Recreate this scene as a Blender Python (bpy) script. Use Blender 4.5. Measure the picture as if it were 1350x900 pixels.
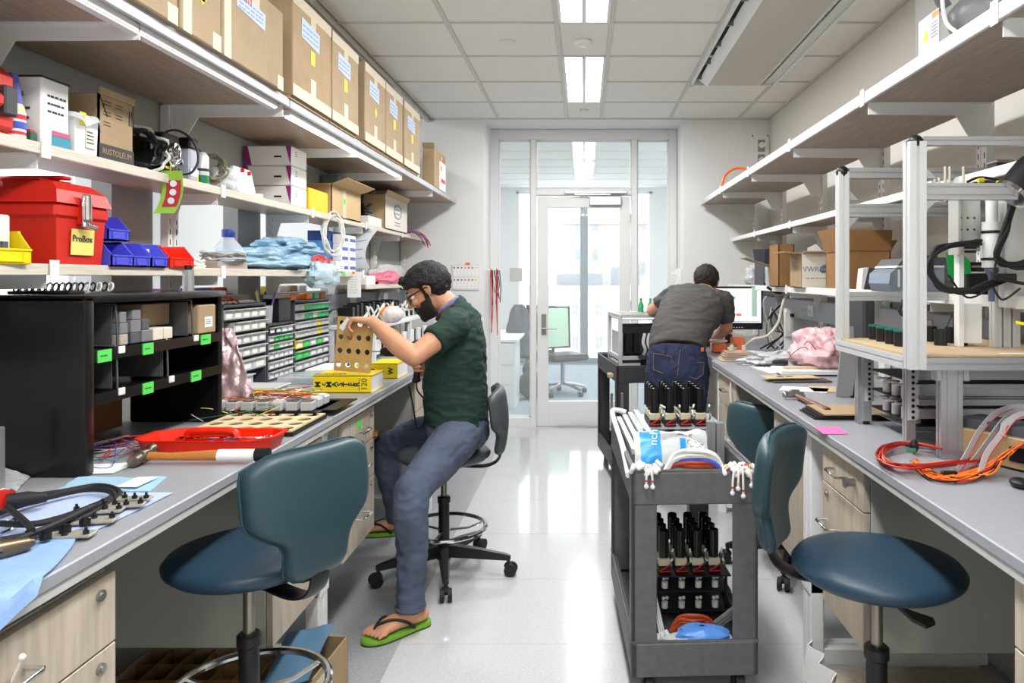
import bpy, bmesh, math, random
from mathutils import Vector as V, Matrix, noise
for _o in list(bpy.data.objects): bpy.data.objects.remove(_o)
SC=bpy.context.scene; COL=SC.collection
F=963.; CX=770.; CY=366.; EH=1.42; PI=math.pi
# ---------------- camera, world, exposure
cam=bpy.data.objects.new('camera',bpy.data.cameras.new('camera')); COL.objects.link(cam)
cam.location=(0,0,EH); cam.rotation_euler=(PI/2,0,0)
cam.data.sensor_fit='HORIZONTAL'; cam.data.sensor_width=36; cam.data.lens=36*F/1350
cam.data.shift_x=-(CX-675)/1350; cam.data.shift_y=-(450-CY)/1350; cam.data.clip_start=.05
SC.camera=cam
vs=SC.view_settings; SC.display_settings.display_device='sRGB'
vs.view_transform='Standard'; vs.look='None'; vs.gamma=1; vs.use_curve_mapping=False
vs.exposure=0.12
LAMP=7.0; STRIP=9.0; SKY=4.5
w=bpy.data.worlds.new('sky'); SC.world=w; w.use_nodes=True
bg=w.node_tree.nodes['Background']; bg.inputs[0].default_value=(.90,.95,1,1); bg.inputs[1].default_value=SKY
SC.cycles.max_bounces=8; SC.cycles.diffuse_bounces=5; SC.cycles.glossy_bounces=4; SC.cycles.transmission_bounces=6; SC.cycles.transparent_max_bounces=12
SC.cycles.use_denoising=True; SC.cycles.sample_clamp_indirect=6; SC.cycles.caustics_reflective=False; SC.cycles.caustics_refractive=False
def area(name,loc,size,power,rot=(0,0,0),col=(1,.995,.985)):
    l=bpy.data.lights.new(name,'AREA'); l.shape='RECTANGLE'; l.size,l.size_y=size; l.energy=power; l.color=col
    o=bpy.data.objects.new(name,l); COL.objects.link(o); o.location=loc; o.rotation_euler=rot; return o
for _y in (5.28,3.44,1.61,-.22,-2.05): area('ceiling_lamp_light',(0,_y,2.80),(.27,1.18),34)
for _y in (1.6,4.6): area('bay_fill_light',(-2.8,_y,3.06),(.27,1.18),40)  # added fill lamps, out of view, to brighten behind the left shelves
area('office_lamp_light',(-.0,9.0,2.86),(.27,2.4),60)

# ---------------- helpers
def at(px,py,Y): return V(((px-CX)*Y/F,Y,EH-(py-CY)*Y/F))
def onz(px,py,z):
    Y=(EH-z)*F/(py-CY); return V(((px-CX)*Y/F,Y,z))
def lin(c):
    return tuple((v/255/12.92 if v/255<=.04045 else ((v/255+.055)/1.055)**2.4) for v in c)
MATS={}
def mat(name,rgb=(200,200,200),rough=.5,metal=0,noise_=None,bump=0,bscale=200,alpha=1,trans=0,emit=0,grain=None,coat=0,sheen=0,ior=1.45):
    if name in MATS: return MATS[name]
    m=bpy.data.materials.new(name); m.use_nodes=True; nt=m.node_tree; b=nt.nodes['Principled BSDF']
    c=lin(rgb); b.inputs['Base Color'].default_value=(*c,1); b.inputs['Roughness'].default_value=rough
    b.inputs['Metallic'].default_value=metal; b.inputs['Alpha'].default_value=alpha
    b.inputs['Transmission Weight'].default_value=trans; b.inputs['Coat Weight'].default_value=coat; b.inputs['IOR'].default_value=ior
    if sheen: b.inputs['Sheen Weight'].default_value=sheen
    if emit:
        b.inputs['Emission Color'].default_value=(*c,1); b.inputs['Emission Strength'].default_value=emit
    tc=nt.nodes.new('ShaderNodeTexCoord'); mp=nt.nodes.new('ShaderNodeMapping'); nt.links.new(tc.outputs['Object'],mp.inputs[0])
    if noise_ or grain:
        sc,amt=(noise_ or grain)[:2]
        if grain: mp.inputs['Scale'].default_value=grain[2]
        n=nt.nodes.new('ShaderNodeTexNoise'); n.inputs['Scale'].default_value=sc; n.inputs['Detail'].default_value=5
        nt.links.new(mp.outputs[0],n.inputs['Vector'])
        r=nt.nodes.new('ShaderNodeValToRGB'); r.color_ramp.elements[0].position=.35; r.color_ramp.elements[1].position=.65
        r.color_ramp.elements[0].color=(*[x*(1-amt) for x in c],1); r.color_ramp.elements[1].color=(*[min(1,x*(1+amt)) for x in c],1)
        nt.links.new(n.outputs[0],r.inputs[0]); nt.links.new(r.outputs[0],b.inputs['Base Color'])
    if bump:
        n2=nt.nodes.new('ShaderNodeTexNoise'); n2.inputs['Scale'].default_value=bscale; n2.inputs['Detail'].default_value=3
        nt.links.new(tc.outputs['Object'],n2.inputs['Vector'])
        bp=nt.nodes.new('ShaderNodeBump'); bp.inputs['Strength'].default_value=bump; bp.inputs['Distance'].default_value=.01
        nt.links.new(n2.outputs[0],bp.inputs['Height']); nt.links.new(bp.outputs[0],b.inputs['Normal'])
    MATS[name]=m; return m
class MB:
    def __init__(s): s.bm=bmesh.new()
    def _x(s,vs,M):
        if M is not None:
            for v in vs: v.co=M@v.co
        return s
    def box(s,x0,x1,y0,y1,z0,z1,M=None,bev=0,seg=1):
        if x0>x1:x0,x1=x1,x0
        if y0>y1:y0,y1=y1,y0
        if z0>z1:z0,z1=z1,z0
        b=bmesh.new()
        v=[b.verts.new((x,y,z)) for x in (x0,x1) for y in (y0,y1) for z in (z0,z1)]
        for q in ((0,1,3,2),(4,6,7,5),(0,4,5,1),(2,3,7,6),(0,2,6,4),(1,5,7,3)): b.faces.new([v[i] for i in q])
        if bev: bmesh.ops.bevel(b,geom=b.edges[:],offset=bev,segments=seg,affect='EDGES',profile=.6)
        return s.merge(b,M)
    def merge(s,b,M=None):
        mp={}
        for v in b.verts:
            co=M@v.co if M is not None else v.co; mp[v]=s.bm.verts.new(co)
        for f in b.faces:
            try: s.bm.faces.new([mp[v] for v in f.verts])
            except ValueError: pass
        b.free(); return s
    def cb(s,c,sz,M=None,bev=0,rz=0,R=None):
        x,y,z=[k/2 for k in sz]; T=Matrix.Translation(c)@(R if R is not None else Matrix.Rotation(rz,4,'Z'))
        if M is not None: T=M@T
        return s.box(-x,x,-y,y,-z,z,T,bev)
    def loft(s,rings,caps=True,closed=False):
        n=len(rings[0]); R=[[s.bm.verts.new(p) for p in r] for r in rings]
        m=len(R)
        for i in range(m if closed else m-1):
            a,b=R[i],R[(i+1)%m]
            for k in range(n):
                try: s.bm.faces.new((a[k],a[(k+1)%n],b[(k+1)%n],b[k]))
                except ValueError: pass
        if caps and not closed:
            s.bm.faces.new(R[0][::-1]); s.bm.faces.new(R[-1])
        return s
    def cyl(s,p0,p1,r0,r1=None,n=14,caps=True):
        p0,p1=V(p0),V(p1); r1=r0 if r1 is None else r1; d=(p1-p0).normalized()
        a=d.orthogonal().normalized(); b=d.cross(a)
        rg=lambda p,r:[p+(a*math.cos(t)+b*math.sin(t))*r for t in [2*PI*k/n for k in range(n)]]
        return s.loft([rg(p0,r0),rg(p1,r1)],caps)
    def tube(s,pts,r,n=6,closed=False,sm=0,caps=True,up=None,flat=None):
        P=[V(p) for p in pts]
        if sm: P=smooth(P,sm,closed)
        m=len(P); rr=r if isinstance(r,(list,tuple)) else None; rings=[]; a=None
        for i in range(m):
            if closed: d=P[(i+1)%m]-P[i-1]
            else: d=P[min(i+1,m-1)]-P[max(i-1,0)]
            if d.length<1e-9: d=V((0,0,1))
            d.normalize()
            if a is None: a=(up.cross(d).normalized() if up is not None and up.cross(d).length>.01 else d.orthogonal().normalized())
            else:
                a=a-d*a.dot(d); a=a.normalized() if a.length>1e-6 else d.orthogonal().normalized()
            b=d.cross(a); R=rr[min(len(rr)-1,int(round(i*(len(rr)-1)/(m-1))))] if rr else r
            fa,fb=(R*flat[0],R*flat[1]) if flat else (R,R)
            rings.append([P[i]+a*math.cos(t)*fa+b*math.sin(t)*fb for t in [2*PI*k/n+PI/n for k in range(n)]])
        return s.loft(rings,caps,closed)
    def lathe(s,prof,c=(0,0,0),n=24,M=None):
        c=V(c); rings=[[c+V((r*math.cos(t),r*math.sin(t),z)) for t in [2*PI*k/n for k in range(n)]] for r,z in prof]
        if M is not None: rings=[[M@p for p in r] for r in rings]
        return s.loft(rings)
    def prism(s,poly,h0,h1,ax='z',M=None,bev=0):
        f={'z':lambda a,b,h:V((a,b,h)),'y':lambda a,b,h:V((a,h,b)),'x':lambda a,b,h:V((h,a,b))}[ax]
        r=[[f(a,b,h) for a,b in poly] for h in (h0,h1)]
        if M is not None: r=[[M@p for p in q] for q in r]
        return s.loft(r)
    def sph(s,c,r,n=14,M=None):
        r=(r,r,r) if not isinstance(r,(tuple,list)) else r; c=V(c); m=max(4,n//2)
        rings=[]
        for i in range(m+1):
            p=PI*(i+.02)/(m+.04); rings.append([V((r[0]*math.sin(p)*math.cos(t),r[1]*math.sin(p)*math.sin(t),-r[2]*math.cos(p))) for t in [2*PI*k/n for k in range(n)]])
        rings=[[ (c+(M@q if M is not None else q)) for q in g] for g in rings]
        return s.loft(rings)
    def grid(s,fn,nu,nv,th=.002):
        P=[[V(fn(i/nu,j/nv)) for j in range(nv+1)] for i in range(nu+1)]
        N=[[None]*(nv+1) for _ in range(nu+1)]
        for i in range(nu+1):
            for j in range(nv+1):
                du=P[min(i+1,nu)][j]-P[max(i-1,0)][j]; dv=P[i][min(j+1,nv)]-P[i][max(j-1,0)]
                q=du.cross(dv); N[i][j]=q.normalized() if q.length>1e-12 else V((0,0,1))
        A=[[s.bm.verts.new(P[i][j]+N[i][j]*th/2) for j in range(nv+1)] for i in range(nu+1)]
        B=[[s.bm.verts.new(P[i][j]-N[i][j]*th/2) for j in range(nv+1)] for i in range(nu+1)]
        for i in range(nu):
            for j in range(nv):
                s.bm.faces.new((A[i][j],A[i+1][j],A[i+1][j+1],A[i][j+1])); s.bm.faces.new((B[i][j],B[i][j+1],B[i+1][j+1],B[i+1][j]))
        for i in range(nu):
            s.bm.faces.new((A[i][0],B[i][0],B[i+1][0],A[i+1][0])); s.bm.faces.new((A[i][nv],A[i+1][nv],B[i+1][nv],B[i][nv]))
        for j in range(nv):
            s.bm.faces.new((A[0][j],A[0][j+1],B[0][j+1],B[0][j])); s.bm.faces.new((A[nu][j],B[nu][j],B[nu][j+1],A[nu][j+1]))
        return s
    def out(s,name,m,parent=None,w=False,smooth=False,label=None,angle=40,remesh=0,smit=0,kind=None):
        bmesh.ops.recalc_face_normals(s.bm,faces=s.bm.faces[:])
        me=bpy.data.meshes.new(name)
        root=parent
        while root is not None and root.parent is not None: root=root.parent
        if parent is not None and w: bmesh.ops.transform(s.bm,matrix=root.matrix_basis.inverted(),verts=s.bm.verts[:])
        off=V((0,0,0))
        if parent is None:
            xs=[v.co for v in s.bm.verts]; off=V(((min(p.x for p in xs)+max(p.x for p in xs))/2,(min(p.y for p in xs)+max(p.y for p in xs))/2,min(p.z for p in xs)))
            bmesh.ops.translate(s.bm,vec=-off,verts=s.bm.verts[:])
        s.bm.to_mesh(me); s.bm.free()
        if isinstance(m,(list,tuple)):
            for q in m: me.materials.append(q)
        else: me.materials.append(m)
        o=bpy.data.objects.new(name,me); COL.objects.link(o)
        if remesh:
            r=o.modifiers.new('r','REMESH'); r.mode='VOXEL'; r.voxel_size=remesh; r.use_smooth_shade=True
            if smit:
                q=o.modifiers.new('s','SMOOTH'); q.iterations=smit; q.factor=.5
            dg=bpy.context.evaluated_depsgraph_get(); me2=bpy.data.meshes.new_from_object(o.evaluated_get(dg)); o.modifiers.clear()
            o.data=me2; me2.name=name
            if not me2.materials: me2.materials.append(m)
            me=me2; smooth=True; angle=180
        if smooth:
            me.shade_smooth()
            if angle<180:
                try: me.set_sharp_from_angle(angle=math.radians(angle))
                except Exception: pass
        if parent is not None: o.parent=parent
        else: o.location=off
        if label: o['label']=label
        if kind: o['kind']=kind
        return o
def smooth(P,k,closed=False):
    out=[]; n=len(P); rng=range(n) if closed else range(n-1)
    for i in rng:
        if closed: a,b,c,d=P[i-1],P[i],P[(i+1)%n],P[(i+2)%n]
        else: a,b,c,d=P[max(i-1,0)],P[i],P[i+1],P[min(i+2,n-1)]
        for j in range(k):
            t=j/k; out.append(.5*((2*b)+(c-a)*t+(2*a-5*b+4*c-d)*t*t+(3*b-a-3*c+d)*t**3))
    if not closed: out.append(P[-1])
    return out
def thing(name,label,cat,loc=(0,0,0),rz=0,group=None,R=None):
    o=bpy.data.objects.new(name,None); COL.objects.link(o); o.empty_display_size=.05
    o.matrix_basis=Matrix.Translation(loc)@(R if R is not None else Matrix.Rotation(rz,4,'Z'))
    o['label']=label; o['category']=cat
    if group: o['group']=group
    return o
def tag(o,label,cat,group=None,kind=None):
    o['label']=label; o['category']=cat
    if group: o['group']=group
    if kind: o['kind']=kind
    return o
def struct(o): o['kind']='structure'; return o
def dup(r,loc=None,rz=None,label=None,group=None):
    def cp(o,p):
        c=o.copy(); COL.objects.link(c); c.parent=p
        for ch in CH.get(o.name,[]) or [q for q in bpy.data.objects if q.parent==o]: cp(ch,c)
        return c
    c=cp(r,None)
    if loc is not None: c.location=loc
    if rz is not None: c.rotation_euler=(0,0,rz)
    if label: c['label']=label
    if group: c['group']=group
    return c
CH={}
def text(s,size,m,parent,M,w=True,name='lettering',ext=.0006,label=None,bold=0):
    cu=bpy.data.curves.new('t','FONT'); cu.body=s; cu.size=size; cu.extrude=ext; cu.align_x='CENTER'; cu.align_y='CENTER'; cu.resolution_u=2; cu.offset=bold
    o=bpy.data.objects.new('t',cu); COL.objects.link(o)
    dg=bpy.context.evaluated_depsgraph_get(); me=bpy.data.meshes.new_from_object(o.evaluated_get(dg)); bpy.data.objects.remove(o)
    root=parent
    while root.parent is not None: root=root.parent
    me.transform((root.matrix_basis.inverted() if w else Matrix())@M); me.materials.clear(); me.materials.append(m)
    q=bpy.data.objects.new(name,me); COL.objects.link(q); q.parent=parent
    if label: q['label']=label
    return q
def face(c,n,up=(0,0,1)):   # matrix whose local z = n, local y ~ up
    n=V(n).normalized(); x=V(up).cross(n).normalized(); y=n.cross(x)
    return Matrix.Translation(c)@Matrix((x,y,n)).transposed().to_4x4()
RX=lambda a:Matrix.Rotation(math.radians(a),4,'X')
RY=lambda a:Matrix.Rotation(math.radians(a),4,'Y')
RZ=lambda a:Matrix.Rotation(math.radians(a),4,'Z')
T_=Matrix.Translation
def U(a,b): return random.uniform(a,b)
random.seed(7)
# ---------------- materials
WALL=mat('wall_paint',(228,229,229),.7,bump=.02,bscale=300)
WHITE=mat('white_enamel',(232,233,232),.4)
TRIMW=mat('white_trim',(228,229,228),.45)
CEIL=mat('ceiling_tile',(236,235,230),.9,noise_=(180,.05),bump=.1,bscale=400)
TBAR=mat('ceiling_grid',(206,205,200),.5)
GREYP=mat('grey_panel',(150,150,150),.6)
SHADEV=mat('unlit_void_shade',(40,40,42),.9)  # shade of the unlit ceiling gap put into the colour
ALU=mat('aluminium',(190,192,194),.35,.75)
ALUL=mat('light_aluminium',(214,216,216),.38,.35)
STEEL=mat('steel',(160,160,158),.3,.9)
CHROME=mat('chrome',(215,215,215),.12,1)
BLACK=mat('black_plastic',(22,22,24),.4)
BLACKM=mat('black_metal',(11,11,12),.32,.1,coat=.15)
RUB=mat('black_rubber',(28,28,30),.65)
TOP=mat('worktop_laminate',(152,155,161),.38,noise_=(120,.04))
TOPR=mat('right_worktop_laminate',(150,153,160),.36,noise_=(120,.04))
EDGE=mat('worktop_edge',(188,188,186),.4)
WOOD=mat('greige_laminate',(186,173,156),.5,grain=(10,.13,(6,6,.5)))
SHWOOD=mat('shelf_laminate',(166,146,126),.42,grain=(9,.14,(8,.7,8)))
SHEDGE=mat('shelf_wood_edge',(212,204,190),.5,grain=(12,.1,(10,1,30)))
CARD=mat('cardboard',(168,144,112),.8,noise_=(14,.05),bump=.03)
CARDD=mat('brown_cardboard',(146,108,66),.8,noise_=(14,.06),bump=.03)
TAPE=mat('paper_tape',(204,192,166),.45)
BLUEP=mat('pale_blue_paper',(188,204,228),.7)
PAPER=mat('white_paper',(238,238,236),.8)
YEL=mat('yellow_plastic',(240,214,20),.45)
RED=mat('red_plastic',(206,40,30),.38,noise_=(6,.03))
RED2=mat('orange_red_plastic',(234,42,16),.35)
BLUEB=mat('blue_plastic',(80,84,214),.35)
GREENL=mat('green_label',(88,214,92),.6)
INK=mat('dark_ink',(50,55,70),.7)
TEAL=mat('teal_vinyl',(42,68,76),.42,bump=.02,bscale=500)
TEALD=mat('blue_vinyl_seat',(35,60,78),.42,bump=.02,bscale=500)
CARTG=mat('grey_cart_plastic',(92,93,96),.5,noise_=(30,.1),bump=.04,bscale=250)
CARTB=mat('charcoal_cart_plastic',(52,53,56),.5,noise_=(30,.1))
GLASS=mat('clear_glass',(240,248,248),.02,trans=0,alpha=.12)
CLEAR=mat('clear_plastic',(225,230,235),.12,alpha=.38)
CLEARB=mat('clear_bag',(226,230,232),.22,alpha=.55,bump=.5,bscale=30)
BAGB=mat('blue_bag',(168,204,228),.16,alpha=.74,bump=.7,bscale=26)
BAGP=mat('pink_bag',(246,206,212),.25,alpha=.72,bump=.5,bscale=24)
LAMPM=mat('lamp_diffuser',(255,253,248),.5,emit=LAMP)
STRIPM=mat('strip_diffuser',(255,254,250),.5,emit=STRIP)
MASON=mat('tan_board',(196,168,120),.6,noise_=(60,.04))
WIRES=[mat('wire_'+n,c,.45) for n,c in dict(red=(200,40,30),orange=(240,120,30),white=(230,228,222),green=(70,130,100),black=(24,24,26),yellow=(230,210,90),blue=(70,90,190),darkred=(150,36,30)).items()]
WR,WO,WW,WG,WK,WY,WB,WD=WIRES
# ---------------- setting
ZC=2.83
def S(name,m,*boxes,parent=None,kind=True,bev=0):
    mb=MB()
    for b in boxes: mb.box(*b,bev=bev)
    o=mb.out(name,m,parent)
    if parent is None and kind: struct(o)
    return o
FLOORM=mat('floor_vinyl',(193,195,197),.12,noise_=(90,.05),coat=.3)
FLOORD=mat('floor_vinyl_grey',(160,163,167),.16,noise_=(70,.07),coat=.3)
CARPET=mat('blue_grey_carpet',(150,164,174),.95,noise_=(60,.2),bump=.6,bscale=150)
fl=S('floor',FLOORM,(-.717,1.75,-3,7.1,-.1,0))
# vinyl tiles with hair joints
for i in range(11):
    for j in range(4):
        x0=-.717+j*.61; y0=1.0+i*.61
        if y0<7.0: MB().box(x0+.001,min(x0+.609,1.75),y0+.001,min(y0+.609,7.08),0,.0008).out('vinyl_tile',FLOORM,fl,w=True)
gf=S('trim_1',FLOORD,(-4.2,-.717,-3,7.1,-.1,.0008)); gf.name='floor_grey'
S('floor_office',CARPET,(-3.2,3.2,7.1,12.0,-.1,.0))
S('wall_end',WALL,(-4.2,-.89,6.49,7.1,0,3.2),(.883,1.75,6.49,7.1,0,3.2),(-.89,.883,7.08,7.2,2.83,3.2))
S('wall_right',mat('wall_paint_warm',(224,221,214),.7,bump=.02,bscale=300),(1.65,1.78,-3,6.49,0,3.0))
S('wall_back',WALL,(-4.2,1.78,-3.1,-3,0,3.2))
# far left bay wall with windows
WL=-3.9; wb=[]
wy=[-3,.2,1.5,2.3,3.6,4.3,5.6,6.49]
for i in range(len(wy)-1):
    if i%2==0: wb.append((WL-.1,WL,wy[i],wy[i+1],0,3.2))
    else: wb+= [(WL-.1,WL,wy[i],wy[i+1],0,.8),(WL-.1,WL,wy[i],wy[i+1],2.5,3.2)]
S('wall_left',WALL,*wb)
for k,i in enumerate((1,3,5)):
    wn=S('window_%d'%(k+3),TRIMW,(WL-.06,WL-.02,wy[i],wy[i]+.05,.8,2.5),(WL-.06,WL-.02,wy[i+1]-.05,wy[i+1],.8,2.5),(WL-.06,WL-.02,wy[i],wy[i+1],.8,.85),(WL-.06,WL-.02,wy[i],wy[i+1],2.45,2.5))
    MB().box(WL-.045,WL-.04,wy[i]+.05,wy[i+1]-.05,.85,2.45).out('pane',GLASS,wn,w=True)
# ceiling: grid tiles
ce=S('ceiling',SHADEV,(-1.385,1.75,-3,7.1,2.86,2.95),(-4.2,-1.385,-3,7.1,3.1,3.2))  # left slab coloured dark to stand for the unlit gap above the cartons
S('trim_2',CEIL,(-1.37,-.165,-3,2.83,2.832,2.855),(.165,1.65,-3,2.83,2.832,2.855))
S('trim_3',WALL,(-.89,.883,6.49,7.1,2.832,2.86))
cols=[(-1.372,-.762),(-.762,-.152),(.152,.762),(.762,1.372),(1.372,1.648)]
tmesh={}
rows=[6.49-.61*k for k in range(7)]
for r in rows[:6]:
    for a,b in cols:
        if a==.762 and r<5.5: continue
        o=MB().box(a+.012,b-.012,r-.61+.012,r-.012,2.834,2.85,bev=.003).out('ceiling_tile',CEIL,ce,w=True)
for r0 in (6.49,4.66):
    MB().box(-.14,.14,r0-.598,r0-.012,2.834,2.85,bev=.003).out('ceiling_tile',CEIL,ce,w=True)
g=MB()
for x in (-.762,-.152,.152,.762,1.372): g.box(x-.013,x+.013,-3,6.49,2.828,2.84)
for r in rows: 
    g.box(-1.372,1.65,r-.012,r+.012,2.829,2.839)
g.box(-1.40,-1.372,-3,6.49,2.80,2.86); g.box(1.63,1.65,-3,6.49,2.822,2.836); g.box(-1.372,1.65,6.47,6.49,2.822,2.836)
g.out('ceiling_grid',TBAR,ce,w=True)
gp=MB().cyl((-1.405,-3,2.80),(-1.405,5.3,2.80),.022,n=12).out('trim_4',mat('grey_pipe',(150,150,152),.4,.3),smooth=True); struct(gp)
S('trim_5',mat('bulkhead_shade_grey',(90,90,94),.7),(-1.44,-1.42,-3,6.49,2.83,3.1))  # dark grey stands for shade where no light gets in
# ceiling fixtures
def fixture(y0,y1,label,z=ZC,x=0,name='ceiling_light'):
    t=thing(name,label,'ceiling light',(x,(y0+y1)/2,z))
    h=(y1-y0)/2-.012
    MB().box(-.139,.139,-h,h,.004,.03).out('housing',WHITE,t)
    for s in (-1,1): MB().box(.012*s,.122*s,-h+.02,h-.02,-.003,.003).out('diffuser',LAMPM,t)
    MB().box(-.012,.012,-h,h,-.008,.003).box(-.139,-.123,-h,h,-.006,.003).box(.123,.139,-h,h,-.006,.003).out('trim_rail',WHITE,t)
    return t
fixture(1.0,2.2,'unseen ceiling light added for fill beyond the left shelves, nearer one',3.095,-2.8); fixture(4.0,5.2,'unseen ceiling light added for fill beyond the left shelves, farther one',3.095,-2.8)  # unseen fixtures added to go with the bay fill lamps
fixture(4.66,5.88,'linear ceiling light nearest the glass door wall')
fixture(2.83,4.05,'linear ceiling light above the middle of the lab, cut by the top of the photo')
for k,y in enumerate((1.0,-.83,-2.66)): fixture(y,y+1.22,'linear ceiling light behind the camera, number %s of the row'%('one','two','three')[k])
t=thing('smoke_detector','white round smoke detector on the ceiling between two lights','smoke detector',at(769,55,4.36)); t.location.z=2.834
MB().lathe([(.05,0),(.055,-.012),(.048,-.03),(.03,-.034)],n=24).out('base',WHITE,t,smooth=True)
MB().lathe([(.022,-.034),(.02,-.045),(.008,-.047)],n=18).out('sensor_head',TRIMW,t,smooth=True)
o=MB().lathe([(.05,0),(.052,-.006),(.04,-.011),(.01,-.012)],c=(-.46,4.38,2.834),n=28).out('ceiling_speaker',TRIMW,smooth=True); tag(o,'flat white disc on the ceiling left of the smoke detector','sensor')
o=MB().lathe([(.036,0),(.038,-.01),(.03,-.018),(.01,-.02)],c=(0,6.15,2.834),n=24).out('motion_sensor',TRIMW,smooth=True); tag(o,'small white round sensor on the ceiling above the glass door','sensor')
# chilled beam
t=thing('chilled_beam','long recessed chilled beam with a perforated grey plate in the right ceiling','air diffuser',(1.07,3.6,2.80))
PERF=mat('perforated_plate',(200,197,188),.7,noise_=(300,.06))
MB().box(-.19,.17,-1.9,1.62,-.012,.0).out('perforated_plate',PERF,t)
MB().prism([(-.25,.03),(-.19,-.015),(-.185,0),(-.24,.04)],-1.9,1.62,'y').prism([(.17,-.015),(.23,.03),(.22,.04),(.165,0)],-1.9,1.62,'y').box(-.19,.17,1.6,1.62,-.014,.01).out('side_flange',WHITE,t)
MB().box(-.305,-.29,-1.9,1.67,.0,.05).box(.285,.3,-1.9,1.67,.0,.05).box(-.305,.3,1.65,1.67,.0,.05).out('frame',WHITE,t)
MB().box(-.29,-.19,-1.9,1.65,.045,.055).out('dark_slot',mat('slot_black',(30,32,34),.6),t)
for k in range(9): MB().box(-.285,-.25,-1.4+k*.36,-1.39+k*.36,.0,.045).out('slot_bracket',STEEL,t)
MB().box(.225,.286,-1.9,1.64,.012,.02).out('lens',mat('beam_lens',(205,214,212),.2),t)
# storefront at Y=7.0
Y=7.0; SF=TRIMW
def xr(px): return (px-CX)*Y/F
def zr(py): return EH-(py-CY)*Y/F
sf=MB()
def bar(px0,px1,py0,py1,d0=-.06,d1=.06,bm=None): (bm or sf).box(xr(px0),xr(px1),Y+d0,Y+d1,zr(py1),zr(py0),bev=.004)
bar(647,658,172,562); bar(881,891,172,562); bar(658,881,172,185); bar(700,707,185,562); bar(832,839.5,185,562)
bar(707,832,251,258); bar(658,700,549,562); bar(839.5,881,549,562)
wf=struct(sf.out('window_1',SF))
for n,(a,b,c,d) in {'side_pane':(658,700,185,549),'transom_pane':(707,832,185,251),'side_pane ':(839.5,881,185,549)}.items():
    MB().box(xr(a),xr(b),Y-.004,Y+.004,zr(d),zr(c)).out('pane',GLASS,wf,w=True)
g=MB()
for a,b,c,d in ((658,700,185,549),(707,832,185,251),(839.5,881,185,549)):
    for s in (-.03,.02):
        g.box(xr(a),xr(a)+.012,Y+s,Y+s+.01,zr(d),zr(c)); g.box(xr(b)-.012,xr(b),Y+s,Y+s+.01,zr(d),zr(c)); g.box(xr(a),xr(b),Y+s,Y+s+.01,zr(c)-.012,zr(c)); g.box(xr(a),xr(b),Y+s,Y+s+.01,zr(d),zr(d)+.012)
g.out('glazing_bead',SF,wf,w=True)
dr=MB(); B=lambda *a:bar(*a,-.03,.02,dr)
B(708.5,723,259.5,561); B(817,830.5,259.5,561); B(723,817,259.5,274); B(723,817,528,561)
dd=struct(dr.out('door_1',SF))
MB().box(xr(723),xr(817),Y-.004,Y+.004,zr(528),zr(274)).out('door_pane',GLASS,dd,w=True)
hp=MB().box(xr(714),xr(720.5),Y-.038,Y-.03,zr(441),zr(414),bev=.003).out('handle_plate',STEEL,dd,w=True)
MB().tube([(xr(716),Y-.035,zr(432)),(xr(716),Y-.08,zr(432)),(xr(735),Y-.08,zr(432))],.009,8).out('door_handle',STEEL,hp,w=True,smooth=True)
cl=MB().box(xr(777),xr(818.5),Y-.09,Y-.03,zr(271.5),zr(259.6),bev=.006).out('door_closer',ALU,dd,w=True)
MB().box(xr(745),xr(826),Y-.10,Y-.055,zr(256.5),zr(252),bev=.004).box(xr(757),xr(805),Y-.085,Y-.07,zr(258.5),zr(256),bev=.003).out('closer_arm',ALU,cl,w=True)
h=MB()
for py in (288,402): h.cyl((xr(832),Y-.04,zr(py-6)),(xr(832),Y-.04,zr(py+6)),.008)
h.out('hinge',STEEL,dd,w=True)
o=MB().box(xr(672),xr(689),Y-.075,Y-.068,zr(371),zr(353)).out('wall_sign',mat('sign_grey',(196,196,194),.6)); o.location.y=Y-.012; tag(o,'square grey blank sign on the left glass side panel','sign')
o=MB().box(xr(735),xr(790),Y-.1,Y-.02,.0,.008).out('door_threshold',ALU); struct(o); o.name='trim_6'
S('baseboard_end',mat('cove_base',(196,198,198),.5),(-1.6,-.89,6.475,6.49,0,.1),(.883,1.65,6.475,6.49,0,.1),(.868,.883,6.49,6.94,0,.1),(-.89,-.875,6.49,6.94,0,.1))
# office beyond
S('ceiling_office',CEIL,(-3.2,3.2,7.2,12.1,2.9,3.0))
g=MB()
for k in range(8): g.box(-3.2,3.2,7.3+k*.61,7.32+k*.61,2.893,2.9)
for x in (-1.5,-.15,.15,1.5): g.box(x-.01,x+.01,7.2,12,2.892,2.9)
g.out('ceiling_grid',mat('office_grid',(226,225,220),.6),bpy.data.objects['ceiling_office'],w=True)
S('wall_office',WALL,(-3.3,-3.2,7.1,12.1,0,3.0),(3.2,3.3,7.1,12.1,0,3.0),(-3.2,-1.12,12.0,12.15,0,3),(1.12,3.2,12.0,12.15,0,3),(-1.12,1.12,12,12.15,2.84,3),(-1.12,1.12,12.0,12.15,0,.04))
w2=S('window_2',mat('window_frame_grey',(128,138,146),.5),(-.062,.062,11.96,12.1,.1,2.84),(-1.12,1.12,11.98,12.1,.02,.10))
S('trim_20',TRIMW,(-1.12,-1.07,12.0,12.1,.1,2.84),(1.07,1.12,12,12.1,.1,2.84),(-1.12,1.12,12,12.1,2.8,2.84))
for s in (-1,1): MB().box(.062*s,1.07*s,12.04,12.05,.1,2.8).out('pane',GLASS,w2,w=True)
fixture(7.9,9.1,'office ceiling light seen through the transom, nearer one',2.895)
fixture(9.3,10.5,'office ceiling light seen through the transom, farther one',2.895)
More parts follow.
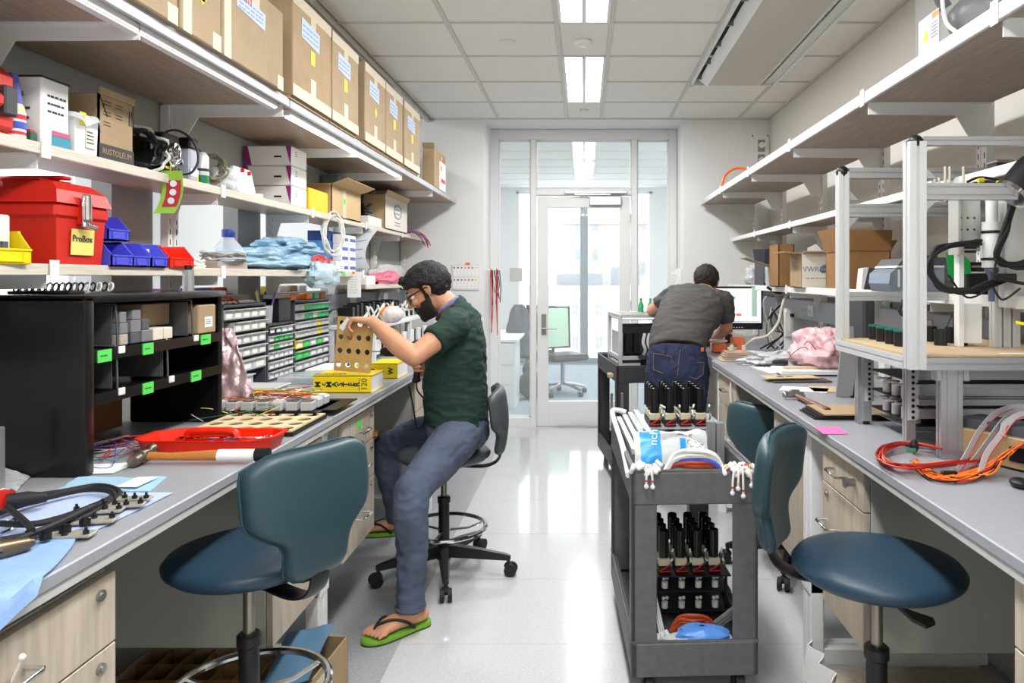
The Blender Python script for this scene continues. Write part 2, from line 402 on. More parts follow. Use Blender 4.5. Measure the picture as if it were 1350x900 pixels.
# building across the street
BST=mat('pale_brick',(168,162,154),.9,noise_=(2,.04)); BWIN=mat('building_window',(104,114,128),.3)
def building(label,x0,x1,yy,z0,z1,wins,n='building'):
    t=thing(n,label,'building',((x0+x1)/2,yy+2,z0))
    MB().box(x0,x1,yy,yy+5,z0,z1).out('facade',BST,t,w=True)
    MB().box(x0-.2,x1+.2,yy-.25,yy+5,z1-.5,z1-.2).out('cornice',BST,t,w=True)
    for (a,b,c,d) in wins:
        f=MB().box(a,b,yy-.06,yy+.02,c,d).out('window',mat('bwin_frame',(150,154,160),.6),t,w=True)
        g=MB(); mx=(a+b)/2; mz=(c+d)/2; e=.07
        for (p,q_) in ((a+e,mx-e/2),(mx+e/2,b-e)):
            for (r,s_) in ((c+e,mz-e/2),(mz+e/2,d-e)): g.box(p,q_,yy-.09,yy-.05,r,s_)
        g.out('pane',BWIN,f,w=True)
YB=36.
def bw(px0,px1,py0,py1,Yb=YB):
    a=at(px0,py1,Yb); b=at(px1,py0,Yb); return (a.x,b.x,a.z,b.z)
wins=[bw(758,765,291,307),bw(780,789,291,307),bw(758,765,327,343),bw(780,789,327,343),bw(846,852,291,307),bw(843,852,343,361),bw(758,765,362,371),bw(780,789,362,371)]
building('tall pale building across the street seen through the glass door',at(743,0,YB).x,at(905,0,YB).x,YB,-12,at(0,282,YB).z,wins)
YB2=30.
wins=[bw(753,764,400,418,YB2),bw(784,796,400,418,YB2),bw(753,764,441,461,YB2),bw(784,796,441,461,YB2),bw(846,853,400,414,YB2),bw(724,735,386,392,YB2),bw(688,697,386,392,YB2)]
building('lower pale building wing with a flat roof in front of the tall one',at(640,0,YB2).x,at(912,0,YB2).x,YB2,-12,at(0,377,YB2).z,wins)
t=thing('roof_unit','grey ventilation units on the flat roof across the street','roof unit',at(800,376,32)); 
MB().box(-2.2,-.2,-.5,.5,0,.5).box(.2,1.4,-.4,.6,0,.8).cyl((1.0,0,.8),(1.0,0,1.6),.06).out('ventilator',mat('roofgrey',(110,116,122),.6),t)
# desk, chairs and bags in the office
t=thing('office_desk','white desk with drawers behind the left glass side panel','desk',(-1.05,8.2,0))
MB().box(-.45,.33,-.3,1.2,.72,.75,bev=.004).out('desk_top',WHITE,t)
bd=MB().box(-.05,.3,-.28,.35,.0,.71).out('pedestal',WHITE,t)
for k in range(3): MB().box(-.03,.28,-.295,-.28,.04+k*.22,.25+k*.22,bev=.003).out('drawer',TRIMW,bd)
o=MB().grid(lambda u,v:(-1.2+.35*u,8.1+.35*v,.752+.006*noise.noise(V((u*3,v*3,1)))),6,6,.004).out('papers',PAPER); tag(o,'loose white papers on the office desk','paper')
def office_chair(label,loc,rz,green):
    t=thing('office_chair',label,'chair',loc,rz)
    for k in range(5):
        a=2*PI*k/5; d=V((math.cos(a),math.sin(a),0))
        lg=MB().tube([V((0,0,.14)),d*.15+V((0,0,.12)),d*.3+V((0,0,.08))],.018,6).out('base_leg',STEEL,t,smooth=True)
        MB().cyl(d*.3+V((-.02,0,.03)),d*.3+V((.02,0,.03)),.03).out('caster',BLACK,lg,smooth=True)
    MB().cyl((0,0,.12),(0,0,.42),.025).out('column',STEEL,t)
    MB().box(-.25,.25,-.24,.24,.42,.50,bev=.03).out('seat',BLACK,t)
    MB().tube([(-.22,.24,.55),(-.23,.28,1.05),(.23,.28,1.05),(.22,.24,.55)],.015,6,closed=True).tube([(0,.1,.42),(0,.26,.45),(0,.27,.7)],.02,6).out('back_frame',BLACK,t,smooth=True)
    MB().grid(lambda u,v:(-.22+.44*u,.25+.035*v-.03*math.sin(PI*u),.56+.48*v),8,4,.008).out('backrest',green,t,smooth=True)
    return t
MESHG=mat('green_mesh',(188,222,196),.7)
office_chair('pale green mesh office chair seen through the door glass',(-.26,8.9,0),.5,MESHG)
office_chair('office chair under a grey coat behind the left side panel',(-.72,9.3,0),-.6,BLACK)
GJ=mat('grey_coat',(84,88,96),.9,noise_=(8,.2))
c0=at(685,450,9.0)
MB_=MB()
def cone(u,v):
    a=2*PI*u; r=.05+.14*(v**.6); z=1.09-.62*v; n_=noise.noise(V((math.cos(a)*2,math.sin(a)*2,v*3)))*.04
    return (-.80+ (r+n_)*math.cos(a),8.95+(r*.8+n_)*math.sin(a),z)
o=MB_.grid(cone,20,12,.006).out('coat',GJ,smooth=True); tag(o,'dark grey coat draped over the office chair','coat')
o=MB().sph((-.62,8.55,.17),(.15,.12,.17)).sph((-.66,8.6,.34),(.07,.06,.08)).out('backpack',mat('bag_dark',(70,74,72),.8),smooth=True); tag(o,'dark bag slumped on the carpet by the office chair','bag')
o=MB().cyl((-.66,8.4,.46),(-.64,8.4,.58),.025).out('bottle',RED,smooth=True); o.location=(-.62,8.55,.36); tag(o,'red bottle sticking out of the dark bag','bottle')
# left partition: lower panel, back panels above, pillars beside uprights
PARL=mat('partition_grey',(172,174,172),.6)
S('trim_7',PARL,(-1.66,-1.615,.3,6.48,.02,1.34),(-1.66,-1.615,.3,6.48,1.80,2.55),(-1.66,-1.615,4.6,6.48,1.34,1.80))
for k,yu in enumerate((1.89,2.81,3.73)):
    S('trim_%d'%(8+k),GREYP,(-1.70,-1.63,yu-.29,yu-.05,1.34,1.80))
SLOT=mat('slot_dark',(60,60,62),.8)
def upright(x,y,z0,z1,s,label,grp):
    t=thing('shelf_upright',label,'upright',(x,y,z0),0,grp)
    MB().box(-.015,.015,-.035,-.008,0,z1-z0).box(-.015,.015,.008,.035,0,z1-z0).box(-.012,.0,-.03,.03,0,z1-z0).out('post',WHITE,t)
    g=MB(); k=0
    z=.1
    while z<z1-z0-.05:
        for yy in (-.0215,.0215): g.box(-.0155,.0155,yy-.003,yy+.003,z,z+.022)
        z+=.04
    q=g.out('slot_row',SLOT,t); q['kind']='stuff'
ORD=('nearest','second','third','fourth','fifth','sixth')
for k,y in enumerate((1.89,2.81,3.73,4.64,5.54,6.44)): upright(-1.595,y,.925,2.075,1,'white slotted upright of the left shelves, %s from the camera'%ORD[k],'uprights of the left shelving')
for k,y in enumerate((1.83,2.74,3.66,4.60,5.52,6.42)): upright(1.505,y,.925,2.10,-1,'white slotted upright of the right shelves, %s from the camera'%ORD[k],'uprights of the right shelving')
S('trim_12',mat('panel_right',(176,176,170),.6),(1.53,1.56,.3,6.48,.02,1.30))
S('baseboard_right',mat('cove_base2',(190,192,190),.5),(1.50,1.53,.3,6.48,0,.1))
# ---------------- benches
ZB=.92
def bench(s,x0,x1,y0,y1,label,topm):
    # x0 front edge, x1 back ; s=+1 right side
    t=thing('lab_bench',label,'workbench',((x0+x1)/2,(y0+y1)/2,0),0,'lab bench sections')
    MB().box(x0,x1,y0+.001,y1-.001,ZB-.026,ZB,bev=.003).out('worktop',topm,t,w=True)
    MB().box(x0+s*.004,x0+s*.03,y0,y1,ZB-.044,ZB-.027).box(x0+s*.03,x1,y0+.01,y0+.04,ZB-.07,ZB-.027).out('apron',EDGE,t,w=True)
    for yy in (y0+.0,y1-.045):
        MB().box(x0+s*.035,x0+s*.085,yy,yy+.045,.0,ZB-.031,bev=.004).box(x0+s*.03,x0+s*.09,yy-.0,yy+.045,.62-.33,.35,bev=.002).out('leg',WHITE,t,w=True)
        MB().box(x0+s*.085,x1-s*.05,yy+.005,yy+.04,.03,.09,bev=.003).out('foot_rail',WHITE,t,w=True)
    return t
LY=(.79,2.62,4.45); 
lb=bench(-1,-.90,-1.60,.79,2.619,'nearest left bench section under the black cabinet',TOP)
bench(-1,-.90,-1.60,2.62,4.449,'middle left bench section where the man works',TOP)
bench(-1,-.90,-1.60,4.45,6.28,'farthest left bench section by the end wall',TOP)
RY0=.83
bench(1,.775,1.50,.83,2.659,'nearest right bench section under the aluminium machine',TOPR)
bench(1,.775,1.50,2.66,4.449,'middle right bench section covered with parts and bags',TOPR)
bench(1,.80,1.50,4.45,6.28,'farthest right bench section under the monitor',TOPR)
# ---------------- cabinets
def handle(mb,x,y,z,s,L=.10,d=.035):
    mb.tube([(x,y-L/2,z),(x+s*d*.9,y-L/2,z),(x+s*d,y-L/2+.008,z),(x+s*d,y+L/2-.008,z),(x+s*d*.9,y+L/2,z),(x,y+L/2,z)],.0045,8)
def cabinet(label,s,xf,xb,y0,y1,z0,z1,splits,locks=(),group='wood laminate base cabinets',vert=()):
    # s: +1 front faces +x
    t=thing('base_cabinet',label,'cabinet',((xf+xb)/2,(y0+y1)/2,z0),0,group)
    MB().box(xf-s*.022,xb,y0,y1,z0,z1,bev=.002).out('body',mat('cabinet_side',(178,176,166),.55) if vert!='wood' else WOOD,t,w=True)
    zs=[z0]+list(splits)+[z1]
    for k in range(len(zs)-1):
        a,b=zs[k]+.002,zs[k+1]-.002
        top=(b-a)<.35
        d=MB().box(xf-s*.02,xf,y0+.002,y1-.002,a,b,bev=.0015).out('drawer_front' if top else 'cabinet_door',WOOD,t,w=True)
        h=MB(); handle(h,xf,(y0+y1)/2 if top else y1-.09,(a+b)/2 if top else b-.12,s,.11)
        h.out('handle',CHROME,d,w=True,smooth=True)
        if k in locks:
            MB().cyl((xf,y1-.05,b-.03),(xf+s*.006,y1-.05,b-.03),.011,n=18).cyl((xf+s*.006,y1-.05,b-.03),(xf+s*.009,y1-.05,b-.03),.007,n=12).out('lock',STEEL,d,w=True,smooth=True)
    return t
cA=cabinet('wood drawer cabinet at the bottom left corner of the photo',1,-.925,-1.5,.86,1.445,.32,.845,(.50,.705),(1,2))
cabinet('wood door cabinet behind the near left stool',1,-.925,-1.5,2.17,2.58,.32,.86,(),())
cC=cabinet('wood three-drawer cabinet with a green sticker beside the seated man',1,-.925,-1.5,2.80,3.22,.32,.86,(.56,.72),(0,1,2))
o=MB().box(-.9248,-.9235,2.98,3.03,.80,.835).out('green_sticker',GREENL,cC,w=True)
o=MB().box(-.925,-.905,3.2,3.235,.725,.745).out('catch',mat('brass',(180,140,70),.35,.9),cC,w=True)
cabinet('wood drawer cabinet with green stickers behind the seated man',1,-.925,-1.5,4.0,4.40,.32,.86,(.5,.68),(0,))
c4=cabinet('wood drawer cabinet in the far left bench section',1,-.925,-1.5,4.6,5.1,.32,.86,(.5,.68),(0,))
cabinet('wood cabinet with lock under the near right bench, left of the stool seat',-1,.80,1.45,2.09,2.45,.345,.88,(.745,),(0,))
lk=MB().cyl((.8,2.16,.815),(.775,2.16,.815),.012,n=14).cyl((.775,2.16,.815),(.768,2.16,.815),.016,n=14).out('padlock',STEEL,bpy.data.objects['base_cabinet.005'],w=True,smooth=True)
cabinet('wood cabinet at the bottom right edge of the photo',-1,.80,1.45,.88,1.36,.34,.88,(.735,),())
cabinet('wood cabinet just beyond the near right bench leg',-1,.80,1.45,2.73,3.08,.34,.88,(.73,),(0,))
cabinet('wood cabinet with a white cable hooked over its drawer handle',-1,.80,1.45,3.84,4.33,.34,.88,(.70,),())
cabinet('wood three-drawer cabinet beside the bending man',-1,.825,1.45,4.52,5.0,.34,.88,(.52,.70),())
cabinet('wood three-drawer cabinet in the farthest right bench section',-1,.825,1.45,5.01,5.5,.34,.88,(.52,.70),())
# white curtain of bench kickback on right floor: loose board + baseboard
o=MB().box(.83,1.42,1.75,2.60,.0,.03,bev=.003).out('loose_board',WOOD); tag(o,'pale wood board lying on the floor under the near right bench','board')
o=MB().box(.83,1.42,2.62,2.66,.0,.07,bev=.003).out('white_rail',WHITE); tag(o,'white rail on the floor at the end of the loose board','rail')
def wavy(u,v): 
    y=1.9+.75*u; return (.79+.02*math.sin(u*40)+.02*v,y,.002+.12*v)
o=MB().grid(wavy,24,3,.003).out('plastic_edge_strip',PAPER,smooth=True); tag(o,'torn white plastic edging standing on the floor by the near right bench','strip')
SHALU=mat('shelf_edge_left',(176,178,182),.45,.1); SHALR=mat('shelf_edge_right',(206,208,210),.45)
# ---------------- shelves
def shelf(label,s,xf,xb,y0,y1,zt,th,em,grp,brk,led=None,bh=.055,lip=True,shmat=None):
    t=thing('wall_shelf',label,'shelf',((xf+xb)/2,(y0+y1)/2,zt),0,grp)
    MB().box(xf-s*.012,xb,y0+.001,y1-.001,zt-th,zt).out('board',shmat or SHWOOD,t,w=True)
    MB().box(xf-s*.012,xf,y0+.001,y1-.001,zt-th-.004,zt+.004,bev=.002).out('front_edge',em,t,w=True)
    for yb in brk:
        m=MB(); e=xf-s*.02
        d=abs(xf-xb)
        # sheet bracket profile in x-z
        P=[(xb,zt-th),(e,zt-th),(e,zt-th-bh*.7),(xb+s*d*.27,zt-th-bh*.75),(xb+s*d*.15,zt-th-bh*2.3),(xb,zt-th-bh*2.3)]
        m.prism(P,yb-.0025,yb+.0025,'y'); m.box(xb,e,yb-.018,yb+.0,zt-th-.003,zt-th-.0)
        if lip: m.box(xf+s*.001,xf+s*.004,yb-.016,yb+.016,zt-th-.012,zt+.014)
        m.out('bracket',WHITE,t,w=True)
    if led:
        MB().box(xf-s*.05,xf-s*.02,led[0],led[1],zt-th-.022,zt-th-.0002).out('light_housing',WHITE,t,w=True)
        MB().box(xf-s*.046,xf-s*.022,led[0]+.01,led[1]-.01,zt-th-.028,zt-th-.021).out('light_strip',STRIPM if led[0]>2 else mat('lens_off',(232,232,230),.4),t,w=True)
    return t
E=.022
yy=[.06,.975,1.89,2.81,3.73,4.64,5.54,6.46]
shelf('nearest upper left shelf, wood underside with a light strip',1,-1.13,-1.60,.975,2.805,2.105,.028,SHALU,'upper shelves on the left',(1.06,1.89,2.79),(1.02,2.74),.06,False)
shelf('middle upper left shelf carrying the big cartons, bright light strip underneath',1,-1.13,-1.60,2.81,4.635,2.105,.028,SHALU,'upper shelves on the left',(3.73,4.61),(2.86,4.58),.06,False)
shelf('farthest upper left shelf ending at the end wall',1,-1.13,-1.60,4.64,6.47,2.105,.028,SHALU,'upper shelves on the left',(5.54,6.44),None,.06,False)
for lab,a,b,br in (('nearest middle left shelf with the white boxes and spray bottle',.06,1.885,(.975,1.87)),('middle left shelf between the first two uprights in view, holding cables',1.89,2.805,(2.79,)),('middle left shelf holding the white and purple cartons',2.81,3.725,(3.71,)),('middle left shelf holding the yellow box',3.73,4.635,(4.62,)),('farthest middle left shelf with the blue-printed carton',4.64,6.44,(5.54,6.42))):
    shelf(lab,1,-1.38,-1.60,a,b,1.76,E,SHEDGE,'middle shelves on the left',br)
for lab,a,b,z,br in (('low left shelf under the red toolbox and blue bins',1.89,2.805,1.452,(1.90,2.79)),('low left shelf at the left edge of the photo',.975,1.885,1.452,(1.0,)),('low left shelf under the blue plastic bags',2.81,3.725,1.452,(3.70,)),('low left shelf with two green labels on its edge',3.73,4.58,1.452,(4.56,)),('farthest low left shelf carrying the pink bags',4.64,6.44,1.372,(5.54,6.42))):
    shelf(lab,1,-1.38,-1.60,a,b,z,E,SHEDGE,'low shelves on the left',br)
YR=(.92,2.72,4.60,6.45)
shelf('nearest upper right shelf with the clear bin on it',-1,1.03,1.50,.9,2.715,2.10,.035,SHALR,'upper shelves on the right',(.93,1.83,2.70),None,.06,True,mat('shelf_laminate_grey',(160,148,136),.42,grain=(9,.12,(8,.7,8))))
shelf('second upper right shelf from the camera',-1,1.03,1.50,2.72,4.595,2.10,.035,SHALR,'upper shelves on the right',(3.66,4.58),None,.06,True,mat('shelf_laminate_grey',(160,148,136),.42,grain=(9,.12,(8,.7,8))))
shelf('farthest upper right shelf ending at the end wall',-1,1.03,1.50,4.60,6.46,2.10,.035,SHALR,'upper shelves on the right',(5.52,6.44),None,.06,True,mat('shelf_laminate_grey',(160,148,136),.42,grain=(9,.12,(8,.7,8))))
for lab,a,b,br in (('nearest middle right shelf behind the aluminium machine',.9,2.735,(1.83,2.72)),('second middle right shelf from the camera',2.74,4.595,(3.66,4.58)),('farthest middle right shelf',4.6,6.44,(5.52,6.42))):
    shelf(lab,-1,1.29,1.50,a,b,1.765,.025,WHITE,'middle shelves on the right',br)
for lab,a,b,br in (('nearest low right shelf behind the aluminium machine',.9,2.735,(1.83,2.72)),('low right shelf under the printed carton and the projector',2.74,4.595,(3.66,4.58)),('farthest low right shelf above the monitor',4.6,6.44,(5.52,6.42))):
    shelf(lab,-1,1.27,1.50,a,b,1.362,.03,WHITE,'low shelves on the right',br)
# service raceway on the right panel
t=thing('power_raceway','pale blue-grey power raceway along the right bench back','raceway',(1.50,3.9,1.20))
MB().box(-.02,.03,-3.0,2.4,-.06,.07,bev=.004).out('channel',mat('raceway',(186,194,202),.5),t)
for k in range(6): MB().box(-.026,-.02,-2.4+k*.8,-2.28+k*.8,-.035,.04,bev=.002).cyl((-.03,-2.36+k*.8,0),(-.02,-2.36+k*.8,0),.012).cyl((-.03,-2.32+k*.8,0),(-.02,-2.32+k*.8,0),.012).out('socket_plate',WHITE,t)
t=thing('power_raceway_rear','grey raceway along the left bench back with small sockets','raceway',(-1.60,5.0,1.27)); t.name='power_raceway'
MB().box(-.01,.03,-1.2,1.4,-.05,.05,bev=.004).out('channel',mat('raceway2',(150,158,170),.5),t)
for k in range(3): MB().box(.03,.036,-.9+k*.8,-.78+k*.8,-.03,.03,bev=.002).out('socket_plate',WHITE,t)
# ---------------- stools
STOOL_SEAT=TEALD
def stool(label,loc,seat_z,back_ang,base_rot,m,ms,bracket=True,group='lab stools with castors',back_h=.325,ring=True,lev=None,rs=1.,rzz=.22):
    t=thing('lab_stool',label,'stool',loc,0,group)
    for k in range(5):
        a=base_rot+2*PI*k/5; d=V((math.cos(a),math.sin(a),0)); n=V((-d.y,d.x,0))
        lg=MB().loft([[d*r+n*w+V((0,0,z+h*q)) for w,q in ((-ww,0),(ww,0),(ww*.7,1),(-ww*.7,1))] for r,ww,z,h in ((.02,.03,.085,.055),(.16,.022,.08,.045),(.30,.015,.075,.028),(.325,.012,.075,.02))]).out('base_leg',BLACK,t,smooth=True,angle=30)
        c=d*.315
        cm=MB(); cm.cyl(c+V((0,0,.05)),c+V((0,0,.085)),.008)
        for s in (-1,1): cm.cyl(c+n*s*.008+V((0,0,.03))+d*.012,c+n*s*.026+V((0,0,.03))+d*.012,.029,n=18)
        cm.sph(c+V((0,0,.045)),(.022,.022,.02),n=8)
        cm.out('caster',RUB,lg,smooth=True,angle=40)
    MB().cyl((0,0,.07),(0,0,.15),.035,.03,n=18).cyl((0,0,.14),(0,0,seat_z-.24),.026,n=20).lathe([(.026,0),(.031,.005),(.031,.03),(.026,.035)],c=(0,0,seat_z-.27)).out('column_sleeve',BLACK,t,smooth=True)
    MB().cyl((0,0,seat_z-.25),(0,0,seat_z-.06),.015,n=18).out('gas_lift',mat('brushed_rod',(150,142,132),.3,.9),t,smooth=True)
    if ring:
        rz=rzz; rg=MB().tube([(.20*math.cos(q*PI/18),.20*math.sin(q*PI/18),rz) for q in range(36)],.011,8,closed=True)
        for k in range(3):
            a=base_rot+.5+2*PI*k/3; rg.tube([(.03*math.cos(a),.03*math.sin(a),rz-.015),(.12*math.cos(a),.12*math.sin(a),rz-.02),(.20*math.cos(a),.20*math.sin(a),rz)],.007,6)
        rg.out('foot_ring',CHROME,t,smooth=True)
    # seat
    st=[]
    prof=[(.0,.012),(.16,.012),(.20,.018),(.221,.034),(.224,.046),(.212,.060),(.175,.072),(.10,.076),(.0,.073)]
    MB().lathe([(max(r*rs,.001),seat_z-.075+z) for r,z in prof],n=44).out('seat',ms,t,smooth=True,angle=180)
    MB().lathe([(.10,seat_z-.082),(.115,seat_z-.079),(.125,seat_z-.064),(.10,seat_z-.06)],n=28).box(-.05,.05,-.05,.05,seat_z-.10,seat_z-.08).out('seat_pan',BLACK,t,smooth=True)
    lva=lev if lev is not None else back_ang+PI
    ld=V((math.cos(lva),math.sin(lva),0)); n=V((-ld.y,ld.x,0))
    MB().loft([[ld*r+n*w+V((0,0,z+q)) for w,q in ((-a,0),(a,0),(a,.008),(-a,.008))] for r,a,z in ((.02,.006,seat_z-.09),(.05,.009,seat_z-.135),(.08,.028,seat_z-.155),(.11,.034,seat_z-.165),(.135,.012,seat_z-.163))]).out('lever',BLACK,t,smooth=True)
    if bracket:
        R=Matrix.Rotation(back_ang,4,'Z')
        P=[R@V(p) for p in ((.08,0,seat_z-.09),(.19,0,seat_z-.095),(.255,0,seat_z-.07),(.275,0,seat_z-.01),(.268,0,seat_z+.09))]
        MB().tube(P,.03,8,sm=4,flat=(.22,1.0),up=V((-math.sin(back_ang),math.cos(back_ang),0))).out('back_bracket',BLACK,t,smooth=True)
        zb=seat_z-.035
        def pad(u,v):
            y=(u-.5)*2; z=v*back_h
            w=.10+.105*(1/(1+math.exp(-(v-.40)*26)))
            # rounded corners
            e=1.
            if v>.86: e=math.sqrt(max(0,1-((v-.86)/.14)**2*.75))
            if v<.12: e=math.sqrt(max(0,1-((.12-v)/.12)**2*.8))
            # superellipse width
            yy_=w*e*y*rs
            x=.255*(.5+.5*rs)-1.15*yy_**2+ .02*math.sin(PI*v)
            return x,yy_,zb+z
        def surf(side):
            def f(u,v):
                x,y,z=pad(u,v); e=min(1,(min(u,1-u)*9))*min(1,min(v,1-v)*9); e=math.sqrt(max(0,1-(1-e)**2))
                return R@V((x+side*.024*e+.012,y,z))
            return f
        mb=MB(); nu,nv=22,26
        A=[[mb.bm.verts.new(surf(1)(i/nu,j/nv)) for j in range(nv+1)] for i in range(nu+1)]
        Bv=[[ (A[i][j] if i in(0,nu) or j in (0,nv) else mb.bm.verts.new(surf(-1)(i/nu,j/nv))) for j in range(nv+1)] for i in range(nu+1)]
        for i in range(nu):
            for j in range(nv):
                mb.bm.faces.new((A[i][j],A[i+1][j],A[i+1][j+1],A[i][j+1]))
                try: mb.bm.faces.new((Bv[i][j],Bv[i][j+1],Bv[i+1][j+1],Bv[i+1][j]))
                except ValueError: pass
        bk=mb.out('backrest',m,t,smooth=True,angle=180)
        # piping seam around the pad edge
        sm_=[(0,.02+.96*k/12) for k in range(13)]+[(k/10,1) for k in range(1,10)]+[(1,.98-.96*k/12) for k in range(13)]+[(1-k/10,0) for k in range(1,10)]
        MB().tube([surf(0)(u,v) for u,v in sm_],.0035,5,closed=True).out('piping',m,bk,smooth=True)
    return t
stool('teal stool tucked under the left bench, nearest on the left',(-.885,1.93,0),.718,math.radians(-30),.3,TEAL,TEALD,lev=2.2,rs=.92,rzz=.335)
stool('teal stool at the lower right with its backrest toward the aisle',(.745,1.86,0),.72,math.radians(150),.2,TEAL,TEALD,lev=-.25,rs=.94)
stool('teal stool farther along the right bench, lower than the near one',(1.03,3.62,0),.53,math.radians(215),.55,TEAL,TEALD)
GREYV=mat('charcoal_vinyl',(70,76,80),.5)
stool('charcoal stool on which the bearded man sits',(-.675,3.52,0),.605,math.radians(5),-.10,GREYV,GREYV)
# ---------------- carts
def cart(label,loc,rz,W,L,zt,m,m2,botz=.092):
    t=thing('utility_cart',label,'cart',loc,rz)
    def tray(z0,z1,nm):
        mb=MB(); e=.012
        mb.box(-W/2+.02,W/2-.02,.02,L-.02,z0+.02,z0+.035)
        for a in ((-W/2,-W/2+e+.01,0,L),(W/2-e-.01,W/2,0,L),(-W/2,W/2,0,e+.01),(-W/2,W/2,L-e-.01,L)): mb.box(a[0],a[1],a[2],a[3],z0,z1,bev=.005)
        mb.tube([(-W/2+.005,.005,z1),(W/2-.005,.005,z1),(W/2-.005,L-.005,z1),(-W/2+.005,L-.005,z1)],.008,8,closed=True)
        mb.out(nm,m,t,smooth=True,angle=35)
    tray(zt-.11,zt,'upper_tray'); tray(botz,botz+.115,'lower_tray')
    for sx in (-1,1):
        for y0 in (.004,L-.074):
            lw=.085
            x0=sx*W/2; x1=sx*(W/2-lw)
            MB().box(x0,x1,y0,y0+.012 if y0<.1 else y0+.07,botz+.05,zt-.10,bev=.003).box(x0,x0-sx*.014,y0,y0+.07,botz+.05,zt-.10,bev=.003).out('leg',m,t)
            c=V((sx*(W/2-.06),y0+.035,0))
            w_=MB(); w_.cyl(c+V((-.012,0,.045)),c+V((.012,0,.045)),.045,n=22).box(c.x-.02,c.x-.015,c.y-.02,c.y+.02,.04,botz).box(c.x+.015,c.x+.02,c.y-.02,c.y+.02,.04,botz)
            w_.out('caster',RUB,t,smooth=True,angle=35)
    return t
CW=.425; CL=.85; CZ=.775
crt=cart('grey plastic utility cart in the aisle loaded with electronics and cables',(.37,2.43,0),math.radians(2.5),CW,CL,CZ,CARTG,None)
cart('charcoal utility cart at the far end by the bending man',(.455,4.90,0),math.radians(7),.48,.90,.825,CARTB,None)
# ================= left side contents
random.seed(11)
def single(mb,name,label,cat,m,group=None,smooth=False,kind=None):
    o=mb.out(name,m,smooth=smooth); return tag(o,label,cat,group,kind)
def scribble(parent,c,n,w,h,m=INK,rows=3,up=(0,0,1),jit=.3):
    M=face(c,n,up); mb=MB()
    for r in range(rows):
        y=h/2-(r+.5)*h/rows; x=-w/2
        while x<w/2-.01:
            l=U(.008,.022)*max(.4,w/.1); l=min(l,w/2-x); mb.box(x,x+l*.8,y-h/rows*.14,y+h/rows*.12,0,.0006,M); x+=l*1.1
    return mb.out('print',m,parent,w=True)
def carton(name,label,x0,x1,y0,y1,z0,z1,m=CARD,cat='box',group=None,open_=False,flaps=(),th=.005,R=None):
    """box with walls; flaps: list of (side, angle_deg, length)"""
    t=thing(name,label,cat,((x0+x1)/2,(y0+y1)/2,z0),0,group)
    W,D,H=(x1-x0)/2,(y1-y0)/2,z1-z0
    b=MB()
    if open_:
        b.box(-W,W,-D,D,0,th).box(-W,-W+th,-D,D,0,H).box(W-th,W,-D,D,0,H).box(-W,W,-D,-D+th,0,H).box(-W,W,D-th,D,0,H)
    else:
        b.box(-W,W,-D,D,0,H,bev=.004)
    b.out('box_body',m,t)
    for sd,ang,ln in flaps:
        f=MB(); a=math.radians(ang)
        if sd in 'xX':
            s=1 if sd=='X' else -1; M=T_((s*W,0,H))@Matrix.Rotation(-a*s,4,'Y'); f.box(0,s*ln,-D,D,-th,0,M)
        else:
            s=1 if sd=='Y' else -1; M=T_((0,s*D,H))@Matrix.Rotation(a*s,4,'X'); f.box(-W,W,0,s*ln,-th,0,M)
        f.out('flap',m,t)
    return t
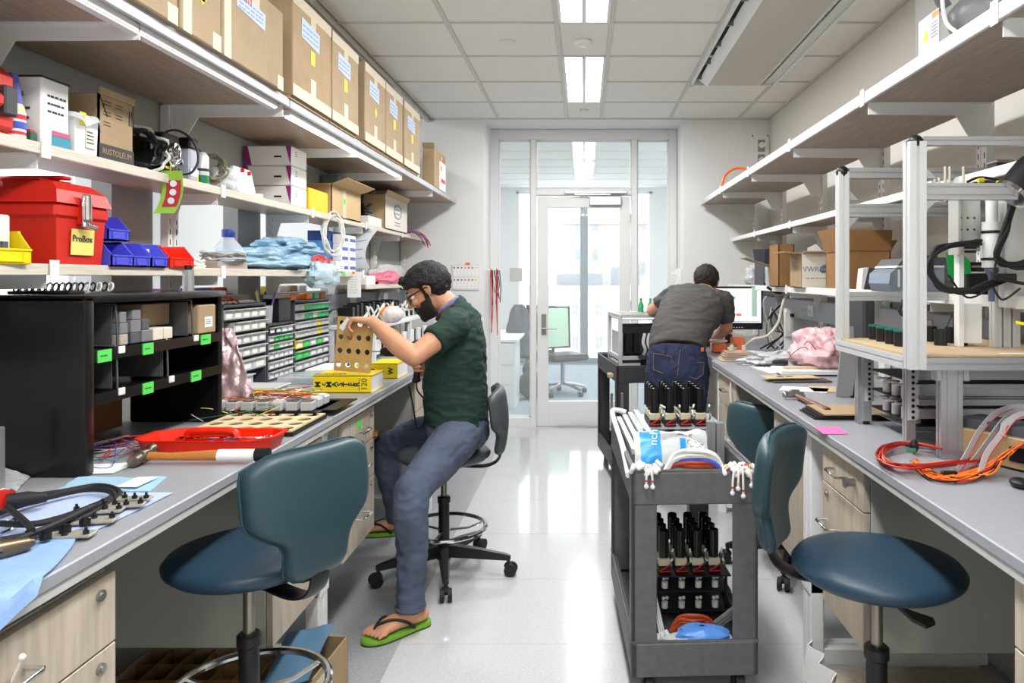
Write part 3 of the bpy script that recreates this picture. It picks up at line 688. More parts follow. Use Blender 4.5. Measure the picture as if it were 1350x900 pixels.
# ---- big cartons on the top shelf
E_=[('carton with white marker writing, nearest on the upper left shelf',1.50,2.00,.28,1),('upper-shelf carton with a blue label and a yellow diamond sticker, second from the camera',2.015,2.238,.28,2),
('carton with red handwriting and a blue label, third on the upper left shelf',2.247,2.70,.29,3),('tall carton with white tape crosses, fourth from the camera on the upper shelf',2.79,3.212,.40,4),
('taped carton with a blue label and yellow note, fifth on the upper shelf',3.229,3.60,.395,5),('tall taped carton standing after a gap, sixth on the upper shelf',3.71,4.088,.40,6),
('tall taped carton, seventh on the upper shelf',4.105,4.478,.40,7),('tall taped carton, eighth and farthest of the large row on the upper shelf',4.52,4.948,.40,8)]
ST=mat('sticky_yellow',(228,226,60),.6); CARDL=mat('cardboard_light',(168,147,118),.8,noise_=(12,.05),bump=.03)
for lab,y0,y1,h,k in E_:
    xf=-1.112; z=2.108+(.012 if k>3 else 0)
    t=carton('cardboard_box',lab,-1.585,xf,y0,y1,z,z+h,CARDL if k!=4 else CARD,group='large cartons on the upper left shelf')
    if k>3: # base flap piece below
        MB().box(-1.585,xf-.012,y0,y1,2.1065,z).out('bottom_flap',CARD,t,w=True)
    yc=(y0+y1)/2; w_=y1-y0; X=xf+.0008
    if k>3:
        for zz,s in ((z,1),(z+h,-1)):
            P=[(y0,zz),(y1,zz),(y1,zz+s*.045),(yc+.028,zz+s*.045),(yc+.028,zz+s*.11),(yc-.028,zz+s*.11),(yc-.028,zz+s*.045),(y0,zz+s*.045)]
            MB().prism(P,xf,X,'x').out('tape',TAPE,t,w=True)
    else:
        for b_ in ((y0+.01,y0+.055,z,z+h),(y1-.05,y1,z,z+.05),(yc-.03,yc+.03,z+h-.06,z+h)): MB().box(xf,X,*b_).out('tape',TAPE,t,w=True)
    if k>1:
        lb_=MB().box(X,X+.0006,yc-w_*.30,yc+w_*.16,z+h*.60,z+h*.80,T_((0,yc,z+h*.7))@RX(-4)@T_((0,-yc,-z-h*.7))).out('paper_label',BLUEP,t,w=True)
        scribble(lb_,(X+.0007,yc-w_*.07,z+h*.7),(1,0,0),w_*.4,h*.15,m=mat('pen_blue',(140,152,184),.7))
    if k in(2,4,5,7,8): MB().box(X,X+.0006,yc-.03,yc+.015,z+h*.42,z+h*.56).out('sticky_note',ST,t,w=True)
    if k==6 or k==2: MB().prism([(yc,z+h*.38),(yc+.022,z+h*.45),(yc,z+h*.52),(yc-.022,z+h*.45)],X,X+.0006,'x').out('warning_diamond',ST,t,w=True)
    if k==1: scribble(t,(X+.0005,1.86,z+.2),(1,0,0),.16,.08,rows=2,m=PAPER)
    if k==3: text('Lan',.06,mat('red_marker',(190,60,50),.6),t,face((X+.001,2.40,z+.235),(1,0,0)))
t=carton('cardboard_box','narrow tan carton with orange stickers near the end wall on the upper shelf',-1.215,-1.125,5.50,5.93,2.106,2.40,CARD,group='large cartons on the upper left shelf',flaps=(('y',60,.04),))
MB().box(-1.125,-1.1235,5.68,5.93,2.11,2.33).out('white_panel',PAPER,t,w=True); MB().box(-1.1234,-1.122,5.72,5.77,2.33,2.37).box(-1.1234,-1.122,5.72,5.77,2.26,2.3).out('orange_sticker',WO,t,w=True)
MB().box(-1.1234,-1.122,5.74,5.9,2.17,2.20).out('red_print',mat('pinkred',(200,70,90),.6),t,w=True)
single(MB().box(-1.40,-1.23,5.15,5.45,2.106,2.33,bev=.004),'white_box','white box between the large cartons and the narrow tan carton','box',PAPER)
# ---- middle shelf
ZM=1.761
BLUECAP=mat('lavender_blue',(96,98,180),.45)
t=thing('latched_case','small red case with grey latches at the left edge, middle shelf','case',(-1.47,1.66,ZM))
MB().box(-.10,.09,-.15,.125,.0,.075,bev=.02).out('case_bottom',RED,t,smooth=True); MB().box(-.10,.092,-.15,.127,.08,.165,bev=.025).out('case_lid',RED,t,smooth=True)
for yy_ in (-.02,.08): 
    l=MB().box(.088,.108,yy_-.02,yy_+.02,.045,.115,bev=.004).out('latch',mat('latch_grey',(58,60,64),.5),t)
MB().box(.088,.112,.0,.055,.06,.09,bev=.006).out('hasp',RED,t)
t=thing('spray_bottle','bottle with lavender-blue cap and red-blue label beside the red case','bottle',(-1.415,1.81,ZM))
MB().lathe([(.024,0),(.026,.005),(.026,.07),(.022,.085),(.017,.095)],n=24).out('bottle_body',mat('cream_bottle',(222,212,170),.4),t,smooth=True)
MB().lathe([(.019,.085),(.02,.09),(.012,.15),(.010,.165),(.004,.166)],n=20).out('cap',BLUECAP,t,smooth=True)
MB().lathe([(.0268,.006),(.0268,.068)],n=24).out('label_band',PAPER,t); MB().lathe([(.0272,.05),(.0272,.062)],n=24).out('label_stripe',mat('label_red',(206,50,60),.5),t); MB().lathe([(.0272,.012),(.0272,.02)],n=24).out('label_stripe',mat('label_red',(206,50,60),.5),t)
MB().lathe([(.0272,.026),(.0272,.044)],n=24).out('label_print',WB,t)
t=carton('white_box','white printed shipping box behind the spray bottle, dark rim','shadow' and -1.535,-1.385,1.865,1.965,ZM,ZM+.175,PAPER)
MB().box(-1.536,-1.384,1.864,1.966,ZM+.172,ZM+.177).out('dark_rim',INK,t,w=True)
MB().box(-1.535,-1.383,1.9,1.966,ZM+.002,ZM+.03).out('teal_print',mat('teal_print',(60,150,170),.6),t,w=True); MB().box(-1.3835,-1.382,1.9,1.966,ZM+.03,ZM+.042).out('pink_print',mat('pink_print',(206,90,120),.6),t,w=True)
scribble(t,(-1.384,1.92,ZM+.11),(1,0,0),.07,.06); scribble(t,(-1.46,1.863,ZM+.08),(0,-1,0),.1,.05,rows=2)
MB().tube([(-1.50,1.8635,ZM+.11),(-1.43,1.8635,ZM+.13)],.006,4).out('print_mark',mat('greyblue',(120,140,160),.6),t,w=True)
t=thing('tissue_pack','red and green small pack leaning in front of the white printed box','pack',(-1.43,1.845,ZM)); t.name='small_pack'
MB().box(-.05,.04,-.012,.008,0,.032,bev=.002).out('pack_body',mat('pack_red',(190,40,50),.5),t); MB().box(.0,.042,-.013,.009,.005,.026).out('pack_print',mat('pack_green',(30,90,70),.5),t)
# crumpled bag in white container
t=thing('lined_bin','white bin with a plastic liner and a yellow tag beside the tall carton','bin',(-1.44,2.03,ZM))
MB().loft([[V((x,y,0)) for x,y in ((-.055,-.045),(.055,-.045),(.055,.045),(-.055,.045))],[V((x*1.06,y*1.06,.11)) for x,y in ((-.055,-.045),(.055,-.045),(.055,.045),(-.055,.045))]]).out('bin_body',PAPER,t)
def liner(u,v):
    a=2*PI*u; k=1/max(abs(math.cos(a)),abs(math.sin(a))); r=.06*min(k,1.25)*(1+.25*v)+.008*math.sin(a*7)*v; return (r*math.cos(a),.82*r*math.sin(a),.10+.035*v-.05*v*v+.01*math.sin(a*5)*v)
MB().grid(liner,40,5,.0015).out('plastic_liner',CLEARB,t,smooth=True)
MB().box(.058,.060,-.03,-.005,.08,.115).out('yellow_tag',ST,t); MB().box(.058,.0595,-.005,.035,.02,.075).out('label',mat('offwhite',(222,222,214),.7),t); scribble(t,(-1.3795,2.045,ZM+.05),(1,0,0),.035,.04,rows=4)
t=carton('cardboard_box','tall open carton printed with black lines, dark band at its foot, middle shelf',-1.60,-1.385,2.085,2.245,ZM,ZM+.185,CARD,open_=True,flaps=(('x',-80,.08),('y',-120,.07),('X',86,.02)))
MB().box(-1.385,-1.3835,2.085,2.245,ZM,ZM+.045).out('dark_band',mat('dark_print',(58,56,54),.6),t,w=True)
text('RUSTOLEUM',.024,CARD,t,face((-1.3832,2.165,ZM+.024),(1,0,0)))
for c in ((2.125,.165),(2.18,.165),(2.125,.135),(2.18,.135),(2.125,.105)): scribble(t,(-1.3845,c[0],ZM+c[1]),(1,0,0),.04,.018,rows=2)
MB().box(-1.3848,-1.384,2.222,2.226,ZM+.12,ZM+.165).box(-1.3848,-1.384,2.232,2.236,ZM+.12,ZM+.165).out('print_bar',INK,t,w=True)
t=carton('cardboard_box','brown open carton at the back of the middle shelf behind the white boxes',-1.60,-1.545,1.93,2.07,ZM,ZM+.17,CARDD,open_=True,flaps=(('y',40,.03),))
t=carton('padded_mailer','manila folder leaning at the back above the red case',-1.59,-1.575,1.60,1.86,ZM,ZM+.20,mat('manila',(206,200,150),.7)); 
# cable heap
def coil(name,label,cat,c,rx,ry,mats,n=4,axis=(0,0,1),r=.004,turns=1.2,group=None,jit=.012,seg=18,parent=None,closed=True):
    t=thing(name,label,cat,c,0,group) if parent is None else parent
    Mx=face((0,0,0),axis,(0,0,1) if abs(V(axis).normalized().z)<.9 else (0,1,0))
    for i in range(n):
        ph=U(0,6.28); P=[]
        a0=U(.8,1.05); 
        for k in range(seg):
            a=2*PI*k/seg+ph
            P.append(Mx@V((rx*a0*math.cos(a)*(1+U(-.05,.05)),ry*a0*math.sin(a)*(1+U(-.05,.05)),U(-jit,jit)*.7+ (i-n/2)*jit*.35)))
        MB().tube(P,r,6,closed=True,sm=3).out('cable_loop',mats[i%len(mats)],t,smooth=True)
    return t
def wires(parent,c,ext,mats,n,r=.0012,pts=4,w=True,name='wire'):
    for i in range(n):
        P=[V((c[0]+U(-1,1)*ext[0],c[1]+U(-1,1)*ext[1],c[2]+U(0,1)*ext[2])) for _ in range(pts)]
        P[0].z=c[2]; P[-1].z=c[2]
        MB().tube(P,r,4,sm=6).out(name,mats[i%len(mats)],parent,w=w,smooth=True)
coil('cable_coil','tangle of black and white cables standing upright on the middle shelf','cable',(-1.45,2.36,ZM+.075),.10,.07,[WK,WK,WW,WK],8,axis=(1,-.35,.1),r=.0055,jit=.03)
coil('cable_coil','single big black cable loop in front of the electrical parts','cable',(-1.39,2.50,ZM+.085),.085,.085,[WK],1,axis=(1,-.5,.1),r=.004,jit=.004)
t=thing('power_supply','black boxy power supply with a chrome cable bundle on the middle shelf','power supply',(-1.47,2.50,ZM))
MB().box(-.05,.06,-.05,.05,0,.15,bev=.006).out('housing',BLACK,t); 
for k in range(5): MB().tube([(.065+U(0,.01),U(-.04,.04),U(.03,.12)) for _ in range(5)],.005,5,closed=True,sm=4).out('chrome_hose',CHROME,t,smooth=True)
MB().box(.06,.0615,-.045,.045,.028,.036).out('yellow_stripe',YEL,t)
t=thing('spray_can','light grey box-shaped canister with a black top, middle shelf','can',(-1.41,2.60,ZM))
MB().box(-.022,.022,-.028,.028,0,.115,bev=.006).out('can_body',mat('can_grey',(186,190,204),.35,.2),t); MB().box(-.023,.023,-.029,.029,.115,.155,bev=.006).out('can_cap',BLACK,t,smooth=True)
MB().box(.0225,.0235,-.026,.026,.02,.045).out('can_label',PAPER,t); MB().box(.0225,.024,.016,.026,.004,.02).out('yellow_mark',YEL,t)
t=thing('aerosol_can','slim aerosol can with green and red print beside the grey canister','can',(-1.41,2.695,ZM))
MB().lathe([(.022,0),(.024,.004),(.024,.105),(.014,.12),(.01,.122)],n=20).out('can_body',mat('can_white',(215,218,214),.3,.2),t,smooth=True); MB().lathe([(.0244,.006),(.0244,.035)],n=20).out('green_band',mat('can_green',(30,130,80),.4),t)
MB().lathe([(.0244,.05),(.0244,.06)],n=20).out('dark_band',INK,t); MB().tube([(0,0,.12),(-.01,-.02,.14),(-.015,-.03,.165)],.003,6).out('straw',BLACK,t)
coil('cable_coil','coil of grey-olive cable standing beside the aerosol can','cable',(-1.44,2.83,ZM+.085),.06,.05,[mat('olive_wire',(140,136,112),.5)],6,axis=(1,-.4,0),r=.004,jit=.02)
t=thing('bagged_board','white plastic plate with red clips in a clear bag, middle shelf','plate',(-1.40,3.02,ZM))
MB().box(-.012,.012,-.075,.08,.012,.115,RX(0)@RY(-12),bev=.006).out('plate',WHITE,t); 
for a,b in ((-.04,.095),(.02,.09)): MB().box(.0,.014,a-.004,a+.004,b-.006,b+.01).out('red_clip',RED,t)
for k in range(14): MB().cyl((-.01,U(-.06,.06),U(.02,.08)),(.012,0,0),.001).bm.free()
MB().box(-.05,.02,-.09,.085,0,.012,bev=.003).out('lower_plate',WHITE,t)
def bagf(cx,cy,cz,rx,ry,rz,seed,amp=.35):
    def f(u,v):
        a=2*PI*u; p=PI*(.04+.92*v); d=V((math.cos(a)*math.sin(p),math.sin(a)*math.sin(p),-math.cos(p)))
        k=1+amp*noise.noise(d*1.7+V((seed,0,0)))+amp*.5*noise.noise(d*4+V((seed,3,0)))+amp*.07*(1-2*abs(noise.noise(d*9+V((seed,7,0)))))
        z=d.z*k*rz; z=max(z,-rz*.8)
        return (cx+d.x*k*rx,cy+d.y*k*ry,cz+z)
    return f
def bag(name,label,cat,c,r,m,seed,amp=.35,group=None,parent=None,nu=36,nv=18):
    mb=MB().grid(bagf(c[0],c[1],c[2]+r[2]*.8,r[0],r[1],r[2],seed,amp),nu,nv,.0015)
    if parent: return mb.out(name,m,parent,w=True,smooth=True)
    return single(mb,name,label,cat,m,group,smooth=True)
bag('clear_bag','crumpled clear plastic bag beside the white plate on the middle shelf','bag',(-1.45,2.93,ZM+.002),(.05,.06,.055),CLEARB,3)
PURP=mat('magenta_print',(150,40,130),.5)
for k in range(3):
    z=ZM+k*.094
    t=carton('white_box','white carton with magenta corners and a black bar, %s of the stack of three'%('bottom','middle','top')[k],-1.60+k*.0,-1.378,3.44,3.63,z+.0005,z+.092,PAPER,group='white and magenta cartons')
    MB().prism([(-1.60,z+.001),(-1.565,z+.001),(-1.585,z+.0915),(-1.60,z+.0915)],3.4385,3.44,'y').out('magenta_corner',PURP,t,w=True); MB().prism([(-1.382,z+.001),(-1.379,z+.0915),(-1.405,z+.0915)],3.4385,3.44,'y').out('magenta_corner',PURP,t,w=True)
    MB().box(-1.46,-1.425,3.438,3.44,z+.038,z+.046).out('black_bar',BLACK,t,w=True); scribble(t,(-1.3775,3.50,z+.06),(1,0,0),.03,.03,rows=3)
t=carton('yellow_box','small yellow box next to the white cartons','box' and -1.49,-1.385,3.68,3.95,ZM,ZM+.115,mat('yellow_card',(240,196,20),.5))
t=carton('cardboard_box','open tan carton with a round black print, middle shelf beside the yellow box',-1.53,-1.375,3.98,4.50,ZM,ZM+.175,mat('cardboard_tan',(200,172,128),.8),open_=True,flaps=(('X',20,.09),('x',-60,.06),('y',-10,.05)))
MB().lathe([(.028,0),(.028,.0008)],n=24,M=face((-1.47,3.979,ZM+.085),(0,-1,0))).out('round_print',mat('print_brown',(120,100,70),.7),t,w=True); MB().box(-1.375,-1.374,4.16,4.22,ZM,ZM+.16).out('tape',TAPE,t,w=True); MB().box(-1.3738,-1.373,4.17,4.21,ZM+.08,ZM+.11).out('green_label',GREENL,t,w=True)
t=carton('file_box','tall grey-green file box standing behind the disc stack',-1.60,-1.50,4.45,4.90,ZM,ZM+.285,mat('greygreen',(112,136,132),.6))
t=carton('white_box','low white plastic box under the black disc stack',-1.49,-1.385,4.70,5.0,ZM,ZM+.06,PAPER)
t=thing('disc_stack','stack of thin black discs on the low white box','discs',(-1.44,4.86,ZM+.061))
for k in range(8): MB().cyl((U(-.004,.004),0,k*.010),(0,0,k*.010+.006),.034-.002*(k%3),n=20).out('disc',BLACK if k%2 else mat('grey_disc',(90,92,96),.4),t)
t=carton('cardboard_box','tall open carton with a round blue print near the end wall',-1.52,-1.375,5.04,5.68,ZM,ZM+.235,mat('cardboard_tan',(200,172,128),.8),open_=True,flaps=(('y',-60,.07),('X',60,.04)))
MB().box(-1.3748,-1.3735,5.05,5.67,ZM+.005,ZM+.23).out('white_face',mat('offwhite2',(226,220,208),.8),t,w=True)
RG=MB(); RG.tube([V((-1.372,5.38+.10*math.cos(a),ZM+.14+.05*math.sin(a))) for a in [2*PI*k/24 for k in range(24)]],.003,5,closed=True); RG.out('round_logo',mat('print_blue',(70,100,150),.6),t,w=True); scribble(t,(-1.3733,5.38,ZM+.14),(1,0,0),.14,.06,rows=2,m=mat('print_blue',(70,100,150),.6)); scribble(t,(-1.3733,5.38,ZM+.05),(1,0,0),.16,.04,rows=2,m=mat('print_blue',(70,100,150),.6))
t=thing('wire_tangle','red and blue wires hanging over the far end of the middle shelf','wires',(-1.38,5.9,ZM))
for k in range(9):
    y=5.75+U(0,.3); MB().tube([(-1.42,5.7,ZM+.01),(-1.36,y,ZM+.02+U(0,.02)),(-1.33,y+.2,ZM-.02),(-1.32+U(-.02,.02),y+.3,ZM-.05-U(0,.04))],.0035,5,sm=5).out('wire',[WR,WB,WD][k%3],t,w=True,smooth=True)
# green hang tag
t=thing('hang_tag','green and red warning tag hanging from the middle left shelf on a string','tag',at(230,230,2.44)); p=at(229,226,2.44)
def tagf(u,v): return (p.x-.035+.07*u-.02*v*v,p.y,p.z-.135*v+.0)
MB().grid(lambda u,v:(p.x-.032+.07*u-.035*v**2.5,p.y-.02+.02*math.sin(2*v),p.z-.14*v),4,12,.0015).out('tag_card',mat('lime_card',(160,212,70),.6),t,w=True,smooth=True)
MB().grid(lambda u,v:(p.x-.016+.048*u-.035*(.22+.62*v)**2.5,p.y-.0225+.02*math.sin(2*(.22+.62*v)),p.z-.14*(.22+.62*v)),4,8,.001).out('red_panel',mat('tag_red',(200,50,66),.6),t,w=True,smooth=True)
for k in range(3):
    v=.3+.2*k; MB().cyl((p.x+.008-.035*v**2.5,p.y-.026+.02*math.sin(2*v),p.z-.14*v),(p.x+.008-.035*v**2.5,p.y-.0235+.02*math.sin(2*v),p.z-.14*v),.011,n=18).out('round_symbol',PAPER,t,w=True)
MB().tube([(p.x,p.y-.02,p.z),(p.x-.01,p.y,p.z+.03),(p.x-.03,p.y,p.z+.055)],.001,4,sm=3).out('string',WW,t,w=True)
# ---- low shelf
ZL=1.453
def bin_(label,c,rz,m,W=.10,D=.16,H=.075,group='stacking bins on the low shelf',z=ZL):
    t=thing('parts_bin',label,'bin',(c[0],c[1],z),rz,group); w=W/2
    MB().box(-D,0,-w,w,0,.004).prism([(-D,0),(0,0),(.0,H*.45),(-.035,H),(-D,H)],-w,-w+.003,'y').prism([(-D,0),(0,0),(.0,H*.45),(-.035,H),(-D,H)],w-.003,w,'y').box(-D,-D+.003,-w,w,0,H).box(-.004,0,-w,w,0,H*.45).out('bin_body',m,t)
    MB().box(-D,-.035,-w-.004,-w+.001,H-.006,H).box(-D,-.035,w-.001,w+.004,H-.006,H).box(-.002,.003,-w,w,H*.40,H*.46).box(0,.003,-w*.7,-w*.64,.008,H*.36).box(0,.003,w*.64,w*.7,.008,H*.36).box(0,.003,-w*.7,w*.7,.006,.010).out('rim',m,t)
    return t
bin_('blue bin stacked on top of the other blue bins beside the toolbox',(-1.40,2.20),0,BLUEB,z=ZL+.078)
bin_('first blue bin of the row, touching the red toolbox',(-1.37,2.17),0,BLUEB)
for k,(y,l) in enumerate(((2.265,'second blue bin of the row, holding a white card'),(2.36,'third blue bin of the row, with a grey roll in it'))):
    b_=bin_(l,(-1.37,y),0,BLUEB,W=.088)
    single(MB().box(-1.44,-1.41,y-.03,y-.01,ZL+.008,ZL+.062,bev=.002) if k==0 else MB().cyl((-1.43,y,ZL+.008),(-1.43,y,ZL+.06),.022,n=18),'card_divider' if k==0 else 'tape_roll','white card standing in the second blue bin' if k==0 else 'grey roll standing in the third blue bin','card' if k==0 else 'roll',PAPER if k==0 else WHITE)
bin_('red bin at the right end of the blue bins',(-1.37,2.49),-.08,RED2,W=.13)
bin_('yellow bin at the left edge of the photo, low shelf',(-1.375,1.74),-.15,YEL,W=.13,H=.082)
t=carton('label_box','white printed packet standing in the yellow bin',-1.435,-1.405,1.70,1.79,ZL+.007,ZL+.12,mat('offwhite',(222,222,214),.7)); 
g=MB()
for k in range(16): g.box(-1.405,-1.4044,1.755+k*.0017,1.755+k*.0017+U(.0005,.0012),ZL+.03,ZL+.055)
g.out('barcode',INK,t,w=True); scribble(t,(-1.4045,1.735,ZL+.085),(1,0,0),.05,.05,rows=5)
t=thing('toolbox','large red plastic toolbox with a steel latch and a yellow label','toolbox',(-1.40,2.01,ZL))
def tbx(x0,x1,y0,y1,z0,z1,i=0): return (x0+i,x1-i,y0+i,y1-i,z0,z1)
TB=MB(); TB.loft([[V(q) for q in ((-.38,-.088,0),(.012,-.088,0),(.012,.088,0),(-.38,.088,0))],[V(q) for q in ((-.40,-.098,.125),(.018,-.098,.125),(.018,.098,.125),(-.40,.098,.125))]])
TB.out('toolbox_body',RED,t)
TB=MB().box(-.405,.025,-.108,.108,.125,.165,bev=.008).box(-.40,.02,-.102,.102,.165,.19,bev=.008)
TB.out('toolbox_rim',RED,t,smooth=True,angle=30)
TB=MB(); TB.loft([[V(q) for q in ((-.405,-.112,.165),(.03,-.112,.165),(.03,.112,.165),(-.405,.112,.165))],[V(q) for q in ((-.395,-.10,.20),(.02,-.10,.20),(.02,.10,.20),(-.395,.10,.20))],[V(q) for q in ((-.37,-.075,.225),(-.01,-.075,.225),(-.01,.075,.225),(-.37,.075,.225))]])
TB.box(-.30,-.22,-.06,.06,.225,.236,bev=.004).box(-.17,-.05,-.06,.06,.225,.236,bev=.004)
TB.out('lid',RED,t)
MB().box(.016,.036,-.022,.022,.11,.175,bev=.004).out('latch_block',RED,t)
MB().cyl((.042,-.012,.125),(.042,-.012,.19),.010,n=14).cyl((.042,-.018,.11),(.046,.016,.105),.008,n=12).box(.034,.040,-.026,.008,.105,.195,bev=.002).out('steel_latch',CHROME,t,smooth=True)
tl=MB().box(.0165,.0185,-.045,.045,.03,.10,M=RY(2.5)).out('yellow_label',mat('label_yellow',(236,222,120),.6),t)
text('ProBox',.026,INK,tl,face((-1.3765,2.006,ZL+.073),(1,0,0))); MB().box(.019,.0195,.02,.042,.034,.056).out('label_panel',mat('labelgrey',(210,210,206),.6),tl)
MB().box(-.28,-.02,-.018,.018,.236,.246,bev=.004).out('carry_handle',RED,t)
# coils, carboy, blue bags
coil('cable_coil','white cable coil lying beside the red bin','cable',(-1.44,2.66,ZL+.02),.05,.05,[WW],5,r=.005,jit=.012)
coil('cable_coil','grey cable coil on a flat grey case, low shelf','cable',(-1.43,2.90,ZL+.055),.07,.11,[mat('grey_wire',(170,172,168),.5)],6,r=.004,jit=.014)
single(MB().box(-1.52,-1.39,2.78,3.02,ZL,ZL+.03,bev=.004),'flat_case','flat grey-pink case under the grey cable coil','case',mat('pinkgrey',(176,160,152),.6))
t=thing('carboy','clear water carboy with a blue screw cap behind the blue bags','bottle',(-1.50,3.08,ZL))
MB().lathe([(.06,0),(.068,.01),(.068,.07),(.06,.09),(.03,.125),(.022,.135),(.022,.15)],n=28).out('bottle_body',CLEAR,t,smooth=True); MB().lathe([(.0255,.138),(.0265,.14),(.0265,.168),(.025,.17)],n=24).out('cap',mat('cap_blue',(30,60,150),.4),t,smooth=True)
bag('blue_bag','big translucent blue plastic bag sprawled over the low shelf','bag',(-1.47,3.42,ZL+.0),(.11,.42,.06),BAGB,5,.34,nu=96,nv=44)
bag('blue_bag','blue plastic bag lying on top, opening toward the camera','bag',(-1.46,3.62,ZL+.085),(.10,.26,.045),BAGB,9,.42,nu=80,nv=36)
bag('blue_bag','pale blue bag bulging over the shelf edge','bag',(-1.36,3.80,ZL-.085),(.055,.20,.075),mat('pale_blue_bag',(190,214,226),.25,alpha=.85,bump=.6,bscale=20),14,.3)
single(MB().box(-1.42,-1.40,3.18,3.30,ZL+.075,ZL+.105,RX(4)),'paper_slip','white slip on the blue bag','paper',PAPER)
coil('cable_coil','white cable loops hanging from the middle shelf above the blue bags','cable',(-1.365,3.98,1.66),.055,.115,[WW],5,axis=(.7,-.75,0),r=.005,jit=.014)
bag('pink_bag','small red and pink bag at the end of the blue bags','bag',(-1.45,4.0,ZL),(.04,.08,.05),mat('redpink',(220,90,90),.4,alpha=.9,bump=.4,bscale=30),21)
CARB=mat('carton_blue',(60,130,190),.6)
t=carton('blue_box','tall blue cardboard box behind the small white boxes',-1.57,-1.46,4.15,4.50,ZL,ZL+.235,CARB); MB().box(-1.571,-1.459,4.149,4.501,ZL+.18,ZL+.236).out('dark_lid',mat('navy',(20,60,130),.6),t,w=True)
for k in range(8):
    t=carton('pill_box','small white and blue box, %s in the %s column'%(('lowest','second from the bottom','third from the bottom','topmost')[k%4],('left','right')[k//4]),-1.455+.0,-1.40,4.22+(k//4)*.14,4.34+(k//4)*.14,ZL+(k%4)*.055,ZL+(k%4)*.055+.0545,PAPER,group='small white and blue boxes stacked on the low shelf')
    MB().box(-1.40,-1.399,4.23+(k//4)*.14,4.33+(k//4)*.14,ZL+(k%4)*.055+.016,ZL+(k%4)*.055+.035).out('blue_print',WB,t,w=True)
t=carton('white_box','white box in front at the shelf edge above the green labels',-1.43,-1.372,4.05,4.18,ZL,ZL+.058,PAPER); scribble(t,(-1.3715,4.13,ZL+.025),(1,0,0),.05,.02,rows=2)
t=carton('small_red_box','small pink and black box beside the hanging cable loops',-1.46,-1.41,4.04,4.10,ZL+.06,ZL+.13,mat('rose',(206,70,90),.6)); t.location.z=ZL; t.name='small_box'
sg=bpy.data.objects['wall_shelf.011']
for a,b in ((4.0,4.10),(4.16,4.22)): MB().box(-1.3795,-1.378,a,b,ZL-.022,ZL-.001).out('green_label',GREENL,sg,w=True)
# printed strip & card
p=at(480,302,4.72)
t=thing('printed_strip','curled strip of printed label sheet hanging from the middle shelf','paper',(p.x,p.y,p.z))
MB().grid(lambda u,v:(p.x-.02+.11*u-.09*math.sin(v*1.6)+.05*v*v*v,p.y-.06*math.sin(v*2.4),p.z-.25*v+.0),3,14,.0015).out('strip',mat('strip_grey',(216,218,226),.7),t,w=True,smooth=True)
for k in range(4):
    v=.1+.23*k; MB().box(.0,.07,-.002,.0,-.001,.001,T_((p.x+.0-.09*math.sin(v*1.6)+.05*v**3,p.y-.06*math.sin(v*2.4)-.002,p.z-.25*v))@RY(-8)).out('print_line',INK,t,w=True)
a=at(458,358,4.35); b=at(476,392,4.35)
t=thing('note_card','white note card hanging below the low shelf with an orange pin','card',((a.x+b.x)/2,4.35,b.z))
MB().box(a.x,b.x,4.349,4.351,b.z,a.z).out('card',PAPER,t,w=True); MB().box(a.x+.03,a.x+.045,4.346,4.349,a.z-.012,a.z).out('orange_pin',WO,t,w=True); scribble(t,((a.x+b.x)/2,4.3485,(a.z+b.z)/2),(0,-1,0),.05,.11,rows=7,m=mat('greyprint',(190,192,196),.7))
# far low shelf
ZF=1.373
bag('pink_bag','bright pink plastic bag on the farthest low left shelf','bag',(-1.42,5.25,ZF),(.06,.30,.05),mat('hot_pink_bag',(240,120,150),.35,alpha=.9,bump=.4,bscale=20),31)
bag('clear_bag','grey clear bag draped behind the pink bag','bag',(-1.47,5.5,ZF+.0),(.06,.5,.075),CLEARB,33)
single(MB().box(-1.58,-1.50,5.3,5.8,ZF,ZF+.10,bev=.004),'cardboard_box','small tan carton at the back of the farthest low shelf','box',CARDD)
t=thing('jar','clear jar with an orange lid on the small tan carton','jar',(-1.54,5.1,ZF)); MB().lathe([(.03,0),(.034,.005),(.034,.11),(.028,.12)],n=20).out('jar_body',CLEAR,t,smooth=True); MB().lathe([(.03,.12),(.032,.125),(.032,.15),(.03,.155)],n=20).out('lid',mat('rust_lid',(190,84,40),.5),t,smooth=True)
t=carton('white_box','small white box at the near end of the farthest low shelf',-1.44,-1.385,4.66,4.85,ZF,ZF+.06,PAPER)
# items on opposite bench shelf seen through gaps
single(MB().box(-1.80,-1.64,2.5,4.4,1.300,1.315),'rear_shelf','shelf of the opposite bench seen under the low left shelf','shelf',WHITE)
for k in range(12):
    y=2.75+k*.14; c=[WB,PURP,WB,mat('indigo',(56,50,120),.5),WD,RED,WO,YEL,PAPER,WW,CARD,PAPER][k]
    single(MB().box(-1.76,-1.67,y,y+.11,1.316,1.316+.06+.0*k,bev=.004),'parts_bin',('first blue','purple','second blue','indigo','dark red','bright red','orange','yellow','first white','cream','tan','last white')[k]+' small bin on the opposite bench shelf','bin',c,'small bins on the opposite shelf')
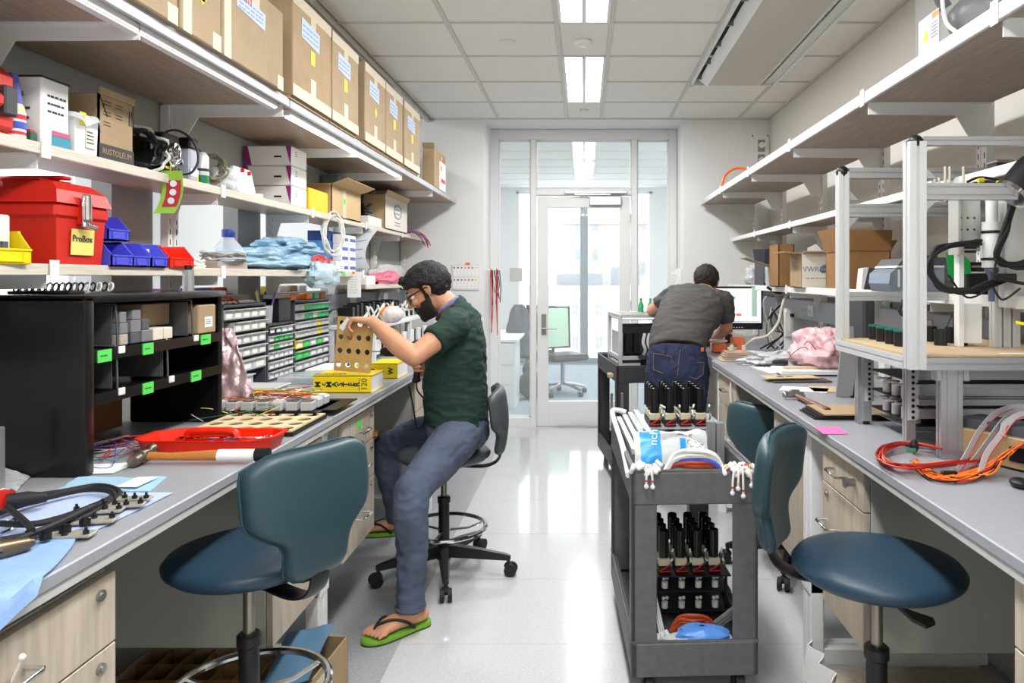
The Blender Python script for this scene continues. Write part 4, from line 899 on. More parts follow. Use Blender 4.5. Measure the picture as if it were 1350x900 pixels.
# ================= left worktop
t=thing('sorter_cabinet','black metal sorter cabinet with open shelves and green labels','cabinet',(-1.40,2.186,ZB))
X0,X1,Y0,Y1,Z1=-1.575,-1.245,1.824,2.548,1.376
MB().box(X0,X1,Y0,Y0+.035,ZB,Z1,bev=.008,seg=2).box(X0,X1-.015,Y1-.02,Y1,ZB,Z1,bev=.006).box(X0,X1,Y0,Y1,Z1-.022,Z1,bev=.008,seg=2).box(X0,X0+.01,Y0,Y1,ZB+.25,Z1).out('cabinet_shell',BLACKM,t,w=True,smooth=True,angle=30)
for zz,nm in ((1.233,0),(1.120,1)):
    sh=MB().box(X0,X1-.012,Y0+.036,Y1-.021,zz-.012,zz-.008).box(X1-.014,X1-.010,Y0+.036,Y1-.021,zz-.030,zz+.0).out('cabinet_shelf',BLACKM,t,w=True)
    for y in ((1.98,2.36) if nm==0 else (1.98,2.22)):
        MB().tube([(X1-.02,y,zz),(X1-.025,y,zz+.10),(X1-.05,y,zz+.115),(X0+.05,y,zz+.115)],.003,5,sm=3).box(X0+.04,X1-.035,y-.001,y+.001,zz,zz+.108).out('divider',mat('divider_grey',(120,122,126),.35,.6),t,w=True,smooth=True)
        MB().box(X1-.012,X1-.006,y-.012,y+.014,zz-.018,zz+.002,bev=.002).out('divider_clip',WHITE,t,w=True)
for (y,w_,zz) in ((1.862+.02,.055,1.233),(2.075,.05,1.233),(2.39,.06,1.233),(2.075,.05,1.120),(2.33,.06,1.120)):
    gl=MB().box(X1-.010,X1-.007,y,y+w_,zz-.033,zz-.001).out('green_label',GREENL,t,w=True); scribble(gl,(X1-.0068,y+w_/2,zz-.016),(1,0,0),w_*.7,.01,rows=1)
SB=mat('small_box_grey',(120,122,126),.6)
kk=0
SBL=('tan-fronted small box at the left foot of the stack','grey small box on the tan-fronted box','topmost grey box of the left column','dark small box at the foot of the second column','grey box in the middle of the second column','grey box topping the second column','grey box between dark and cream boxes','left cream box','right cream box','dark box lying above the grey one')
for (y,z,w_,h,m) in ((2.0,1.234,.035,.03,mat('sb_tan',(180,168,158),.6)),(2.0,1.265,.035,.03,SB),(2.0,1.296,.028,.03,SB),(2.05,1.234,.04,.03,mat('sb_dark',(84,86,92),.6)),(2.05,1.265,.045,.035,SB),(2.055,1.301,.04,.028,SB),(2.10,1.234,.05,.035,SB),(2.155,1.234,.05,.035,mat('sb_cream',(224,214,196),.6)),(2.21,1.234,.045,.035,mat('sb_cream',(224,214,196),.6)),(2.10,1.27,.035,.03,mat('sb_dark',(84,86,92),.6))):
    kk+=1; single(MB().box(-1.40,-1.27,y,y+w_,z,z+h,bev=.002),'small_carton',SBL[kk-1]+' in the black sorter','box',m,'small boxes in the black sorter')
t2=carton('cardboard_box','tan carton with a white barcode label in the top right bay of the black sorter',-1.45,-1.26,2.39,2.50,1.234,1.33,CARD); MB().box(-1.2598,-1.2588,2.425,2.475,1.255,1.29).out('barcode_label',PAPER,t2,w=True); scribble(t2,(-1.2585,2.45,1.273),(1,0,0),.04,.02,rows=3)
single(MB().box(-1.50,-1.33,2.20,2.345,1.272,1.34,bev=.003),'cardboard_box','tan carton set back in the top bay behind the cream boxes','box',CARD)
single(MB().box(-1.54,-1.53,2.0,2.42,ZB+.01,1.10),'brown_board','brown board leaning at the back under the black sorter shelves','board',mat('brown_board',(120,76,40),.7))
t=thing('cap','round white knob on the bench inside the black sorter','knob',(-1.42,1.98,ZB)); t.name='white_ball'; MB().sph((0,0,.022),.022,n=14).out('ball',WHITE,t,smooth=True)
# on top
t=thing('connector_strip','row of black and white coiled connectors on top of the black sorter','connectors',(-1.40,2.02,Z1))
for k in range(16):
    q=V((-.13+.011*k,-.05+.009*k,.018)); MB().tube([q+V((.008*math.cos(a),.008*math.sin(a)*.5,.012*math.sin(a))) for a in [2*PI*j/8 for j in range(8)]],.0028,5,closed=True).out('connector_loop',WW if k%2 else WK,t,smooth=True)
MB().box(-.15,.02,-.06,.0,0,.008,bev=.002).out('strip_base',BLACK,t)
t=thing('metal_post','short ribbed metal post standing on the black sorter','post',(-1.30,2.40,Z1)); MB().cyl((0,0,0),(0,0,.07),.018,n=10).out('post',ALU,t); MB().cyl((0,0,.07),(0,0,.085),.012,n=14).out('cap',BLACK,t)
# antistatic bag
def pinkf(u,v):
    b=at(297,552,2.62); x=-1.36+.19*u*(1-.72*v)+.0; return (x,2.64+.07*v+.03*noise.noise(V((u*4,v*5,0))),ZB+.003+.31*v+.004*noise.noise(V((u*9,v*9,2))))
single(MB().grid(pinkf,18,22,.003),'antistatic_bag','pink-silver crinkled antistatic bag leaning beside the black sorter','bag',mat('pink_foil',(206,178,182),.28,.35,noise_=(22,.25),bump=.9,bscale=26),smooth=True)
# ---- drawer organizers
DG=mat('organizer_frame',(74,78,86),.5); DRC=mat('drawer_clear',(196,200,204),.3,alpha=.92); DRW=mat('drawer_white',(196,198,198),.5); GRNB=mat('drawer_green',(60,180,110),.5)
def organizer(label,y0,y1,z1,rows,xf=-1.50,depth=.09):
    t=thing('drawer_organizer',label,'organizer',((xf-depth/2),(y0+y1)/2,ZB+.001),0,'small parts drawer organizers')
    z0=ZB+.001; fr=MB().box(xf-depth,xf,y0,y0+.008,z0,z1).box(xf-depth,xf,y1-.008,y1,z0,z1).box(xf-depth,xf,y0,y1,z1-.008,z1).box(xf-depth,xf,y0,y1,z0,z0+.008).box(xf-depth,xf-depth+.004,y0,y1,z0,z1)
    hs=sum(r[0] for r in rows); z=z1-.010; tot=z1-z0-.02
    for (h,n,cm) in rows:
        H=tot*h/hs; fr.box(xf-depth,xf,y0+.008,y1-.008,z-.002,z)
        W=(y1-y0-.018)/n
        for i in range(n):
            m=cm[i%len(cm)]
            if m is None: continue
            a=y0+.009+i*W
            d=MB().box(xf-.06,xf+.004,a+.002,a+W-.002,z-H+.004,z-H*.22).out('drawer',m,t,w=True)
            MB().box(xf+.004,xf+.018,a+.004,a+W-.004,z-H*.26,z-H*.20).out('drawer_lip',DRW,d,w=True)
            if n<8: MB().box(xf+.004,xf+.0052,a+W*.2,a+W*.8,z-H*.82,z-H*.42).out('label',PAPER if m is not GRNB else GREENL,d,w=True)
        z-=H
    fr.out('frame',DG,t,w=True)
    return t
c,w2_,g_=DRC,DRW,GRNB
organizer('large drawer organizer with pale drawers, beside the black sorter',3.03,3.445,1.305,[(1,5,[w2_]),(1,5,[None,w2_,w2_,w2_,w2_]),(1,5,[c]),(1,5,[w2_,c]),(1.15,3,[w2_,c]),(1.3,3,[w2_,w2_,None])])
organizer('middle drawer organizer with clear drawers, lower than its neighbours',3.46,3.765,1.20,[(.9,4,[BLACK,BLACK,c,c]),(.8,5,[c,g_,g_,g_,g_]),(.8,5,[c,g_,w2_,w2_]),(1,5,[c]),(1,5,[c]),(1,5,[c])])
organizer('tall drawer organizer with green labelled drawers',3.78,4.29,1.30,[(.9,8,[w2_,w2_,g_,g_,g_,g_,g_,g_]),(.9,8,[w2_,c,g_,g_,w2_,g_,g_,g_]),(.9,8,[c,w2_,w2_,w2_,w2_,YEL,c,w2_]),(.9,8,[w2_,w2_,w2_,c,w2_,YEL,w2_,w2_]),(1.1,5,[YEL,g_,c,g_,c]),(1.1,5,[g_,g_,c,c,c]),(1.1,5,[w2_,c,w2_,c,w2_])])
ZO=1.201
t=thing('pen_cup','clear cup of pens on the middle drawer organizer','cup',(-1.54,3.53,ZO)); MB().lathe([(.03,0),(.035,.085),(.033,.085),(.028,.004),(.001,.004)],n=20).out('cup',CLEAR,t,smooth=True)
for k in range(6): 
    a=U(0,6.28); o=single(MB().cyl((-1.54+.01*math.cos(a),3.53+.01*math.sin(a),ZO+.006),(-1.54+.045*math.cos(a),3.53+.045*math.sin(a),ZO+.14+U(0,.03)),.004,n=8),'pen',('first black','blue','orange','yellow','white','last black')[k]+' pen standing in the clear cup','pen',[WK,WB,WO,WY,WW,BLACK][k],'pens in the clear cup')
single(MB().box(-1.58,-1.50,3.59,3.74,ZO,ZO+.115,bev=.004),'black_box','black box standing beside the pen cup','box',BLACK)
single(MB().box(-1.49,-1.44,3.47,3.75,ZB+.3-.02,ZB+.3,bev=.002),'label_tray','small clear tray above the middle organizer front','tray',CLEAR).location=(-1.54,3.70,1.3165)
for (y,m,l) in ((3.80,WO,'orange'),(4.02,WO,'second orange'),(4.13,GRNB,'green'),(4.23,mat('rust_lid',(190,84,40),.5),'rust-red')): single(MB().box(-1.56,-1.51,y-.04,y+.04,1.301,1.335,bev=.004),'small_block',l+' block on top of the tall drawer organizer','block',m)
t=thing('wire_tangle','red and yellow wires and grey strips on the large pale organizer','wires',(-1.54,3.2,1.306)); wires(t,(-1.54,3.15,1.31),(.03,.09,.035),[WR,WY,WD],5,r=.003); MB().box(-1.57,-1.53,3.1,3.4,1.307,1.312).box(-1.55,-1.52,3.12,3.36,1.313,1.318).out('strip',ALUL,t,w=True)
# bin tray of white parts
t=thing('parts_tray','translucent tray full of white granules below the organizers','tray',(-1.34,2.98,ZB))
MB().loft([[V(q) for q in ((-.09,-.06,0),(.09,-.06,0),(.09,.06,0),(-.09,.06,0))],[V(q) for q in ((-.10,-.07,.055),(.105,-.07,.055),(.105,.07,.055),(-.10,.07,.055))]]).out('tray_body',mat('tray_milk',(226,226,222),.4,bump=.3,bscale=80),t)
MB().box(-.11,.115,-.08,.08,.055,.062,bev=.003).out('rim',DRW,t)
single(MB().box(-1.44,-1.24,3.42,3.62,ZB,ZB+.035,bev=.004),'clear_case','clear compartment case with a green label on the bench','case',CLEAR)
t=bpy.data.objects['clear_case']; MB().box(.05,.095,-.08,-.03,.0352,.037).out('green_label',GREENL,t)
single(MB().box(-1.40,-1.22,3.66,3.95,ZB,ZB+.04,bev=.004),'white_box','low white box on the bench in front of the tall organizer','box',PAPER)
# electronics module board
t=thing('electronics_module','black base with rows of clear cubes tangled in thin wires','electronics',(-1.135,2.715,ZB))
MB().box(-.20,.19,-.13,.13,.008,.024,bev=.003).box(-.05,.24,-.08,.17,.02,.024).out('base',BLACK,t)
for i in range(7):
    for j in range(3):
        x=-.17+i*.053; y=-.10+j*.068
        MB().box(x-.021,x+.021,y-.024,y+.024,.027,.058,bev=.003).out('clear_cube',mat('cube_clear',(205,208,212),.15,alpha=.7),t)
        MB().cyl((x,y,.028),(x,y,.06),.010,n=10).box(x-.015,x+.015,y-.015,y+.015,.058,.063).out('cube_core',[STEEL,WHITE,RED][(i*3+j)%3] if (i+j)%4 else WHITE,t)
wires(t,(-1.17,2.70,ZB+.062),(.19,.11,.022),[WR,WG,WY,WW,WO,WG],26,r=.0016)
wires(t,(-1.22,2.60,ZB+.006),(.16,.10,.05),[WR,WG,WY,WW,WK],12,r=.0015)
# holey board
def holey(parent,x0,x1,y0,y1,z,nx,ny,r,M=None,offset=False,th=.005,m=MASON,name='board',stagger=False):
    mb=MB(); dx=(x1-x0)/nx; dy=(y1-y0)/ny
    for i in range(nx):
        for j in range(ny):
            cx=x0+dx*(i+.5); cy=y0+dy*(j+.5)
            ring=[];sq=[]
            for k in range(16):
                a=2*PI*(k+.5)/16; ring.append((cx+r*math.cos(a)*(1),cy+r*math.sin(a)))
                s=1/max(abs(math.cos(a)),abs(math.sin(a))); sq.append((cx+math.cos(a)*s*dx/2,cy+math.sin(a)*s*dy/2))
            # add exact corners
            for zz,fl_ in ((z,0),(z+th,1)):
                A=[mb.bm.verts.new((a,b,zz)) for a,b in ring]; Bq=[mb.bm.verts.new((a,b,zz)) for a,b in sq]
                for k in range(16):
                    mb.bm.faces.new((A[k],A[(k+1)%16],Bq[(k+1)%16],Bq[k]))
                for k in (1,5,9,13):
                    cxn=cx+dx/2*(1 if k in(1,13) else -1); cyn=cy+dy/2*(1 if k in (1,5) else -1)
                    c_=mb.bm.verts.new((cxn,cyn,zz)); mb.bm.faces.new((Bq[k],Bq[(k+1)%16],c_))
            R=[[mb.bm.verts.new((a,b,zz)) for a,b in ring] for zz in (z,z+th)]
            for k in range(16): mb.bm.faces.new((R[0][k],R[0][(k+1)%16],R[1][(k+1)%16],R[1][k]))
    mb.box(x0,x0+.0008,y0,y1,z,z+th).box(x1-.0008,x1,y0,y1,z,z+th).box(x0,x1,y0,y0+.0008,z,z+th).box(x0,x1,y1-.0008,y1,z,z+th)
    if M is not None: bmesh.ops.transform(mb.bm,matrix=M,verts=mb.bm.verts[:])
    return mb.out(name,m,parent,w=True)
t=thing('perforated_board','flat tan board full of round holes lying on the bench','board',(-1.07,2.43,ZB))
holey(t,-1.25,-.92,2.30,2.60,ZB+.014,5,4,.024,m=mat('pale_plywood',(224,200,158),.6,noise_=(40,.05)))
MB().box(-1.25,-.915,2.295,2.60,ZB+.002,ZB+.012).out('dark_base',BLACK,t,w=True)
# red tray
t=thing('tool_tray','bright red open tool tray with a centre handle','tray',(-1.085,2.13,ZB)); HW=.17
def trayring(s,z,inn=0): 
    P=[(-.185,-.07),(-.15,-.105),(.14,-.105),(.19,-.04),(.19,.08),(.15,.11),(-.12,.11),(-.185,.05)]
    return [V((x*s,y*s*.80,z*.74)) for x,y in P]
MB().loft([trayring(.92,.0),trayring(.94,.012),trayring(.99,.052),trayring(1.04,.055),trayring(1.04,.060),trayring(.965,.058),trayring(.91,.012),trayring(.5,.008)]).out('tray_body',RED2,t)
MB().box(-.06,.07,-.012,.012,.006,.04,bev=.004).tube([(-.07,0,.02),(-.07,0,.045),(-.05,0,.053),(.05,0,.053),(.07,0,.045),(.08,0,.02)],.011,8,sm=2).out('centre_handle',RED2,t,smooth=True)
for k,(c_,l) in enumerate(((-.005,'steel wrench lying in the red tray, nearer the handle'),(.11,'steel wrench end sticking up at the right of the red tray'))):
    z=ZB+.034; x=-1.085+c_
    w_=thing('wrench',l,'wrench',(x,2.11,z),.12); MB().box(-.06,.05,-.006,.006,0,.006,bev=.002).tube([V((.06+.013*math.cos(a),.013*math.sin(a),.003)) for a in [2*PI*j/12 for j in range(12)]],.0045,6,closed=True).prism([(-.06,-.008),(-.075,-.016),(-.085,-.012),(-.074,-.004),(-.074,.004),(-.085,.012),(-.075,.016),(-.06,.008)],0,.006).out('wrench_bar',CHROME,w_,smooth=True)
single(MB().cyl((-1.08,2.09,ZB+.028),(-1.0,2.11,ZB+.032),.006,n=8),'marker','blue marker in the red tray','marker',WB)
# hammer
t=thing('hammer','ball-peen hammer with a wooden handle lying in front of the red tray','hammer',(-1.03,1.965,ZB),math.radians(2))
MB().tube([(-.14,0,.022),(-.08,0,.020),(0,0,.022),(.06,0,.023),(.14,0,.023)],[.012,.011,.014,.016,.015],12,flat=(1,.75)).out('wooden_handle',mat('handle_wood',(186,120,56),.4,grain=(30,.2,(2,30,30))),t,smooth=True)
MB().tube([(.045,0,.023),(.145,0,.023)],.0165,12,flat=(1,.78)).out('white_wrap',PAPER,t,smooth=True); MB().tube([(.145,0,.023),(.18,0,.023)],.0185,14).out('end_cap',BLACK,t,smooth=True)
MB().cyl((-.155,-.045,.018),(-.155,.0,.022),.015,n=16).cyl((-.155,.0,.022),(-.155,.035,.028),.013,.010,n=16).sph((-.155,.045,.03),.016,n=14).box(-.17,-.138,-.015,.015,.006,.04,bev=.004).out('hammer_head',mat('hammer_steel',(120,112,100),.35,.8),t,smooth=True)
# mask packet, papers
MASK=mat('mask_blue',(170,208,230),.4,alpha=.95,noise_=(12,.08))
t=thing('mask_packet','pale blue mask packet with a white label on the bench','packet',(-1.12,1.76,ZB))
MB().grid(lambda u,v:(-.11+.22*u-.03*v,-.06+.12*v,.003+.004*noise.noise(V((u*4,v*4,7)))),12,8,.003).out('packet',MASK,t,smooth=True); MB().box(.02,.07,-.045,.04,.0085,.0095).out('white_label',PAPER,t)
single(MB().grid(lambda u,v:(-1.42+.22*u,1.83+.10*v+.03*u,ZB+.003+.006*max(0,noise.noise(V((u*3,v*3,9))))),8,6,.002),'paper_sheet','curled white drawing lying by the foot of the black sorter','paper',PAPER,smooth=True)
def bluesheet(u,v):
    x=-1.30+.33*u+.02*v; y=1.30+.39*v; return (x-.0,y,ZB+.0025+.0025*max(0,noise.noise(V((u*5,v*5,4)))))
single(MB().grid(bluesheet,14,14,.002),'absorbent_sheet','pale lilac-blue absorbent sheet under the metal plates','sheet',mat('lilac_sheet',(178,194,230),.85,noise_=(60,.03)),smooth=True)
def drape(u,v):
    y=.86+.53*u; lim=-.893
    e=-.968+.30*max(0,1.39-y)**.8 if y>1.2 else -.87+.07*(1.22-y)/.3
    x=-1.36+(e+1.36)*v; z=ZB+.006+.004*noise.noise(V((u*4,v*4,11)))+.008*max(0,math.sin(u*9+v*3))*v*u
    if x>lim: z-=(x-lim)*.9; x=lim+(x-lim)*.12
    return (x,y,z)
single(MB().grid(drape,26,30,.002),'blue_drape','light blue absorbent cloth hanging over the bench edge at the lower left','cloth',mat('drape_blue',(140,172,222),.85,noise_=(30,.04),bump=.2,bscale=120),smooth=True)
PLM=mat('plate_metal',(176,172,158),.45,.4)
for k,(px,py,L,Wd,a) in enumerate(((75,706,.13,.035,8),(110,688,.12,.035,12),(128,675,.10,.03,12),(160,668,.09,.028,10),(172,660,.085,.028,8))):
    p=onz(px,py,ZB+.008)
    t=thing('metal_plate','flat metal plate with black screws, %s on the blue sheet'%('largest and nearest','second from the camera','third from the camera','fourth from the camera','farthest')[k],'plate',(p.x,p.y,ZB+.0065+.001*k),math.radians(a),'machined plates on the blue sheet')
    MB().box(-L/2,L/2,-Wd/2,Wd/2,0,.005,bev=.001).out('plate',PLM,t)
    for j in range(4):
        q=V((-L*.42+L*.28*j,U(-.3,.3)*Wd,.005)); s=MB().cyl(q,q+V((0,0,.006)),.0055,n=12).cyl(q+V((0,0,.006)),q+V((0,0,.012)),.0028,n=8)
        s.out('screw',BLACK,t)
for k in range(3):
    p=onz(60+k*26,712-k*9,ZB+.01); single(MB().cyl((p.x,p.y,ZB+.012),(p.x,p.y,ZB+.024),.010,n=16).cyl((p.x,p.y,ZB+.024),(p.x,p.y,ZB+.028),.006,n=12),'knurled_knob','black round knob on the metal plates, %s from the left'%('first','second','third')[k],'knob',BLACK,'knobs on the plates')
# black cable loops bottom left
t=thing('power_tool_cord','looped thick black cord lying on the bench at the left edge','cord',(-1.2,1.5,ZB))
for k,pp in enumerate(([(0,712),(60,700),(130,672),(158,650),(130,640),(80,648),(30,655)],[(0,690),(50,690),(110,672),(150,652),(120,644),(60,656),(20,668),(0,676)],[(0,720),(70,692),(120,668)],[(10,668),(36,690),(42,700)])):
    MB().tube([onz(x,y,ZB+.012+.006*k) for x,y in pp],.0065,7,sm=6).out('cord',RUB,t,w=True,smooth=True)
t=thing('soldering_iron','black handle with a red and white collar at the left edge of the bench','tool',(-1.45,1.56,ZB)); t.name='hand_tool'
p=onz(62,655,ZB+.03); q=onz(8,660,ZB+.035); r_=onz(-8,655,ZB+.035)
MB().tube([p,(p+q)/2,q],[.010,.016,.014],12).out('grip',RUB,t,w=True,smooth=True); MB().tube([q,q+(r_-q)*.6],.022,14).out('red_collar',RED,t,w=True,smooth=True); MB().tube([q+(r_-q)*.3,q+(r_-q)*.42],.0225,14).out('white_ring',PAPER,t,w=True,smooth=True)
p=onz(0,725,ZB+.02); q=onz(38,716,ZB+.02)
t=thing('drill_chuck','bronze-grey drill chuck end on the blue cloth at the left edge','tool',((p.x+q.x)/2,(p.y+q.y)/2,ZB+.005)); MB().tube([p-(q-p)*.6,p,q],[.018,.018,.012],14).tube([q,q+(q-p)*.2],[.010,.006],12).out('chuck',mat('bronze',(120,104,84),.35,.8),t,w=True,smooth=True); MB().tube([p-(q-p)*.3,p],.0195,6).out('collar',BLACK,t,w=True)
single(MB().tube([onz(0,690,ZB+.008),onz(18,684,ZB+.008),onz(20,694,ZB+.008),onz(0,704,ZB+.008)],.003,6,sm=4),'wire_clip','thin steel wire clip at the left edge of the bench','clip',CHROME,smooth=True)
def clearsheet(u,v): return (-1.52+.20*u*(1-.3*v),1.70+.12*v,ZB+.004+.05*(1-u)*v+.012*abs(noise.noise(V((u*6,v*6,5)))))
single(MB().grid(clearsheet,14,10,.0015),'clear_bag','crumpled clear plastic sheet at the foot of the black sorter','bag',CLEARB,smooth=True)
p=at(4,640,1.73); single(MB().box(-1.39,-1.365,1.70,1.725,ZB,1.07,bev=.003),'metal_post','bare aluminium post standing at the left edge of the bench','post',ALU)
# thin wires under sorter
t=thing('wire_tangle','thin red, blue and white wires on the bench under the black sorter','wires',(-1.3,2.1,ZB)); wires(t,(-1.33,2.10,ZB+.002),(.11,.2,.03),[WR,WG,WB,WR,WW],9,r=.0014,pts=5)
# ---- yellow catalogue books
YB_=mat('book_yellow',(246,214,10),.45); NAVY=mat('lettering_green',(24,50,60),.5)
def book(label,x0,x1,y0,y1,z0,z1,letters,num):
    t=thing('catalogue_book',label,'book',((x0+x1)/2,(y0+y1)/2,z0),math.radians(0),'thick yellow catalogues')
    MB().box(x0+.002,x1-.003,y0+.004,y1-.003,z0+.003,z1-.003).out('page_block',PAPER,t,w=True)
    MB().box(x0,x1,y0,y1,z0,z0+.003).box(x0,x1,y0,y1,z1-.003,z1).box(x0,x1,y0,y0+.004,z0,z1).out('cover',YB_,t,w=True)
    n=len(letters); W=x1-x0
    for i,ch in enumerate(letters):
        if ch==' ': continue
        text(ch,.033 if ch.isupper() else .026,NAVY,t,face((x0+W*.08+W*.68*(i/(max(1,n-1))),y0-.0005,(z0+z1)/2),(0,-1,0),up=(-1,0,0)),bold=.0011)
    if num:
        text(num,.036,NAVY,t,face((x1-.028,y0-.0005,(z0+z1)/2),(0,-1,0),up=(-1,0,0))); MB().box(x1-.052,x1-.050,y0-.001,y0,z0+.01,z1-.01).out('rule_line',NAVY,t,w=True)
    return t
book('yellow catalogue nearest the camera, holding up the perforated panel',-1.175,-.925,3.17,3.37,ZB,ZB+.075,'McMASTER','120')
bk2=book('yellow catalogue behind, under the drill chuck',-1.06,-.925,3.62,3.84,ZB,ZB+.075,'McW','')
text('McMASTER',.03,NAVY,bpy.data.objects['catalogue_book'],face((-1.12,3.22,ZB+.0755),(0,0,1),up=(0,1,0)))
# perforated panel held up
A0=at(440,488,3.25); B0=at(488,492,3.22); A1=at(431,417,3.27)
t=thing('hole_board','tan panel with rows of round holes held upright on the yellow catalogue','panel',(-1.03,3.23,ZB+.076))
xv=(B0-A0); wd=xv.length; xv.normalize(); yv=(A1-A0); hh=yv.length; yv=(yv-xv*yv.dot(xv)).normalized(); zv=xv.cross(yv)
M=Matrix.Translation(A0)@Matrix((xv,yv,zv)).transposed().to_4x4()
holey(t,0,wd,0,hh,-.002,4,4,.0125,M=M,th=.004,m=mat('masonite_panel',(198,160,96),.55,noise_=(80,.04)),name='panel_board')
M2=M@T_((wd*.22,hh*.86,.004))@RZ(-35); MB().box(-.012,.012,-.03,.03,0,.001,M2).out('tape_strip',PAPER,t,w=True)
for (i,j,m) in ((1,2,WO),(1,0,WG),(3,0,ST),(2,0,ST)): MB().cyl(M@V((wd*(i+.5)/4,hh*(j+.5)/4,-.006)),M@V((wd*(i+.5)/4,hh*(j+.5)/4,-.004)),.007,n=10).out('dot',m,t,w=True)
# rear shelf unit with electronics behind man
t=thing('equipment_rack','low white rack full of black modules and white cables behind the man','rack',(-1.38,5.0,ZB))
MB().box(-.14,.14,-.66,1.2,.19,.215,bev=.003).out('rack_shelf',WHITE,t)
for x_ in (-.125,.125):
    for y_ in (-.64,.25,1.185): MB().box(x_-.012,x_+.012,y_-.012,y_+.012,0,.19).out('rack_leg',WHITE,t)
for k in range(14): MB().box(-.12,-.03,-.55+k*.085,-.50+k*.085,.216,.32+.01*(k%3),bev=.003).out('black_module',BLACK,t)
for k in range(3,13): MB().tube([(.02,-.98+k*.12+U(-.03,.03),.218),(.03+U(-.02,.03),-.85+k*.12,.30+U(-.02,.03)),(.05,-.88+k*.12,.31+U(-.03,.02)),(.07,-.86+k*.12,.218)],.006,6,sm=4).out('white_cable',WW,t,smooth=True)
for k in range(2,9):
    MB().box(.0,.10,-1.0+k*.22,-.86+k*.22,.005,.09,bev=.004).out('black_part',[BLACK,DG][k%2],t); MB().box(.10,.12,-1.0+k*.22,-.90+k*.22,.03,.12,bev=.003).out('white_part',WHITE,t)
for k in range(3,15): MB().cyl((.07,-1.0+k*.14,.216),(.07,-1.0+k*.14,.255),.010,n=8).out('connector',BLACK if k%3 else WG,t)
t=thing('orange_cable','orange cord curling over the rack behind the catalogue','cable',(-1.2,4.0,ZB)); MB().tube([at(500,432,4.1),at(515,433,4.05),at(528,442,4.0),at(540,466,3.95),at(546,486,3.9)],.006,6,sm=5).out('cord',WO,t,w=True,smooth=True); pass
t=thing('tape_roll','white speckled roll with an orange rim on the rack under the man\'s face','roll',(-1.20,4.55,ZB+.216)); MB().sph((0,0,.055),(.075,.075,.055),n=20).out('speckled_dome',mat('speckle',(226,214,212),.6,noise_=(40,.2)),t,smooth=True); MB().tube([V((.0+.078*math.cos(a)*.6,-.0+.078*math.cos(a)*.8,.055+.05*math.sin(a))) for a in [PI*k/12 for k in range(13)]],.008,6).out('orange_rim',WO,t,smooth=True)
t.name='speckled_dome_lamp'; t['label']='white speckled dome with an orange rim on the rack under the man\'s face'; t['category']='dome'
# end wall calendar, hanging leads
a=at(596,382,6.485); b=at(632,348,6.485)
t=thing('wall_chart','white chart of small printed cards taped to the end wall','chart',((a.x+b.x)/2,6.483,a.z))
MB().box(a.x,b.x,6.480,6.486,a.z,b.z).out('sheet',mat('chart_white',(222,222,222),.6),t,w=True); MB().box(a.x+.12,a.x+.16,6.477,6.480,b.z-.008,b.z+.012).out('orange_tab',WO,t,w=True)
for r in range(2):
    for k in range(7):
        x=a.x+.012+k*.032; z=a.z+.015+r*.108
        MB().box(x,x+.026,6.4785,6.48,z,z+.09).out('card',PAPER,t,w=True); MB().box(x+.004,x+.016,6.4775,6.4785,z+.066,z+.08).out('colour_mark',[WR,WK,WG,WO,WB,WR,YEL][k],t,w=True)
t=thing('hanging_leads','bundle of red, black and white test leads hanging on the left jamb','leads',at(651,360,6.74))
c0=at(652,356,6.75)
MB().box(-.89,c0.x+.06,6.72,6.76,c0.z,c0.z+.012).out('rack_bar',WHITE,t,w=True)
for k in range(14):
    x=c0.x-.03+k*.0065; m=[WR,WR,WK,WK,WW,WK,WB,WW][k%8]; L=U(.2,.36) if m is not WR else U(.5,.62)
    MB().tube([(x,6.74,c0.z+.01),(x-.003,6.715,c0.z-.02),(x+U(-.012,.012),6.73,c0.z-L*.5),(x+U(-.01,.01),6.73,c0.z-L)],.0042,5,sm=4).out('lead',m,t,w=True,smooth=True)
# under-bench
t=thing('divided_carton','low cardboard tray with dividers on the floor under the left bench','box',(-1.2,2.35,0))
hh_=.14; MB().box(-.30,.30,-.19,.19,0,.005).box(-.30,.30,-.19,-.185,0,hh_).box(-.30,.30,.185,.19,0,hh_).box(-.30,-.295,-.19,.19,0,hh_).box(.295,.30,-.19,.19,0,hh_).out('carton_walls',CARD,t)
for k in range(7): MB().box(-.23+k*.075,-.226+k*.075,-.185,.185,.01,hh_-.01).out('divider',CARDD,t)
for k in range(3): MB().box(-.295,.295,-.1+k*.095,-.096+k*.095,.01,hh_-.012).out('divider',CARDD,t)
t=thing('open_carton','open cardboard carton with a corrugated edge by the left bench leg','box',(-.84,2.52,0),math.radians(-4))
hh_=.20; MB().box(-.17,.0,-.22,.22,0,.005).box(-.005,.0,-.22,.22,0,hh_).box(-.17,-.0,-.22,-.215,0,.12).box(-.17,0,.215,.22,0,hh_).out('carton_walls',CARD,t)
MB().box(.0,.0008,-.05,.05,0,hh_-.02).out('tape',TAPE,t); MB().box(-.006,.001,-.22,-.05,hh_-.02,hh_+.0).out('torn_edge',CARD,t)
t.location=(-.82,2.27,0)
def bsh(u,v): return (-1.0+.15*u,2.25+.22*v,.15+.07*v+.03*u+.01*noise.noise(V((u*3,v*3,1))))
single(MB().grid(bsh,10,10,.003),'blue_folder','slate-blue plastic folder lying on the carton by the bench leg','folder',mat('slate_blue',(92,128,156),.35),smooth=True)
t=thing('adhesive_hook','white cable tie hanging from the nearest drawer handle','cable tie',at(25,870,1.22)); t.name='cable_tie'
MB().sph(at(29,866,1.18),.006,n=10).tube([at(29,868,1.18),at(14,900,1.18)],.0025,6).out('tie',WW,t,w=True,smooth=True)
